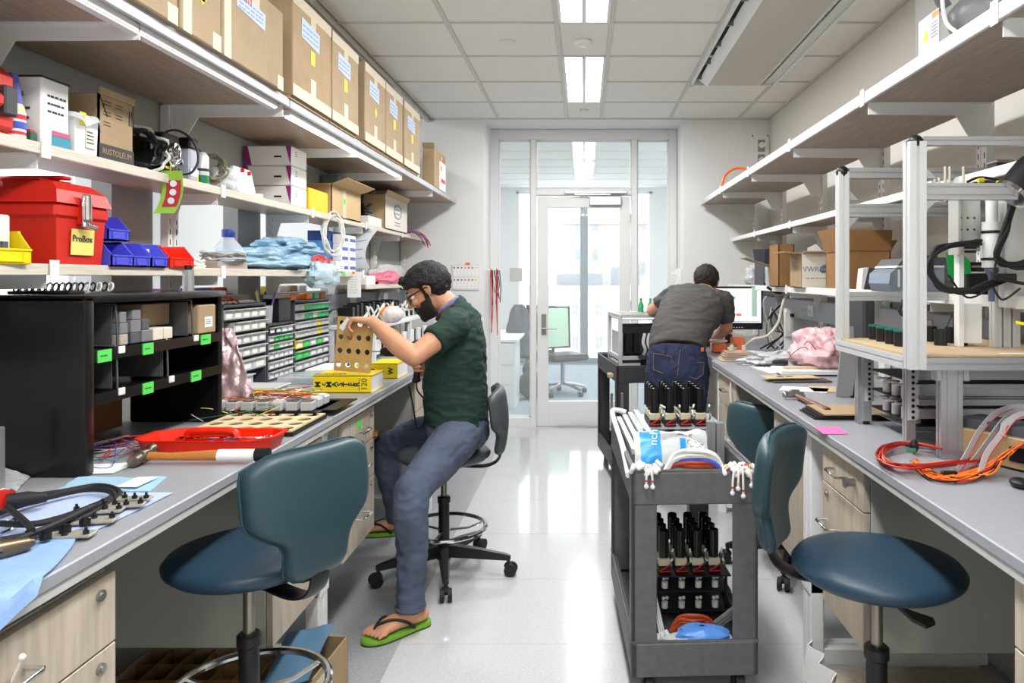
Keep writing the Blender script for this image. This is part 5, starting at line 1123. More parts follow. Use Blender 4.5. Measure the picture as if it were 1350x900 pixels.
# ================= right side contents
random.seed(23)
def extr(p0,p1,w=.03,h=None,mb=None):
    """T-slot profile between two points along one axis"""
    h=h or w; p0=V(p0);p1=V(p1); d=(p1-p0); ax=max(range(3),key=lambda i:abs(d[i])); g=min(w,h)*.09; dp=min(w,h)*.10
    def side(W,H,n):  # build outline with a slot in the middle of each side (n slots on wide side)
        P=[]
        def edge(a,b,L,ns):
            a=V(a);b=V(b); t=(b-a).normalized(); nrm=V((t.y,-t.x)); out=[a]
            for k in range(ns):
                c=a+t*(L*(k+.5)/ns); out+=[c-t*g,c-t*g-nrm*dp,c+t*g-nrm*dp,c+t*g]
            return out
        nw=max(1,round(W/min(W,H))); nh=max(1,round(H/min(W,H)))
        P+=edge((-W/2,-H/2),(W/2,-H/2),W,nw); P+=edge((W/2,-H/2),(W/2,H/2),H,nh); P+=edge((W/2,H/2),(-W/2,H/2),W,nw); P+=edge((-W/2,H/2),(-W/2,-H/2),H,nh)
        return P
    P=side(w,h,1); mb=mb or MB(); f={0:lambda a,b,q:V((q,p0.y+a,p0.z+b)),1:lambda a,b,q:V((p0.x+a,q,p0.z+b)),2:lambda a,b,q:V((p0.x+a,p0.y+b,q))}[ax]
    mb.loft([[f(q.x,q.y,e) for q in P] for e in (p0[ax],p1[ax])]); return mb
# --- machine
t=thing('gantry_machine','large open aluminium-profile machine frame standing on the near right bench','machine',(1.2,2.3,ZB))
XL,XR,YN,YF=.905,1.46,2.0,2.56
def ex(p0,p1,w,h=None,m=ALUL,name='frame_bar'): return extr(p0,p1,w,h).out(name,m,t,w=True)
ex((XL,YN,1.17),(XL,YN,1.79),.045,m=ALUL,name='corner_post'); ex((XL,YF,1.17),(XL,YF,1.79),.036,name='corner_post')
ex((XR,YF,1.17),(XR,YF,1.79),.036,name='corner_post'); ex((XR,YN,1.17),(XR,YN,1.79),.045,name='corner_post')
for y in (YN,YF):
    x=MB().sph((XL,y,1.79),(.0225,.0225,.022),n=16).out('corner_cap',BLACK,t,w=True,smooth=True)
ex((XL+.02,YN,1.793),(XR,YN,1.793),.024,.024,ALU); ex((XL+.018,YF,1.785),(XR,YF,1.785),.036,.036,ALU)
ex((XL+.02,YN,1.655),(XR,YN,1.655),.03,.045,ALU); ex((XL+.018,YF,1.655),(XR,YF,1.655),.03,.045,ALU); ex((XL+.018,YF,1.355),(XR,YF,1.355),.03,.03,ALU)
ex((XR,YN+.02,1.793),(XR,YF,1.793),.03,.03,ALU); ex((XR,YN+.02,1.655),(XR,YF,1.655),.03,.045,ALU)
ex((XL+.02,YN,1.185),(XR,YN,1.185),.03,.034,ALU); ex((XL,YN+.02,1.185),(XL,YF,1.185),.045,.034,ALUL); ex((XL,YF,1.185),(XR,YF,1.185),.03,.034,ALU); ex((XR,YN+.02,1.185),(XR,YF,1.185),.045,.034,ALU)
for (x,y,w_) in ((XL+.11,YN+.03,.06),(XL+.05,YF-.05,.04),(XR-.05,YF-.05,.04)):
    ex((x,y,ZB+.001),(x,y,1.168),w_,.03,ALU,'leg')
for x in (XL+.072,XL+.148): MB().box(x-.008,x+.008,YN+.005,YN+.045,1.135,1.168,bev=.003).out('corner_bracket',ALU,t,w=True)
MB().box(XL-.01,XR,YN+.0,YF+.0,1.203,1.209).out('platform_board',mat('platform_tan',(196,172,136),.6,noise_=(50,.03)),t,w=True)
MB().box(XL+.25,XL+.36,YN+.02,YN+.035,1.2095,1.2105).out('paper_strip',PAPER,t,w=True)
for y in (YN,YF):
    for z in (1.62,1.69): MB().prism([(0,0),(.035,0),(0,.035)],-.012,.012,'y',M=T_((XL+.02,y,z if z>1.65 else z+.01))@RX(0 if z>1.65 else 180)).out('gusset',ALU,t,w=True)
# carriage
gx=at(1305,300,2.16).x
MB().box(gx-.075,gx-.005,2.20,2.212,1.50,1.66,bev=.002).box(gx-.078,gx-.070,2.19,2.25,1.49,1.665).out('carriage_plate',mat('plate_light',(196,196,192),.4,.5),t,w=True)
hm=MB()
for k in range(9): hm.cyl((gx-.065+.02*(k%3),2.198,1.53+.035*(k//3)),(gx-.065+.02*(k%3),2.2005,1.53+.035*(k//3)),.003,n=8)
hm.box(gx-.055,gx-.02,2.196,2.2,1.507,1.517).box(gx-.055,gx-.02,2.196,2.2,1.495,1.502)
hm.out('bolt_hole',BLACK,t,w=True)
MB().cyl((gx+.005,2.16,1.45),(gx+.005,2.16,1.585),.026,n=20).cyl((gx+.005,2.16,1.585),(gx+.005,2.16,1.66),.016,n=16).out('white_cylinder',WHITE,t,w=True,smooth=True)
MB().lathe([(.018,0),(.02,-.01),(.012,-.02),(.009,-.03),(.009,-.10)],c=(gx+.005,2.16,1.45),n=16).out('nozzle',mat('slate_nozzle',(96,108,130),.4),t,w=True,smooth=True)
for z in (1.475,1.555): MB().lathe([(.028,z-.004),(.029,z),(.028,z+.004)],c=(gx+.005,2.16,0),n=20).out('clamp_ring',BLACK,t,w=True)
for k in range(3): ex((gx+.05+.028*k,2.22,1.21),(gx+.05+.028*k,2.22,1.66),.022,.03,ALUL,'vertical_rail')
MB().box(gx+.04,gx+.1,2.15,2.19,1.33,1.66,bev=.004).out('carriage_housing',mat('housing_grey',(196,196,194),.4),t,w=True)
MB().box(gx-.055,gx-.04,2.23,2.26,1.21,1.66).box(gx-.045,gx+.02,2.24,2.26,1.22,1.34).out('white_column',WHITE,t,w=True)
p=at(1319,222,2.35); 
MB().box(p.x-.03,p.x+.03,2.32,2.38,1.735,1.745,bev=.003).out('motor_end_plate',STEEL,t,w=True); MB().box(p.x-.03,p.x+.03,2.32,2.38,1.785,1.797,bev=.003).out('motor_end_plate',STEEL,t,w=True); MB().box(p.x-.029,p.x+.029,2.321,2.379,1.745,1.785,bev=.002).out('stepper_motor',BLACK,t,w=True)
for k,px in enumerate((1232,1238,1246,1252,1270)): 
    q=at(px,230,2.3); MB().cyl((q.x,2.3,1.66),(q.x,2.3,1.735 if k<2 else 1.77),.004,n=8).out('threaded_rod',mat('bone_rod',(206,196,182),.4,.3),t,w=True)
def cab(pts,r,Y0,m=RUB,name='cable'):
    if r>.01:
        for q_ in range(6): cab([(a+U(-4,4),b+U(-4,4),c+U(-.01,.01)) for a,b,c in pts],.0055,Y0,m,'cable')
        return
    MB().tube([at(a,b,c) for a,b,c in pts],r,8,sm=6).out(name,m,t,w=True,smooth=True)
cab([(1290,318,2.15),(1255,322,2.12),(1232,332,2.10),(1226,355,2.1),(1240,378,2.1),(1270,384,2.1),(1300,377,2.12),(1330,365,2.15)],.013,0,name='cable_bundle')
cab([(1334,268,2.1),(1326,300,2.1),(1315,330,2.1),(1320,346,2.1),(1345,350,2.1),(1362,340,2.1)],.012,0,name='cable_bundle')
cab([(1250,362,2.1),(1275,392,2.1),(1305,380,2.1)],.003,0); cab([(1310,380,2.1),(1322,395,2.1),(1345,380,2.1)],.003,0); cab([(1240,330,2.1),(1262,320,2.1),(1290,325,2.1)],.004,0); cab([(1310,365,2.1),(1340,372,2.1),(1365,376,2.1)],.005,0); cab([(1318,330,2.1),(1312,350,2.1),(1310,365,2.1)],.003,0)
cab([(1275,240,2.2),(1290,234,2.2),(1310,236,2.2),(1328,242,2.2)],.004,0); cab([(1283,242,2.2),(1300,240,2.2),(1322,243,2.2)],.004,0)
q=at(1318,366,2.12); MB().box(q.x-.02,q.x+.04,2.10,2.13,q.z-.012,q.z+.012,bev=.003).out('junction_block',BLACK,t,w=True)
for a,b in ((1293,238),(1318,241),(1338,222),(1333,383)):
    q=at(a,b,2.18); MB().cyl(q-V((.008,0,0)),q+V((.008,0,.002)),.007,n=10).out('yellow_tag',YEL,t,w=True)
q=at(1349,240,2.0); MB().tube([q+V((-.03,0,-.03)),q+V((.02,0,.03)),q+V((.10,0,.09))],.045,20).out('black_camera',BLACK,t,w=True,smooth=True); MB().tube([q+V((-.036,0,-.036)),q+V((-.028,0,-.028))],.048,20).out('steel_ring',CHROME,t,w=True,smooth=True)
# cups on platform
for k,(a,b,d) in enumerate(((1153,457,2.50),(1163,455,2.42),(1175,454,2.33),(1187,457,2.25),(1227,455,2.42),(1240,458,2.28),(1254,456,2.36),(1267,458,2.28))):
    q=at(a,b,d); c=thing('black_cup','black round cup on the machine platform, %s in the row from the left'%('first','second','third','fourth','fifth','sixth','seventh','eighth')[k],'cup',(q.x,d,1.2095),0,'black cups on the machine platform')
    MB().lathe([(.018,0),(.019,.001),(.0195,.05),(.017,.05),(.016,.01),(.001,.01)],n=22).out('cup_body',BLACK,c,smooth=True)
    if k<4: MB().lathe([(.0196,.044),(.0198,.05),(.017,.051),(.001,.049)],n=22).out('teal_rim',mat('teal_rim',(30,110,100),.5),c,smooth=True)
t=thing('cable','black cables hanging from the shelf down to the black cups','cable',(1.07,2.45,1.26))
for k in range(2): MB().tube([at(1190+4*k,395,2.48),at(1188-3*k,410,2.46),at(1196+3*k,425,2.45),at(1190,440,2.44)],.004,6,sm=5).out('cord',RUB,t,w=True,smooth=True)
for a,b in ((1243,1256),(1250,1275)): MB().tube([at(a,440,2.4),at((a+b)/2,428,2.42),at(b,428 if b>1260 else 415,2.45),at(b+1,436,2.45)],.002,5,sm=5).out('cord',RUB,t,w=True,smooth=True)
# --- equipment rack below platform
t=thing('valve_rack','aluminium rack of black trays with white valves under the machine platform','rack',(1.2,2.35,ZB))
for (x,y) in ((.965,2.17),(.965,2.50),(1.42,2.50),(1.42,2.17)): extr((x,y,ZB+.012),(x,y,1.155),.028).out('rack_post',ALU,t,w=True)
MB().cyl((.965,2.5,ZB),(.965,2.5,ZB+.012),.012,n=12).cyl((1.42,2.5,ZB),(1.42,2.5,ZB+.012),.012,n=12).cyl((1.42,2.17,ZB),(1.42,2.17,ZB+.012),.012,n=12).cyl((.965,2.17,ZB),(.965,2.17,ZB+.012),.012,n=12).out('rack_foot',BLACK,t,w=True)
for y in (2.154,2.484):
    sp=MB().box(.955,.985,y,y+.003,1.0,1.155).out('perforated_strip',ALUL,t,w=True)
    h=MB()
    for k in range(9): h.cyl((.97,y-.002,1.008+k*.017),(.97,y+.001,1.008+k*.017),.0048,n=10)
    h.out('strip_hole',BLACK,sp,w=True)
for k,z in enumerate((.985,1.045,1.11)):
    MB().box(.98,1.42,2.15,2.50,z-.004,z,).out('tray',BLACK,t,w=True)
    if k<2:
        for j in range(4):
            x=1.0; y=2.20+.07*j
            MB().cyl((x,y,z),(x,y,z+.035),.014,n=14).cyl((x,y,z+.035),(x,y,z+.042),.006,n=10).box(x-.035,x+.012,y-.006,y+.006,z+.040,z+.047,bev=.003).out('white_valve',WHITE,t,w=True,smooth=True)
for z,h in ((1.135,.03),(1.085,.045),(1.06,.03),(1.02,.028)): extr((.985,2.155,z),(1.42,2.155,z),.02,h).out('cross_bar',ALU,t,w=True)
for k in range(10): MB().box(1.03+k*.038,1.055+k*.038,2.2,2.45,.985,1.0+U(0,.02)).out('component',[BLACK,WHITE,WR,BLACK,mat('sb_tan',(180,168,158),.6)][k%5],t,w=True)
MB().box(1.0,1.42,2.2,2.5,.955,.958).out('clear_shelf',CLEAR,t,w=True)
# PSU
t=thing('power_unit','tan metal power unit with a black socket at the right edge of the bench','power supply',(1.16,1.93,ZB))
t.location=(1.17,1.95,ZB); t.rotation_euler=(0,0,0)
Mp=T_((1.16,1.95,ZB))@RZ(-62)
MB().box(-.16,.10,-.07,.07,.006,.085,Mp,bev=.002).out('metal_case',mat('case_tan',(190,164,122),.4,.35),t,w=True)
MB().box(.02,.07,-.074,-.070,.025,.062,Mp,bev=.0).out('power_socket',BLACK,t,w=True)
for a in (-.12,-.05,.09): MB().cyl(Mp@V((a,-.07,.02)),Mp@V((a,-.073,.02)),.004,n=8).out('screw',STEEL,t,w=True)
MB().box(-.14,.08,-.05,.05,.085,.11,Mp).out('circuit_board',DG,t,w=True)
# cable bundle orange/red
t=thing('cable_bundle','looped bundle of red and orange wires lying on the near right bench','cable',(1.06,1.95,ZB))
def onb(a,b,z=ZB+.01): return onz(a,b,z)
for k in range(15):
    j=lambda s=6:U(-s,s)
    P=[(1240+j(),590+j(2)),(1195+j(),584+j(2)),(1165+j(),590+j(3)),(1162+j(),605+j(3)),(1190+j(),614+j(3)),(1240+j(),612+j(3)),(1290+j(),604+j(3))]
    MB().tube([onb(a,b,ZB+.006+.0018*k) for a,b in P],.0026,6,sm=5).out('wire',[WD,WR,WD,WO,WD,WR,WD][k%7],t,w=True,smooth=True)
for k in range(14):
    P=[(1205+j(5),607+j(2),.01),(1225+j(5),625+j(5),.008),(1265+j(5),630+j(6),.008),(1305+j(5),618+j(7),.02),(1325+j(3),600+j(3),.05),(1352,582+j(3),.08)]
    MB().tube([onz(a,b,ZB+c) for a,b,c in P],.0026,6,sm=5).out('wire',[WO,WO,WD,WO,WR,WK,WO,WO][k%8],t,w=True,smooth=True)
q=onz(1205,588,ZB+.025); MB().sph((q.x,q.y,ZB+.025),(.012,.015,.02),n=10).out('cable_tie',BLACK,t,w=True); q=onz(1201,592,ZB+.03); MB().box(q.x-.012,q.x+.012,q.y-.004,q.y+.004,ZB+.022,ZB+.032).out('green_clip',WG,t,w=True)
GRB=mat('ribbon_grey',(186,186,188),.5)
for k,P in enumerate(([(1262,620,1.85),(1274,600,1.9),(1290,570,1.95),(1310,547,2.0),(1330,538,2.05),(1352,536,2.05)],[(1252,622,1.84),(1278,612,1.88),(1300,585,1.92),(1318,560,1.95),(1335,545,2.0),(1352,541,2.02)],[(1292,628,1.82),(1300,600,1.86),(1318,575,1.9),(1335,552,1.92),(1352,545,1.94)],[(1322,575,1.9),(1324,560,1.92),(1338,550,1.94),(1353,546,1.95)])):
    o=thing('ribbon_cable','grey ribbon cable with a red edge stripe, %s of the four arching over the bench'%('leftmost','second','third','rightmost')[k],'cable',at(*P[0]),0,'grey ribbon cables'); o.location.z=ZB+.02
    MB().tube([at(*q) for q in P],.012,4,sm=5,flat=(1.0,.09),up=V((0,1,0))).out('ribbon',GRB,o,w=True)
    MB().tube([at(a+4,b+2,c-.01) for a,b,c in P],.0012,4,sm=5).out('red_stripe',WR,o,w=True)
q=onz(1252,624,ZB+.01); single(MB().box(q.x-.02,q.x+.018,q.y-.006,q.y+.008,ZB+.002,ZB+.016,bev=.002),'connector','black flat connector at the end of the grey ribbon cables','connector',BLACK)
q=onz(1345,640,ZB+.005); single(MB().sph((q.x,q.y,ZB+.012),(.022,.03,.012),n=14),'mouse','small black rounded object at the right edge of the bench','mouse',BLACK,smooth=True)
single(MB().grid(lambda u,v:(onz(1078+32*u,568,ZB).x+.0,2.33+.085*v,ZB+.002+.006*v),3,3,.001),'sticky_note','pink sticky note on the near right bench','note',mat('pink_note',(236,110,170),.7)).location.x+=.0
# stack of dark boards
q=onz(1064,549,ZB)
t=thing('board_stack','black boards with a tan edge stacked beside the leaning panel','boards',(1.0,2.62,ZB))
for k in range(4): MB().box(-.19+.01*k,.20,-.05-.006*k,.13,.001+.006*k,.005+.006*k).out('board',BLACK if k!=3 else CARD,t)
# leaning panel
t=thing('leaning_panel','tall grey metal plate leaning beside the machine rack','plate',(1.085,3.05,ZB)); t.name='metal_sheet'
MB().box(-.035,.035,-.004,.004,0,.30,M=RX(-6)@RY(8),bev=.001).out('plate',mat('plate_grey',(168,170,170),.45,.3),t); MB().box(.036,.045,-.004,.10,0,.29,M=RX(-6)@RY(8)).out('dark_side',BLACK,t)
# hammer right
a=onz(1048,520,ZB+.02); b=onz(1088,540,ZB+.018)
t=thing('hammer','small ball-peen hammer with a brown handle on the right bench','hammer',(a+b)/2); t.location.z=ZB
MB().tube([a,(a+b)/2,b],[.008,.011,.013],12,flat=(1,.8)).out('wooden_handle',mat('dark_handle',(120,72,48),.35),t,w=True,smooth=True); MB().tube([b,b+(b-a)*.08],.0135,12).out('handle_end',mat('handle_end',(90,60,44),.5),t,w=True,smooth=True)
d=(b-a).cross(V((0,0,1))).normalized(); MB().tube([a-d*.035,a-d*.01,a+d*.02,a+d*.035],[.012,.011,.013,.011],14).sph(a+d*.04,.014,n=12).out('hammer_head',STEEL,t,w=True,smooth=True)
for k,(px,py,w_) in enumerate(((1049,522,.018),(1057,528,.015))):
    q=onz(px,py,ZB); single(MB().box(q.x-w_,q.x+w_,q.y+.0,q.y+.03,ZB,ZB+.025,bev=.002),'steel_block','small steel block beside the hammer head, %s one'%('left','right')[k],'block',STEEL)
# tan plates and sheets
def sheet(label,cx,cy,w_,d_,rot,z,m,th=.004,holes=0,name='sheet',cat='sheet'):
    mb=MB(); mb.cb((0,0,th/2),(w_,d_,th)); o=mb.out(name,m); o.location=(cx,cy,z); o.rotation_euler=(0,0,rot); tag(o,label,cat)
    if holes:
        for k in range(holes):
            MB().cb((-.05+.045*k,0,th+.0004),(.03,.03,.0006)).out('square_hole',BLACK,o)
    return o
PLY=mat('plywood_tan',(206,180,140),.6,noise_=(30,.05))
sheet('tan plate with two square holes on the right bench',1.0,3.55,.26,.10,.1,ZB+.016,PLY,holes=2,name='tan_plate',cat='plate')
sheet('dark sheet underneath the tan plate with square holes',1.04,3.53,.28,.12,.05,ZB+.004,mat('dark_sheet',(80,72,66),.5))
sheet('tan sheet lying between the hammer and the tan plate',1.12,3.25,.22,.16,-.1,ZB+.001,PLY)
sheet('white paper sheet beside the tan sheet',.98,3.25,.20,.12,-.4,ZB+.001,PAPER)
sheet('large white sheet under the black disc',1.10,3.95,.30,.26,.15,ZB+.001,PAPER)
sheet('white sheet beside the orange jars',1.05,4.25,.26,.2,-.2,ZB+.002,mat('cream_sheet',(232,228,220),.7))
sheet('long pale wooden stick on the white sheets',1.16,3.78,.26,.015,.02,ZB+.03,mat('stick',(216,196,160),.6),th=.012,name='wood_stick',cat='stick')
single(MB().box(1.0,1.32,3.70,3.92,ZB+.008,ZB+.028,bev=.002),'paper_stack','stack of white paper under the pale wooden stick','papers',PAPER)
t=thing('black_disc','black ribbed round disc on the white sheets','disc',(1.06,3.95,ZB+.028)); MB().lathe([(.038,0),(.042,.003),(.042,.022),(.036,.026),(.03,.024),(.001,.022)],n=28).out('disc_body',BLACK,t,smooth=True); MB().lathe([(.043,.006),(.043,.010)],n=28).out('rib',DG,t)
t=thing('plate_stack','stack of clear and amber plates with two white caps','plates',(.92,4.42,ZB))
for k,m in enumerate((PLY,CLEAR,mat('amber_plate',(196,160,120),.3,alpha=.85),CLEAR,mat('amber_plate',(196,160,120),.3))): MB().box(-.10+.008*k,.09,-.08,.08-.006*k,.001+.012*k,.010+.012*k,bev=.002).out('plate',m,t)
for x in (-.03,.045): MB().cyl((x,-.02,.061),(x,-.02,.092),.014,n=16).out('white_cap',mat('cap_grey',(190,190,184),.5),t,smooth=True)
OJ=mat('orange_liquid',(244,104,8),.35)
for k,(x,y,r,h) in enumerate(((.90,4.90,.048,.085),(1.045,4.98,.042,.13))):
    t=thing('orange_jar',('short clear jar of orange powder at the bench edge beside the man','taller clear jar of orange powder behind the gold lid')[k],'jar',(x,y,ZB))
    MB().box(-r,r,-r,r,.002,h*.74,bev=.008).out('orange_contents',OJ,t,smooth=True); MB().box(-r-.002,r+.002,-r-.002,r+.002,0,h*.98,bev=.009).out('jar_body',mat('jar_clear',(235,230,225),.1,alpha=.10),t,smooth=True); MB().box(-r-.005,r+.005,-r-.005,r+.005,h*.86,h,bev=.004).out('lid',mat('lid_pale',(240,220,205),.3,alpha=.7),t)
t=thing('gold_tin','small round tin with a gold lid between the orange jars','tin',(.975,4.82,ZB)); MB().cyl((0,0,0),(0,0,.045),.032,n=22).out('tin_body',PAPER,t,smooth=True); MB().lathe([(.033,.012),(.033,.03)],n=22).out('red_print',WR,t); MB().lathe([(.033,.045),(.035,.05),(.03,.066),(.001,.07)],n=22).out('gold_lid',mat('gold',(170,140,60),.35,.6),t,smooth=True)
bag('bubble_bag','translucent pink bubble-wrap bag heaped on the right bench','bag',(1.27,3.95,ZB+.02),(.13,.22,.12),BAGP,41,.38,nu=80,nv=50)
bag('clear_bag','crumpled clear-white plastic bag in front of the pink bubble wrap','bag',(1.12,4.2,ZB+.003),(.18,.16,.04),CLEARB,43,.5)
t=thing('red_wires','thin red and white wires looping in front of the pink bubble wrap','wires',(1.15,3.75,ZB+.03)); t.name='wire_loop'
MB().tube([at(1037,475,3.8),at(1050,462,3.8),at(1063,458,3.8),at(1072,478,3.8)],.0022,5,sm=6).tube([at(1060,455,3.78),at(1066,450,3.78),at(1076,462,3.78),at(1078,475,3.78)],.0022,5,sm=6).out('wire',WD,t,w=True,smooth=True)
t=thing('white_cable','white cable hanging over the right bench edge in front of a drawer','cable',(.79,4.05,ZB))
MB().tube([at(1010,478,4.2),at(985,485,4.1),at(972,492,4.0),at(965,500,3.93),at(963,515,3.93),at(964,530,3.93)],.005,7,sm=6).out('cord',WW,t,w=True,smooth=True)
# monitor
t=thing('monitor','black flat monitor showing a white window with teal and red blocks','monitor',(1.08,5.45,ZB))
MB().box(-.24,.25,-.02,.02,.115,.435,bev=.006).out('bezel',BLACK,t); MB().cyl((0,.01,.012),(0,.01,.16),.03,n=14).out('stand_neck',BLACK,t); MB().lathe([(.12,0),(.12,.008),(.03,.016)],n=28).out('stand_base',BLACK,t)
sc=MB().box(-.225,.235,-.0225,-.021,.165,.42).out('screen',mat('screen_white',(238,240,246),.3,emit=1.0),t)
for a,b,c,d,m in ((-.02,.045,.34,.362,mat('scr_teal',(90,170,180),.4,emit=.7)),(-.02,.045,.215,.235,mat('scr_dark',(40,80,96),.4,emit=.5)),(.05,.09,.215,.235,mat('scr_red',(236,100,90),.4,emit=.8)),(-.22,.23,.168,.180,mat('scr_bar',(180,184,200),.4,emit=.7)),(-.1,.1,.39,.398,mat('scr_bar',(180,184,200),.4,emit=.7))): MB().box(a,b,-.0232,-.0226,c,d).out('screen_block',m,sc)
MB().box(.165,.205,-.024,-.0232,.21,.435).out('clear_strip',mat('strip_green',(190,226,206),.4,alpha=.7),t)
for k in range(4): MB().box(.03+.02*k,.04+.02*k,-.0215,-.0205,.128,.134).out('button',WHITE,t)
t=thing('desk_cables','tangle of black cables behind and beside the monitor','cables',(1.38,5.2,ZB))
for k in range(8): MB().tube([(1.40+U(-.05,.06),5.3,1.22+U(-.06,.03)),(1.33+U(-.04,.08),5.2,1.10+U(-.05,.05)),(1.36+U(-.08,.06),5.1,1.0+U(-.03,.03)),(1.30+U(-.1,.1),5.0,.935)],.006,6,sm=5).out('cable',WK if k%3 else mat('grey_wire',(170,172,168),.5),t,w=True,smooth=True)
t=thing('beige_cable','thick beige cable looping from the raceway down beside the monitor','cable',(1.2,4.9,ZB))
MB().tube([at(1054,386,4.75),at(1040,386,4.75),at(1032,400,4.75),at(1026,425,4.75),at(1012,442,4.75),at(994,447,4.75),at(982,456,4.8)],.009,8,sm=6).out('cord',mat('beige_wire',(212,200,182),.5),t,w=True,smooth=True)
MB().tube([at(1052,386,4.75),at(1059,386,4.75)],.012,8).out('plug',mat('beige_plug',(190,176,150),.5),t,w=True)
t=thing('black_plug','black plug with a grey lead in the raceway above the monitor','plug',(1.47,5.0,1.30)); MB().tube([at(1011,378,4.95),at(1025,386,4.95),at(1033,384,4.95)],.01,8,sm=3).out('plug_body',BLACK,t,w=True); MB().tube([at(1011,390,4.95),at(1006,400,4.95),at(1012,425,4.95),at(1018,435,4.95)],.005,6,sm=4).out('lead',mat('grey_wire',(170,172,168),.5),t,w=True,smooth=True)
t=thing('flow_meter','small clear flow meter mounted on the panel above the pink bag','meter',at(1040,426,4.9)); q=at(1040,426,4.9)
MB().box(q.x-.028,q.x+.028,4.88,4.91,q.z-.09,q.z+.08,bev=.003).out('meter_body',mat('meter_cream',(214,208,196),.4),t,w=True); MB().cyl((q.x,4.87,q.z-.05),(q.x,4.87,q.z+.05),.012,n=14).out('meter_tube',CLEAR,t,w=True); MB().cyl((q.x+.01,4.87,q.z+.055),(q.x+.01,4.85,q.z+.055),.014,n=12).out('meter_knob',BLACK,t,w=True)
MB().box(q.x-.03,q.x+.03,4.91,4.915,q.z-.22,q.z+.10).box(q.x-.02,1.51,4.9,4.915,q.z+.08,q.z+.10).out('bracket',WHITE,t,w=True)
# low right shelf items (z 1.362)
ZR=1.3625
t=carton('cardboard_box','open brown carton with raised flaps behind the machine posts',1.275,1.49,3.55,3.85,ZR,ZR+.19,CARDD,open_=True,flaps=(('x',70,.12),('y',80,.10),('X',60,.06)))
t=carton('cardboard_box','open carton with a white face and a blue printed word beside the machine post',1.245,1.42,4.18,4.42,ZR,ZR+.20,CARD,open_=True,flaps=(('y',10,.05),('x',5,.10)))
MB().box(1.246,1.419,4.1785,4.1798,ZR+.002,ZR+.198).out('white_face',mat('offwhite2',(226,220,208),.8),t,w=True)
PB=mat('print_slate',(96,122,150),.6); text('VWR',.042,PB,t,face((1.298,4.178,ZR+.105),(0,-1,0))); MB().tube([V((1.375+.024*math.cos(a),4.177,ZR+.11+.017*math.sin(a)+.008*math.cos(a))) for a in [2*PI*k/16 for k in range(16)]],.006,5,closed=True).tube([(1.36,4.177,ZR+.095),(1.40,4.177,ZR+.14)],.004,5).out('logo_swirl',PB,t,w=True); scribble(t,(1.33,4.178,ZR+.055),(0,-1,0),.12,.015,rows=1,m=PB)
single(MB().prism([(0,0),(.11,-.01),(.05,.055),(.0,.03)],0,.003,'y',M=T_((1.30,4.25,ZR+.20))),'paper_sheet','white sheet poking out of the printed carton','paper',PAPER)
t=carton('cardboard_box','tall brown open carton left of the printed carton',1.23,1.33,4.62,4.85,ZR,ZR+.27,CARDD,open_=True)
t=carton('white_box','white-sided low carton with one tan flap sticking out over the shelf',1.28,1.40,4.92,5.15,ZR,ZR+.13,mat('whitegrey',(206,206,210),.7),open_=True)
MB().box(1.08,1.28,4.93,5.10,ZR+.0,ZR+.004,T_((1.28,0,ZR+.13))@RY(18)@T_((-1.28,0,-ZR))).out('flap',CARDL,t,w=True)
t=carton('dark_box','dark grey open box with a white number panel and a brown flap',1.28,1.46,5.20,5.48,ZR,ZR+.17,mat('dark_box',(70,72,80),.6),open_=True,flaps=(('y',70,.10),('Y',60,.12)))
MB().box(1.285,1.34,5.195,5.1995,ZR+.02,ZR+.15).out('white_panel',PAPER,t,w=True); text('6',.09,INK,t,face((1.312,5.194,ZR+.085),(0,-1,0)))
bag('clear_bag','small clear bag with parts at the far end of the low right shelf','bag',(1.33,5.75,ZR),(.06,.08,.09),CLEARB,51)
single(MB().sph((1.36,5.6,ZR+.03),(.05,.06,.03),n=14),'paper_pad','crumpled tan wrapping beside the dark box','wrapping',CARDL,smooth=True)
t=thing('desk_speaker','small grey and white wedge speaker on the low right shelf','speaker',(1.33,3.42,ZR)); 
MB().prism([(-.035,0),(.04,0),(.03,.10),(-.01,.105)],-.03,.03,'y').out('speaker_body',mat('speaker_dark',(72,74,80),.5),t); MB().prism([(-.045,.0),(-.034,0),(-.009,.105),(-.035,.10)],-.031,.031,'y').out('front_panel',WHITE,t)
t=thing('projector','silver-grey scanner with a dark lid on the low right shelf','scanner',(1.38,3.0,ZR)); t.name='scanner'
MB().prism([(-.165,.035),(-.15,.0),(.14,.0),(.15,.10),(-.13,.10),(-.16,.075)],-.09,.12,'y').out('scanner_body',mat('scanner_silver',(150,164,180),.35,.4),t); MB().prism([(-.135,.102),(.15,.102),(.14,.14),(-.11,.135)],-.095,.12,'y').box(-.06,.05,-.05,.0,.138,.15,bev=.003).out('lid',mat('scanner_lid',(84,86,90),.4),t); MB().box(-.13,-.122,-.093,-.089,.02,.09).out('seam',WHITE,t); MB().prism([(-.14,.098),(.15,.098),(.15,.106),(-.135,.106)],-.1,.12,'y').out('trim',WHITE,t)
t=thing('black_device','black flat electronic device under the green paper, low right shelf','device',(1.42,2.5,ZR)); MB().box(-.14,.07,-.06,.10,0,.11,bev=.006).out('device_body',BLACK,t); MB().box(-.13,-.03,-.063,-.060,.072,.078).out('silver_line',CHROME,t); MB().box(-.125,-.085,-.0612,-.0602,.092,.098).out('maker_print',mat('print_grey',(150,150,150),.6),t)
q=at(1263,347,2.40)
single(MB().prism([(-.04,.035),(.015,.03),(.04,.005),(.042,-.035),(.0,-.035),(-.03,-.055)],-.001,.001,'y',M=T_(q)),'green_paper','bright green note paper stuck in front of the black device','note',mat('bright_green',(20,160,70),.7)).location
single(MB().box(1.41,1.50,2.42,2.425,1.31,1.365),'panel_cover','small white cover plate below the green paper','plate',WHITE)
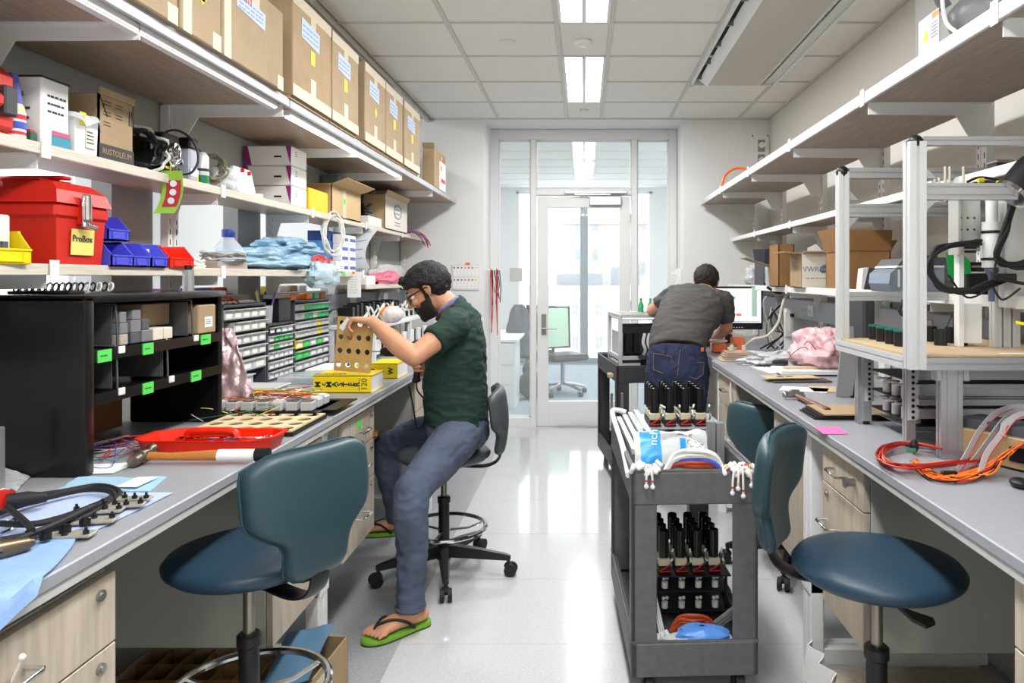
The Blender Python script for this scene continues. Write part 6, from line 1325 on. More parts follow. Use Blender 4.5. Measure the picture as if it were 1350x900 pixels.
q=at(1340,425,1.9); bb=single(MB().tube([q,q+V((.03,0,-.006)),q+V((.07,0,-.02))],.006,6,flat=(1,.4)),'yellow_strap','yellow strap at the right edge behind the machine','strap',YEL)
# upper right shelf
ZU=2.101
t=thing('clear_bin','large clear plastic bin with a warning label on the nearest upper right shelf','bin',(1.24,1.98,ZU))
CB=mat('bin_clear',(190,194,198),.15,alpha=.09)
CB.node_tree.nodes['Principled BSDF'].inputs['Specular IOR Level'].default_value=.06
MB().box(-.18,.2,-.36,.36,0,.004).box(-.18,-.176,-.36,.36,0,.27).box(.196,.2,-.36,.36,0,.27).box(-.18,.2,-.36,-.356,0,.27).box(-.18,.2,.356,.36,0,.27).out('bin_body',CB,t)
MB().box(-.19,.21,-.37,.37,.262,.275,bev=.004).out('bin_lid',CB,t)
lb_=MB().box(-.182,-.1803,.20,.33,.01,.125).out('warning_label',PAPER,t); MB().box(-.1826,-.182,.20,.24,.105,.122).out('orange_print',WO,lb_); MB().prism([(.26,.05),(.30,.05),(.28,.09)],-.1828,-.182,'x').out('warning_triangle',ST,lb_); scribble(lb_,(1.0572,2.2,ZU+.07),(-1,0,0),.05,.05,rows=5)
for k in range(3): bag('dark_roll','black wrapped roll inside the clear bin, %s from the camera'%ORD[k],'roll',(1.225,1.74+.21*k,ZU+.006),(.14,.10,.10),mat('roll_dark',(58,56,56),.35,bump=.3,bscale=30),70+k,.12,group='dark rolls inside the clear bin')
single(MB().tube([(1.12,2.28,ZU+.26),(1.11,2.28,ZU+.2),(1.13,2.28,ZU+.16)],.02,10,sm=4),'black_grip','black handle hanging inside the clear bin','handle',BLACK,smooth=True)
t=thing('white_hoop','white cable hoop standing in front of the clear bin','cable',(1.05,1.98,ZU)); MB().tube([(1.045,2.10,ZU+.25),(1.045,2.13,ZU+.15),(1.045,2.11,ZU+.06),(1.045,2.05,ZU+.008)],.006,7,sm=5).out('cord',WW,t,w=True,smooth=True)
t=thing('orange_hose','orange hose loop standing on the farthest upper right shelf','hose',(1.15,5.5,ZU)); MB().tube([at(952,246,5.6),at(955,233,5.6),at(966,223,5.6),at(980,222,5.55),at(994,230,5.5),at(1002,246,5.5)],.010,8,sm=5).out('hose',mat('orange_hose',(240,104,30),.4),t,w=True,smooth=True)
a=at(990,212,6.48); b=at(1014,177,6.48)
t=thing('valve_box','white wall plate with two round gas outlets on the end wall','outlet',((a.x+b.x)/2,6.47,a.z))
MB().box(a.x,b.x,6.475,6.49,a.z-.1,b.z,bev=.003).out('cover_plate',WHITE,t,w=True)
for z in (b.z-.1,b.z-.23): MB().box(a.x+.06,b.x-.04,6.470,6.476,z-.055,z+.05).out('recess',mat('valve_grey',(140,140,138),.6),t,w=True); MB().cyl((a.x+.09,6.44,z),(a.x+.09,6.475,z),.026,n=16).out('valve_knob',TRIMW,t,w=True,smooth=True)
for x in (a.x+.015,b.x-.015): MB().cyl((x,6.472,b.z-.015),(x,6.476,b.z-.015),.007,n=10).out('screw',DG,t,w=True)
t=thing('door_bracket','white wall-mounted bracket box on the right jamb','bracket',(.87,6.7,1.42)); MB().box(.845,.883,6.62,6.72,1.36,1.50,bev=.004).box(.80,.85,6.64,6.67,1.44,1.47,bev=.004).out('bracket_box',WHITE,t,w=True)
# ================= cart contents
def vials(t,cx,cy,z,rows,cols,h=.10,r=.019,pitch=.063,clear=True):
    for i in range(cols):
        for j in range(rows):
            x=cx+(i-(cols-1)/2)*pitch; y=cy+j*pitch
            MB().lathe([(r,z+.055),(r,z+.055+h),(r-.003,z+.057+h),(r-.004,z+.05+h),(.001,z+.05+h)],c=(x,y,0),n=16).out('black_vial',mat('vial_black',(24,25,27),.22,.1),t,smooth=True)
            if j<3:
                MB().box(x-.022,x+.022,y-.022,y+.022,z+.026,z+.054,bev=.003).out('cream_block',mat('cream_block',(196,188,162),.5),t)
                MB().box(x-.024,x+.024,y-.024,y+.024,z+.0,z+.024,bev=.002).out('black_block',BLACK,t)
            if j==0:
                MB().tube([(x-.02,y-.027,z+.012),(x,y-.03,z+.022),(x+.022,y-.027,z+.038)],.0022,5,sm=3).out('red_wire',WR,t)
                MB().tube([(x-.02,y-.028,z+.008),(x+.022,y-.028,z+.010)],.002,5).out('red_wire',WR,t)
                for k in range(5): MB().cyl((x+pitch/2+U(-.01,.01),y-.02+U(-.01,.01),z+.03+.012*k),(x+pitch/2+U(-.01,.01),y-.015,z+.04+.012*k),.004,n=6).out('terminal',[WG,WHITE,STEEL,WG,WW][k],t)
R25=math.radians(2.5)
t=thing('vial_array','four-by-four array of black vials on clear plates, upper cart tray','array',(.385,3.02,CZ-.07),R25)
MB().box(-.16,.19,-.05,.27,.10,.104).out('clear_plate',CLEAR,t); MB().box(-.17,.20,-.08,.28,.055,.059).out('clear_plate',CLEAR,t)
for x in (-.14,.17):
    for y in (-.03,.25): MB().cyl((x,y,0),(x,y,.10),.006,n=8).out('spacer',STEEL,t)
vials(t,0,0,.105,4,4)
for k in range(4): MB().box(-.10+k*.06,-.07+k*.06,.0,.05,.06,.098).out('under_block',BLACK,t)
for k in range(2): MB().box(.0+.07*k,.055+.07*k,-.06,-.05,.005,.05).box(.005+.07*k,.05+.07*k,-.062,-.06,.046,.052).out('green_terminal',[WG,GRNB][k],t)
t=thing('vial_array','lower array of black vials on black plates, lower cart tray','array',(.395,2.76,.12),R25)
for z in (.19,.135,.06): MB().box(-.135,.15,-.05,.28,z,z+.004).out('black_plate',BLACK,t)
for x in (-.12,.135):
    for y in (-.03,.26): MB().cyl((x,y,.0),(x,y,.19),.006,n=8).out('spacer',BLACK,t)
vials(t,0,0,.194,4,4)
for z in (.145,.07):
    for k in range(4): MB().cyl((-.095+k*.063,-.03,z),(-.095+k*.063,-.03,z+.022),.012,n=12).sph((-.100+k*.063,-.03,z+.034),.007,n=8).sph((-.087+k*.063,-.03,z+.036),.007,n=8).out('white_pump',mat('pump_white',(205,205,202),.4),t,smooth=True)
t=thing('profile_bars','bundle of aluminium profile bars lying along the left of the cart','bars',(.21,3.0,CZ-.07),R25)
for k in range(4): extr((-.035+k*.026,-.28,.068+.01*k),(-.05+k*.026,.36,.095+.008*k),.02).out('profile_bar',ALUL,t)
MB().cyl((-.07,.33,.09),(-.07,.33,.19),.006,n=8).cyl((-.02,.36,.09),(-.02,.36,.185),.006,n=8).out('upright_rod',STEEL,t)
t=thing('white_tube','white bent tube handle along the left rim of the cart','tube',(.17,2.9,CZ),R25); MB().tube([(-.035,-.40,-.03),(-.03,-.1,.01),(-.035,.28,.055),(-.01,.33,.06),(.03,.33,.05)],.011,10,sm=4).out('tube_body',WHITE,t,smooth=True)
t=thing('profile_upright','short grey double profile standing in the cart tray','bar',(.485,2.80,CZ-.07),R25); extr((0,0,0),(0,0,.165),.03).out('profile',ALU,t); extr((.035,0,0),(.035,0,.16),.03).out('profile',ALU,t)
t=thing('clear_enclosure','clear acrylic box of electronics inside the cart tray','box',(.44,2.88,CZ-.07),R25); MB().box(-.07,.03,-.08,.08,0,.09).box(-.075,.035,-.085,.085,.09,.094).out('acrylic_case',CLEAR,t)
for k in range(5): MB().box(-.06+k*.018,-.05+k*.018,-.05,.03,.004,.05).out('component',[STEEL,WHITE,BLACK,WG,STEEL][k],t)
def pouch(u,v): 
    return (.185+.27*u,2.64+.10*v+.02*noise.noise(V((u*3,v*3,1))),CZ-.03+.10*v+.03*math.sin(PI*u)*math.sin(PI*v)+.015*noise.noise(V((u*5,v*5,2))))
t=thing('plastic_pouch','clear plastic pouch with a blue band and white lettering on the cart','bag',(.31,2.69,CZ-.06))
MB().grid(pouch,24,12,.002).out('pouch',CLEARB,t,w=True,smooth=True)
BBL=mat('band_blue',(20,146,216),.35)
def off(f,u0,u1,v0,v1,d=.004): return lambda u,v:(lambda p:(p[0],p[1]-d,p[2]+d*.6))(f(u0+(u1-u0)*u,v0+(v1-v0)*v))
MB().grid(off(pouch,.08,.36,.02,.98),10,12,.001).out('blue_band',BBL,t,w=True,smooth=True)
c_=pouch(.22,.45); text('nch',.042,PAPER,t,face((c_[0]+.01,c_[1]-.022,c_[2]+.024),(0,-1,.55),up=(-1,0,.1)))
MB().grid(off(pouch,.62,.70,.05,.5),4,6,.001).out('blue_stripe',BBL,t,w=True); MB().grid(off(pouch,.72,.97,.05,.6),6,6,.001).out('speckled_label',mat('speckle_bw',(200,200,198),.6,noise_=(90,.7)),t,w=True); MB().grid(off(pouch,.58,.80,.66,.98),6,6,.001).out('speckled_label',mat('speckle_bw',(200,200,198),.6,noise_=(90,.7)),t,w=True)
def bundle(label,c,cols,ry,rx,z0,n,r,top):
    t=thing('cable_bundle',label,'cables',c)
    for k in range(n):
        f=k/(n-1); m=cols[min(len(cols)-1,int(f*len(cols)))]
        MB().tube([(c[0]-rx*(1+.05*U(-1,1)),c[1]+U(-.01,.01),z0+.005),(c[0]-rx*.65,c[1]+.01+U(-.008,.008),z0+top*(1-.55*f)),(c[0],c[1]+U(-.012,.012),z0+top*(1.25-.75*f)),(c[0]+rx*.65,c[1]+U(-.008,.008),z0+top*(1-.55*f)),(c[0]+rx*1.0,c[1]+U(-.01,.01),z0+.005)],r,6,sm=5).out('cable',m,t,w=True,smooth=True)
    return t
VB=mat('violet_blue',(90,100,210),.45)
bundle('arched bundle of white, violet-blue and rust cables across the near end of the cart',(.375,2.475,CZ-.03),[WW,WW,WW,VB,mat('rust_wire',(170,66,30),.5)],0,.105,CZ-.03,16,.0075,.075)
def ends(label,cx,cy,z,n,sx,sy,hang):
    t=thing('cable_ends',label,'connectors',(cx,cy,z)); 
    for k in range(n):
        a=V((cx+U(-sx,sx),cy+U(-sy,sy),z+U(0,.03))); b=a+V((U(-.02,.02),-.01,-.012))
        MB().cyl(a,b,.0075,n=8).sph(b,.0085,n=8).out('white_connector',WHITE,t,w=True,smooth=True)
    for k in range(n//3): MB().tube([(cx+U(-sx,sx),cy+.02,z+.01),(cx+U(-sx,sx),cy-.01,z+.02),(cx+U(-sx,sx),cy-.01,z)],.003,5,sm=3).out('wire',[WW,WR,WY][k%3],t,w=True)
    for (x,L) in hang:
        MB().tube([(cx+x*.4,cy+.02,z+.01),(cx+x*.8,2.415,z+.012),(cx+x,2.405,z-L*.4),(cx+x*1.05,2.405,z-L)],.004,6,sm=4).out('lead',WW,t,w=True,smooth=True); MB().sph((cx+x*1.05,2.405,z-L-.004),.0085,n=8).out('connector_tip',WHITE,t,w=True); MB().cyl((cx+x*1.04,2.405,z-L+.012),(cx+x*1.04,2.405,z-L+.018),.0048,n=8).out('colour_ring',[WR,WY,WB][int(abs(x)*900)%3],t,w=True)
    return t
ends('white connector ends spilling over the left corner of the cart',.205,2.45,CZ+.0,20,.045,.03,((.0,.038),(.02,.04)))
ends('white connector ends hanging over the right front of the cart tray',.52,2.45,CZ-.0,22,.055,.03,((-.03,.06),(-.012,.045),(.004,.07),(.03,.035)))
bundle('rust-red cable bundle in the lower cart tray',(.385,2.56,.20),[mat('rust_wire',(170,66,30),.5)],0,.08,.175,9,.0065,.05)
bag('blue_bag','bright blue padded bag on the lower cart tray','bag',(.40,2.485,.185),(.09,.045,.03),mat('bright_blue_bag',(90,150,230),.3,alpha=.95,bump=.4,bscale=30),61,.2)
bag('clear_bag','clear plastic bag under the bright blue bag','bag',(.385,2.475,.165),(.13,.04,.028),CLEARB,63,.25)
ends('white connector ends on the left of the lower cart tray',.265,2.48,.185,12,.035,.03,())
t=thing('profile_bars','short aluminium bars fanned out in the lower cart tray','bars',(.48,2.62,.13),R25)
for k in range(3): MB().tube([(-.03,-.07,.06+.012*k),(.085,.02,.085+.014*k)],.008,6).out('bar',ALU,t)
t=thing('profile_bars','slim steel rods leaning in the left of the lower cart tray','bars',(.25,2.66,.13)); t.name='steel_rods'
for k in range(3): MB().tube([(.02+.008*k,-.08,.02),(-.01+.008*k,.02,.15)],.0055,8).out('rod',ALU,t)
# cart 2 contents
t=thing('framed_instrument','aluminium-framed instrument with grey ribbon cables and black fans on the far cart','instrument',(.375,5.17,.735),math.radians(8))
Wf,Df,Hf=.34,.46,.42
for (x,y) in ((-.14,-.10),(.20,-.10),(-.14,.32),(.20,.32)): extr((x,y,.0),(x,y,Hf),.025).out('frame_post',ALUL,t)
for z in (Hf,.03,.08,.13):
    extr((-.14,-.10,z),(.20,-.10,z),.025).out('frame_bar',ALUL,t); extr((-.14,-.10,z),(-.14,.32,z),.025).out('frame_bar',ALUL,t)
extr((-.14,.32,Hf),(.20,.32,Hf),.025).out('frame_bar',ALUL,t)
MB().box(-.13,.19,-.08,.30,Hf-.03,Hf-.024).out('top_plate',mat('plate_white',(210,212,212),.5),t)
for k in range(5): MB().tube([(.02+k*.033,-.115,.15),(.03+k*.033,-.13,.19),(.015+k*.033,-.125,.24),(.03+k*.033,-.115,.30)],.014,4,sm=4,flat=(1,.12),up=V((0,1,0))).out('ribbon_cable',GRB,t)
for k in range(2): MB().box(-.10+k*.06,-.06+k*.06,-.09,-.02,.16,.30,bev=.004).out('black_fan',BLACK,t)
MB().box(.0,.19,-.12,-.10,.02,.12).out('black_board',BLACK,t); MB().box(-.12,.19,.02,.03,.10,.36).out('inner_panel',mat('inner_dark',(60,62,66),.5),t); MB().box(-.125,-.12,-.09,.3,.14,.30).out('side_panel',mat('plate_white',(210,212,212),.5),t)
for k in range(6): MB().sph((.03+.025*k,-.124,.03+.012*(k%3)),.006,n=6).out('component_dot',[WR,WG,WW][k%3],t)
MB().box(-.02,.20,-.16,-.10,.14,.146).out('green_board',mat('pcb_dark',(30,60,44),.4),t)
t=thing('black_cables','tangle of black cables on the near end of the far cart','cables',(.40,4.96,.75)); wires(t,(.36,4.97,.735),(.13,.05,.05),[WK,WK,WW],8,r=.006)
single(MB().box(.16,.26,5.0,5.1,.735,.76,bev=.003),'brown_case','small brown case on the left of the far cart tray','case',CARDL)
for k in range(2): single(MB().lathe([(.02,0),(.02,.05),(.008,.075),(.008,.10)],c=(.42+.07*k,5.40,1.168),n=14),'green_bottle','small green bottle top on the instrument, %s one'%('left','right')[k],'bottle',mat('bottle_green',(40,150,90),.3),smooth=True)

t=thing('tablet_display','dark grey display seen edge-on behind the far machine post','display',(1.155,3.1,ZB))
MB().box(-.02,.03,-.13,.16,.20,.42,bev=.01).out('display_panel',mat('display_grey',(62,64,68),.4),t); MB().tube([(.02,0,.01),(.05,0,.15),(.02,0,.26)],.014,8,sm=3).lathe([(.07,0),(.07,.008),(.02,.014)],n=20).out('display_stand',BLACK,t,smooth=True)
# ================= people
random.seed(5)
def cap(mb,pts,radii,n=14,sm=4,flat=None,up=None):
    P=[V(p) for p in pts]; mb.tube(P,radii if sm==0 else [radii[0]]+[a for a in smooth([V((r,0,0)) for r in radii],sm)][1:] and [v.x for v in smooth([V((r,0,0)) for r in radii],sm)],n,sm=sm,flat=flat,up=up)
    mb.sph(P[0],radii[0]*.98,n=n); mb.sph(P[-1],radii[-1]*.98,n=n); return mb
def ell(mb,cs,ab,side,n=28,sm=4):
    C=smooth([V(c) for c in cs],sm); R=smooth([V((a,b,0)) for a,b in ab],sm); s0=V(side).normalized(); rings=[]
    for i,c in enumerate(C):
        d=(C[min(i+1,len(C)-1)]-C[max(0,i-1)]).normalized(); s=(s0-d*s0.dot(d)).normalized(); t=d.cross(s)
        rings.append([c+s*R[i].x*math.copysign(abs(math.cos(a))**.85,math.cos(a))+t*R[i].y*math.copysign(abs(math.sin(a))**.9,math.sin(a)) for a in [2*PI*k/n for k in range(n)]])
    return mb.loft(rings)
def frame(c,f,u):
    f=V(f).normalized(); u=V(u); u=(u-f*u.dot(f)).normalized(); s=u.cross(f); return Matrix.Translation(c)@Matrix((f,s,u)).transposed().to_4x4()
def head(mb,M):
    s=lambda c,r,n=18: mb.sph(M@V(c),r,n,M=M.to_3x3())
    s((-.012,0,.034),(.094,.074,.084),24); s((.022,0,-.022),(.066,.060,.086),22); s((.045,0,-.082),(.034,.036,.028)); s((.03,0,-.06),(.045,.052,.04))
    s((.076,.034,-.02),(.018,.018,.018)); s((.076,-.034,-.02),(.018,.018,.018))
    cap(mb,[M@V((.083,-.04,.028)),M@V((.092,0,.026)),M@V((.083,.04,.028))],[.008,.010,.008],8,2)
    cap(mb,[M@V((.088,0,.018)),M@V((.104,0,-.012)),M@V((.110,0,-.024))],[.008,.010,.0125],10,3)
    for q in (-1,1): s((.098,.011*q,-.028),(.009,.008,.007),8)
    s((.088,0,-.050),(.012,.022,.006),12); s((.086,0,-.059),(.011,.018,.006),12)
    for q in (-1,1):
        cap(mb,[M@V(p) for p in ((.0,.070*q,-.028),(-.012,.080*q,-.012),(-.018,.084*q,.010),(-.008,.082*q,.024),(.004,.076*q,.016),(.002,.072*q,.0))],[.006,.0065,.0065,.0065,.006,.005],8,3)
        s((-.004,.074*q,-.002),(.013,.005,.022),10)
def hairshape(M,keep,r0,n,seed,mb,lift=0,c=(-.012,0,.034),R=(.094,.074,.084)):
    random.seed(seed); k=0
    g=PI*(3-math.sqrt(5))
    for i in range(n):
        z=1-2*(i+.5)/n; rr=math.sqrt(1-z*z); d=V((rr*math.cos(g*i),rr*math.sin(g*i),z))
        p=V((c[0]+d.x*R[0],c[1]+d.y*R[1],c[2]+d.z*R[2]))
        if not keep(p,d): continue
        r=r0*U(.8,1.25); mb.sph(M@(p+d*(lift)),r,8); k+=1
    return mb
def hand(mb,wrist,d,n,curls,thumb_t,k=1.0,spread=.06,thumb=(.55,.75,.35),fl=(1,1,1,1)):
    d=V(d).normalized(); n=V(n); n=(n-d*n.dot(d)).normalized(); t=d.cross(n)
    if t.dot(V(thumb_t))<0: t=-t
    w=V(wrist)
    ell(mb,[w-d*.01,w+d*.03*k,w+d*.065*k,w+d*.092*k],[(.026*k,.019*k),(.034*k,.017*k),(.041*k,.015*k),(.038*k,.011*k)],t,18,3)
    tips=[]
    for i in range(4):
        off=(.030,.010,-.010,-.029)[i]*k; L=(.92,1.0,.94,.74)[i]*k*fl[i]
        p=w+d*(.088,.092,.089,.080)[i]*k+t*off; a=0; pts=[p-d*.015*k,p]; dirn=(d+t*off*spread*20).normalized()
        for j,(sl,c) in enumerate(zip((.044,.027,.021),curls[i] if isinstance(curls[0],(list,tuple)) else curls)):
            a+=math.radians(c); v=dirn*math.cos(a)+n*math.sin(a); p=p+v*sl*L; pts.append(p)
        cap(mb,pts,[.0095*k,.0095*k,.0085*k,.0078*k,.0065*k],10,2); tips.append(p)
    p=w+d*.028*k+t*.026*k; v=(d*thumb[0]+t*thumb[1]+n*thumb[2]).normalized(); v2=(v+d*.45+n*.25).normalized()
    cap(mb,[p-v*.01,p+v*.038*k,p+v*.038*k+v2*.030*k,p+v*.038*k+(v2*.030+(v2+n*.3).normalized()*.022)*k],[.014*k,.0115*k,.010*k,.008*k],10,2)
    return tips
def foot(mb,heel,d,ankle,z0,k=1.0,side=1):
    d=V(d).normalized(); t=V((-d.y,d.x,0))*side; h=V(heel); U_=V((0,0,1))
    P=lambda a,b,c:h+d*a*k+t*b*k+U_*(c*k)
    z=z0
    ell(mb,[P(.0,0,.028),P(.05,0,.032),P(.11,.004,.032),P(.16,.006,.024),P(.195,.008,.018)],[(.026,.027),(.031,.032),(.036,.030),(.044,.022),(.045,.014)],t,18,3)
    cap(mb,[V(ankle),P(.055,0,.06),P(.09,0,.045)],[.036*k,.036*k,.030*k],14,3)
    mb.sph(P(.008,0,.028),(.03*k,.03*k,.027*k),12)
    for i in range(5):
        b=.037-.0195*i; L=(.052,.046,.040,.034,.028)[i]; r=(.0145,.0105,.010,.0095,.009)[i]
        cap(mb,[P(.185,b*.95,.016),P(.185+L*.6,b,.017),P(.185+L,b,.010)],[r*k,r*k,r*.85*k],10,2)
def wrinkle(o,amp,sc,seed=0,lines=()):
    me=o.data; nr=[v.normal.copy() for v in me.vertices]
    for v,n in zip(me.vertices,nr):
        q=V((v.co.x*sc[0],v.co.y*sc[1],v.co.z*sc[2]+seed)); a=noise.noise(q)+.5*noise.noise(q*2.1); a=1-2*abs(a) if amp>0 else a
        v.co+=n*(a-.4)*abs(amp)
SKIN1=mat('skin_tan',(206,150,116),.5,noise_=(25,.05)); SKIN2=mat('skin_light',(204,154,130),.5,noise_=(25,.05)); HAIR=mat('hair_black',(15,13,13),.55,bump=.9,bscale=160)
BEARD=mat('beard_dark',(34,26,22),.7,bump=.8,bscale=260)
SHIRT1=mat('green_knit',(25,52,44),.85,noise_=(14,.1),bump=.15,bscale=220); JEAN1=mat('blue_jeans',(74,82,102),.8,noise_=(7,.22),bump=.2,bscale=300); JEAN2=mat('dark_jeans',(40,48,78),.8,noise_=(9,.2),bump=.2,bscale=300)
SHIRT2=mat('grey_knit',(76,74,73),.85,noise_=(14,.06),bump=.12,bscale=220)
# ---- seated man
man=thing('person','seated bearded man in dark green polo shirt, jeans and green flip-flops','person',(-.60,3.47,0))
Mh=frame((-.735,3.45,1.358),(-.86,-.10,-.50),(-.5,0,.86))
b=MB(); head(b,Mh)
cap(b,[(-.600,3.47,1.235),(-.645,3.465,1.285),(-.695,3.455,1.335)],[.066,.058,.056],18,3)
ell(b,[(-.60,3.47,.70),(-.605,3.47,.93),(-.59,3.47,1.11),(-.60,3.47,1.22),(-.62,3.47,1.27)],[(.13,.10),(.13,.115),(.155,.095),(.15,.07),(.07,.05)],(0,1,0))
SL,EL,WL_=(-.585,3.275,1.205),(-.728,3.13,1.082),(-.932,3.215,1.228)
cap(b,[SL,(-.655,3.20,1.145),EL],[.054,.050,.043],18,3)
cap(b,[EL,(-.80,3.155,1.125),(-.87,3.185,1.18),WL_],[.044,.044,.036,.026],18,3)
hand(b,WL_,(-.93,.10,.10),(-.25,-.05,-1),[(52,42,30),(56,44,30),(60,46,30),(66,50,30)],(0,1,0),k=.98,thumb=(.6,.5,.8))
SR,ER,WR_=(-.58,3.66,1.205),(-.60,3.70,.98),(-.715,3.555,.985)
cap(b,[SR,(-.59,3.69,1.09),ER],[.054,.048,.042],16,3); cap(b,[ER,(-.66,3.63,.985),WR_],[.042,.037,.027],16,3)
hand(b,WR_,(-1,-.12,.0),(0,-1,0),[(62,64,38),(66,66,40),(70,66,40),(74,66,40)],(0,0,1),thumb=(.8,.35,.6))
# legs inside the jeans, feet
cap(b,[(-.60,3.37,.68),(-.712,2.99,.55)],[.07,.05],12,0); cap(b,[(-.712,2.99,.54),(-.70,2.945,.12)],[.045,.034],12,0)
cap(b,[(-.62,3.57,.68),(-1.01,3.73,.56)],[.07,.05],12,0); cap(b,[(-1.01,3.73,.55),(-.955,3.735,.20)],[.045,.034],12,0)
hd=V((-.75,-.66,0)); foot(b,(-.655,2.985,.022),hd,(-.70,2.945,.10),.022,1.0,side=-1)
foot(b,(-.885,3.742,.128),(-1,-.03,0),(-.95,3.735,.20),.1,1.0,side=1)
body=b.out('body',SKIN1,man,w=True,remesh=.0045,smit=2)
h=MB(); 
def keep1(p,d):
    if p.x>.045: return p.z>.062
    if p.x>-.0: return p.z>.030+.5*max(0,p.x)
    if p.x>-.028: return p.z>.028
    return p.z>-.045
hairshape(Mh,keep1,.019,420,3,h,lift=.004)
for k in range(9): h.sph(Mh@V((.072+U(-.01,.012),U(-.04,.04),.088+U(0,.02))),.017,8)
h.sph(Mh@V((.092,.0,.098)),.016,8)
for q in (-1,1): cap(h,[Mh@V((.018,.070*q,.03)),Mh@V((.016,.0685*q,-.01))],[.008,.007],8,2)
h.out('hair',HAIR,man,w=True,remesh=.005,smit=1)
h=MB()
for i in range(17):
    a=(i-8)/8*1.45; x=.0+.075*math.cos(a); y=.066*math.sin(a)
    for z in (-.048,-.064,-.080,-.094,-.106):
        if z>-.06 and abs(a)<.45: continue
        if abs(y)<.055 and z>-.055: continue
        f_=1-.25*max(0,(-z-.07)/.04); h.sph(Mh@V((x*f_+.012,y*f_,z)),.0155,8)
for i in range(7): h.sph(Mh@V((.094,(-3+i)*.0085,-.041-.0012*abs(i-3)**2)),.007,8)
for q in (-1,1):
    for z in (-.02,-.034,-.048): h.sph(Mh@V((.014,.064*q,z)),.012,8)
    for z in (-.05,-.058): h.sph(Mh@V((.086,.026*q,z)),.008,8)
for i in range(5): h.sph(Mh@V((.078,(-2+i)*.011,-.098-.004*(2-abs(i-2)))),.018,8)
h.out('beard',BEARD,man,w=True,remesh=.004,smit=1)
h=MB()
for q in (-1,1): cap(h,[Mh@V((.091,.014*q,.034)),Mh@V((.090,.032*q,.038)),Mh@V((.078,.048*q,.032))],[.004,.005,.003],8,3)
h.out('eyebrows',HAIR,man,w=True,remesh=.003,smit=0)
ew=mat('eye_white',(235,232,228),.2); 
for q in (-1,1):
    e=MB().sph(Mh@V((.0755,.031*q,.005)),.0125,14).out('eye',ew,man,w=True,smooth=True); MB().sph(Mh@V((.0852,.031*q,.002)),.0050,10).out('iris',HAIR,e,w=True,smooth=True)
g=MB()
for q in (-1,1):
    g.tube([Mh@V((.098-.012*abs(math.cos(a))*0-.006*(math.cos(a)*q>0)*abs(math.cos(a)),q*.033+.024*math.cos(a),.002+.0175*math.sin(a))) for a in [2*PI*k/16 for k in range(16)]],.0026,6,closed=True)
    g.tube([Mh@V((.092,.057*q,.010)),Mh@V((.05,.074*q,.014)),Mh@V((.0,.080*q,.014)),Mh@V((-.02,.082*q,.0))],.0032,6,sm=3)
g.tube([Mh@V((.098,-.009,.006)),Mh@V((.104,0,.009)),Mh@V((.098,.009,.006))],.0026,6)
gl=g.out('glasses',BLACK,man,w=True,smooth=True)
for q in (-1,1): MB().loft([[Mh@V((.0975+dx-.004*(math.cos(a)*q>0)*abs(math.cos(a)),q*.033+.022*math.cos(a),.002+.016*math.sin(a))) for a in [2*PI*k/16 for k in range(16)]] for dx in (0,.001)]).out('lens',mat('lens_reflection',(214,200,60),.08,alpha=.7),gl,w=True)  # yellow reflection on the glasses put into the lens colour
# shirt
b=MB()
ell(b,[(-.605,3.47,.735),(-.605,3.47,.80),(-.612,3.47,.93),(-.594,3.47,1.10),(-.60,3.47,1.215),(-.618,3.47,1.268),(-.635,3.467,1.285)],[(.185,.145),(.178,.146),(.168,.148),(.178,.125),(.165,.098),(.095,.075),(.072,.066)],(0,1,0))
cap(b,[(-.59,3.33,1.215),SL],[.072,.070],18,0); cap(b,[(-.59,3.61,1.215),SR],[.072,.070],18,0)
def cone(b,p0,p1,r0,r1): b.cyl(V(p0),V(p1),r0,r1,n=22)
e0=V(SL); e1=V(SL).lerp(V(EL),.52); cone(b,e0,e1,.068,.066); b.sph(SL,.070,18)
e1r=V(SR).lerp(V(ER),.6); cone(b,SR,e1r,.068,.064); b.sph(SR,.070,18)
sh=b.out('polo_shirt',SHIRT1,man,w=True,remesh=.007,smit=5); wrinkle(sh,.006,(9,9,22),3)
for o_,mm,rr,zz in ((0,mat('plaid_collar',(112,122,160),.8,noise_=(50,.25)),.064,.0),(1,mat('brown_strap',(92,56,36),.5),.070,-.014)):
    c=V((-.645,3.466,1.283+zz)); ax=V((-.66,0,.75)).normalized(); s=V((0,1,0)); t2=ax.cross(s)
    MB().tube([c+s*math.cos(a)*rr*1.04+t2*math.sin(a)*rr for a in [2*PI*k/28 for k in range(28)]],.011 if o_==0 else .007,8,closed=True).out('collar' if o_==0 else 'neck_strap',mm,man,w=True,smooth=True)
# jeans
b=MB()
ell(b,[(-.60,3.47,.625),(-.60,3.47,.66),(-.60,3.47,.72),(-.603,3.47,.79)],[(.15,.12),(.178,.145),(.18,.145),(.168,.132)],(0,1,0))
cap(b,[(-.575,3.37,.695),(-.64,3.18,.62),(-.708,3.0,.545)],[.105,.092,.073],20,4)
cap(b,[(-.708,3.0,.545),(-.703,2.965,.46),(-.695,2.955,.33),(-.698,2.945,.20),(-.698,2.94,.125)],[.073,.070,.064,.056,.052],20,4)
cap(b,[(-.60,3.56,.695),(-.82,3.66,.63),(-1.01,3.735,.555)],[.105,.092,.073],20,4)
cap(b,[(-1.01,3.735,.555),(-1.005,3.735,.46),(-.975,3.735,.33),(-.955,3.735,.215)],[.073,.068,.060,.052],20,4)
b.cyl((-.698,2.94,.15),(-.698,2.94,.085),.057,.059,n=24); b.cyl((-.955,3.735,.24),(-.952,3.735,.175),.057,.058,n=24)
je=b.out('jeans',JEAN1,man,w=True,remesh=.007,smit=4); wrinkle(je,.005,(12,12,20),8)
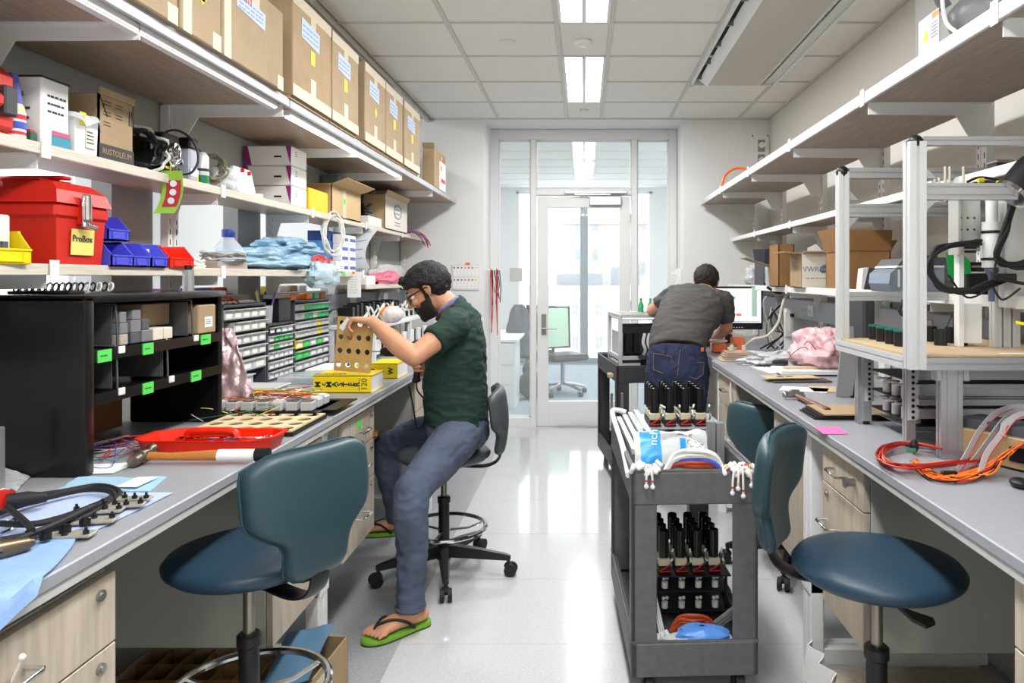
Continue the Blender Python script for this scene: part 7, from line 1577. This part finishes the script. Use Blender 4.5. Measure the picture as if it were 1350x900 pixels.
MB().tube([(-.698+.058*math.cos(a),2.94+.058*math.sin(a),.098) for a in [2*PI*k/24 for k in range(24)]],.006,6,closed=True).out('jeans_cuff',JEAN1,man,w=True,smooth=True)
MB().box(-.625,-.60,3.285,3.292,.70,.715).out('pocket_lining',mat('cream_cloth',(222,208,178),.8),man,w=True)
LIME=mat('lime_rubber',(116,172,48),.55); 
def flipflop(heel,d,z,side,nm='flip_flop'):
    d=V(d).normalized(); t=V((-d.y,d.x,0))*side; h=V((heel[0],heel[1],z))
    out=[(-.03,0),(-.02,.028),(.02,.036),(.09,.034),(.15,.046),(.20,.05),(.24,.042),(.262,.016),(.258,-.012),(.235,-.034),(.19,-.047),(.12,-.042),(.05,-.034),(-.01,-.03)]
    o2=smooth([V((a,b_,0)) for a,b_ in out],3,True)
    f=MB().loft([[h+d*p.x*s_+t*p.y*s_+V((0,0,zz)) for p in o2] for s_,zz in ((.985,0),(1,.004),(1,.017),(.985,.021))]).out(nm,LIME,man,w=True,smooth=True,angle=50)
    MB().loft([[h+d*p.x*1.004+t*p.y*1.004+V((0,0,zz)) for p in o2] for zz in (.0,.006)]).out('sole',mat('dark_sole',(50,58,40),.7),f,w=True,smooth=True)
    MB().tube([h+d*.215+t*.016+V((0,0,.022)),h+d*.20+t*.016+V((0,0,.056)),h+d*.15+t*.042+V((0,0,.066)),h+d*.09+t*.043+V((0,0,.022))],.0055,8,sm=4).tube([h+d*.20+t*.016+V((0,0,.056)),h+d*.15-t*.018+V((0,0,.074)),h+d*.10-t*.040+V((0,0,.058)),h+d*.06-t*.036+V((0,0,.022))],.0055,8,sm=4).out('strap',RUB,f,w=True,smooth=True)
flipflop((-.655,2.985),hd,.0012,-1); flipflop((-.885,3.742),(-1,-.03,0),.105,1)
# drill held by the seated man
t=thing('power_drill','black corded power drill in the seated man\'s right hand','drill',(-.82,3.50,.92))
Yd=3.505
MB().tube([(-.735,Yd,1.06),(-.80,Yd,1.065),(-.88,Yd,1.066)],.030,18).sph((-.735,Yd,1.06),.030,16).out('motor_housing',BLACK,t,w=True,smooth=True)
MB().tube([(-.79,Yd,1.05),(-.797,Yd,1.0),(-.805,Yd,.93)],.0155,14,flat=(1.0,1.25)).sph((-.805,Yd,.93),(.022,.018,.014),12).out('handle',RUB,t,w=True,smooth=True)
MB().tube([(-.88,Yd,1.066),(-.905,Yd,1.066)],.024,18).out('gear_collar',DG,t,w=True,smooth=True)
MB().tube([(-.905,Yd,1.066),(-.955,Yd,1.066),(-.975,Yd,1.066)],[.024,.024,.014],16).out('chuck',mat('chuck_dark',(46,44,42),.3,.6),t,w=True,smooth=True); MB().cyl((-.97,Yd,1.066),(-1.02,Yd,1.066),.003,n=8).out('drill_bit',STEEL,t,w=True)
MB().tube([(-.805,Yd,.92),(-.80,Yd,.88),(-.77,Yd,.84),(-.75,Yd-.02,.80),(-.77,Yd,.72),(-.80,Yd,.70),(-.82,Yd,.80),(-.84,Yd,.90)],.004,7,sm=5).out('cord',RUB,t,w=True,smooth=True)
# ---- bending man
m2=thing('person','man in a grey T-shirt and dark jeans, seen from behind, bending over the right bench','person',(.585,4.60,0))
Mh=frame((.855,5.10,1.382),(.30,.90,-.32),(.08,.28,1))
b=MB(); head(b,Mh); cap(b,[(.79,4.98,1.30),(.82,5.03,1.325),(.845,5.07,1.345)],[.066,.060,.058],18,3)
sd=(1,-.12,-.14)
ell(b,[(.585,4.60,.88),(.60,4.66,1.02),(.72,4.85,1.22),(.78,4.96,1.29)],[(.15,.09),(.14,.09),(.17,.09),(.15,.06)],sd)
A,B_,C_=(.60,4.93,1.30),(.475,5.06,1.195),(.69,5.22,1.20)
cap(b,[A,V(A).lerp(V(B_),.5),B_],[.054,.050,.044],16,3); cap(b,[B_,(.58,5.14,1.20),C_],[.044,.040,.028],16,3)
hand(b,C_,(1,.2,0),(0,0,-1),(15,20,15),(0,-1,0))
A2,B2,C2=(.955,4.99,1.262),(.985,5.06,1.075),(.93,5.26,.975)
cap(b,[A2,V(A2).lerp(V(B2),.5),B2],[.054,.050,.044],16,3); cap(b,[B2,(.955,5.16,1.02),C2],[.043,.038,.028],16,3)
hand(b,C2,(-.2,1,-.28),(0,-.2,-1),(12,18,15),(-1,0,0))
for x in (.49,.68): cap(b,[(x,4.60,.84),(x,4.60,.48),(x,4.63,.10)],[.08,.055,.04],14,2)
b.out('body',SKIN2,m2,w=True,remesh=.0055,smit=2)
h=MB(); hairshape(Mh,lambda p,d:(p.z>.06 if p.x>.045 else (p.z>.02 if p.x>-.02 else p.z>-.045)),.016,420,4,h,lift=.001)
h.out('hair',mat('hair_brown',(36,27,22),.6,bump=.7,bscale=200),m2,w=True,remesh=.005,smit=2)
g=MB()
for q in (-1,1):
    g.tube([Mh@V((.098,q*.033+.024*math.cos(a),.002+.0175*math.sin(a))) for a in [2*PI*k/14 for k in range(14)]],.0024,6,closed=True); g.tube([Mh@V((.096,.056*q,.008)),Mh@V((.04,.076*q,.012)),Mh@V((-.015,.080*q,.006))],.003,6,sm=3)
g.out('glasses',BLACK,m2,w=True,smooth=True)
b=MB()
ell(b,[(.588,4.60,.965),(.595,4.64,1.02),(.635,4.72,1.10),(.71,4.84,1.21),(.765,4.93,1.275),(.80,4.99,1.305),(.815,5.02,1.32)],[(.178,.128),(.180,.132),(.190,.135),(.205,.128),(.185,.098),(.11,.075),(.07,.062)],sd)
cap(b,[(.66,4.94,1.29),A],[.072,.070],16,0); cap(b,[(.90,4.98,1.27),A2],[.072,.070],16,0)
b.cyl(V(A),V(A).lerp(V(B_),.62),.068,.066,n=20); b.cyl(V(A2),V(A2).lerp(V(B2),.72),.068,.066,n=20); b.sph(A,.07,16); b.sph(A2,.07,16)
sh=b.out('t_shirt',SHIRT2,m2,w=True,remesh=.007,smit=5); wrinkle(sh,.007,(6,9,18),5)
b=MB()
ell(b,[(.585,4.60,.76),(.585,4.595,.84),(.587,4.60,.93),(.59,4.61,.995)],[(.15,.11),(.192,.135),(.186,.13),(.172,.12)],(1,0,0))
for x in (.49,.685): cap(b,[(x,4.595,.83),(x-.003,4.60,.62),(x,4.605,.46),(x,4.62,.25),(x,4.625,.09)],[.108,.088,.074,.066,.064],18,4)
je=b.out('jeans',JEAN2,m2,w=True,remesh=.007,smit=4); wrinkle(je,.004,(12,12,20),9)
ST_=mat('stitch_tan',(150,120,80),.7)
def jp(px,py,Yj=4.468): return at(px,py,Yj)
for P in ([(862,466),(886,470),(884,486),(874,492),(862,488)],[(906,478),(929,478),(928,494),(918,500),(908,496)]):
    pts=[V(jp(a,b_))+V((0,.012*abs((jp(a,b_).x-.587)/.17)**2*2,0)) for a,b_ in P]
    MB().tube(pts,.0018,5,closed=True).out('pocket_stitching',ST_,m2,w=True)
    MB().loft([[p+V((0,o_,0)) for p in pts] for o_ in (.002,.012)]).out('back_pocket',JEAN2,m2,w=True)
MB().tube([jp(897,460,4.462),jp(895,475,4.462),jp(893,495,4.464)],.002,5).out('seam_stitching',ST_,m2,w=True)
MB().box(.722,.74,4.508,4.518,.965,.99).out('leather_patch',mat('leather_tan',(190,110,50),.5),m2,w=True).location
for x in (.50,.585,.67): MB().box(x-.005,x+.005,4.465+.3*abs(x-.585)**1.5,4.475+.3*abs(x-.585)**1.5,.955,1.0).out('belt_loop',JEAN2,m2,w=True)
for x in (.49,.685):
    f=MB(); ell(f,[(x,4.57,.045),(x,4.64,.05),(x,4.74,.042),(x,4.83,.03)],[(.034,.042),(.04,.046),(.045,.036),(.036,.024)],(1,0,0)); f.out('shoe',BLACK,m2,w=True,remesh=.005,smit=2)
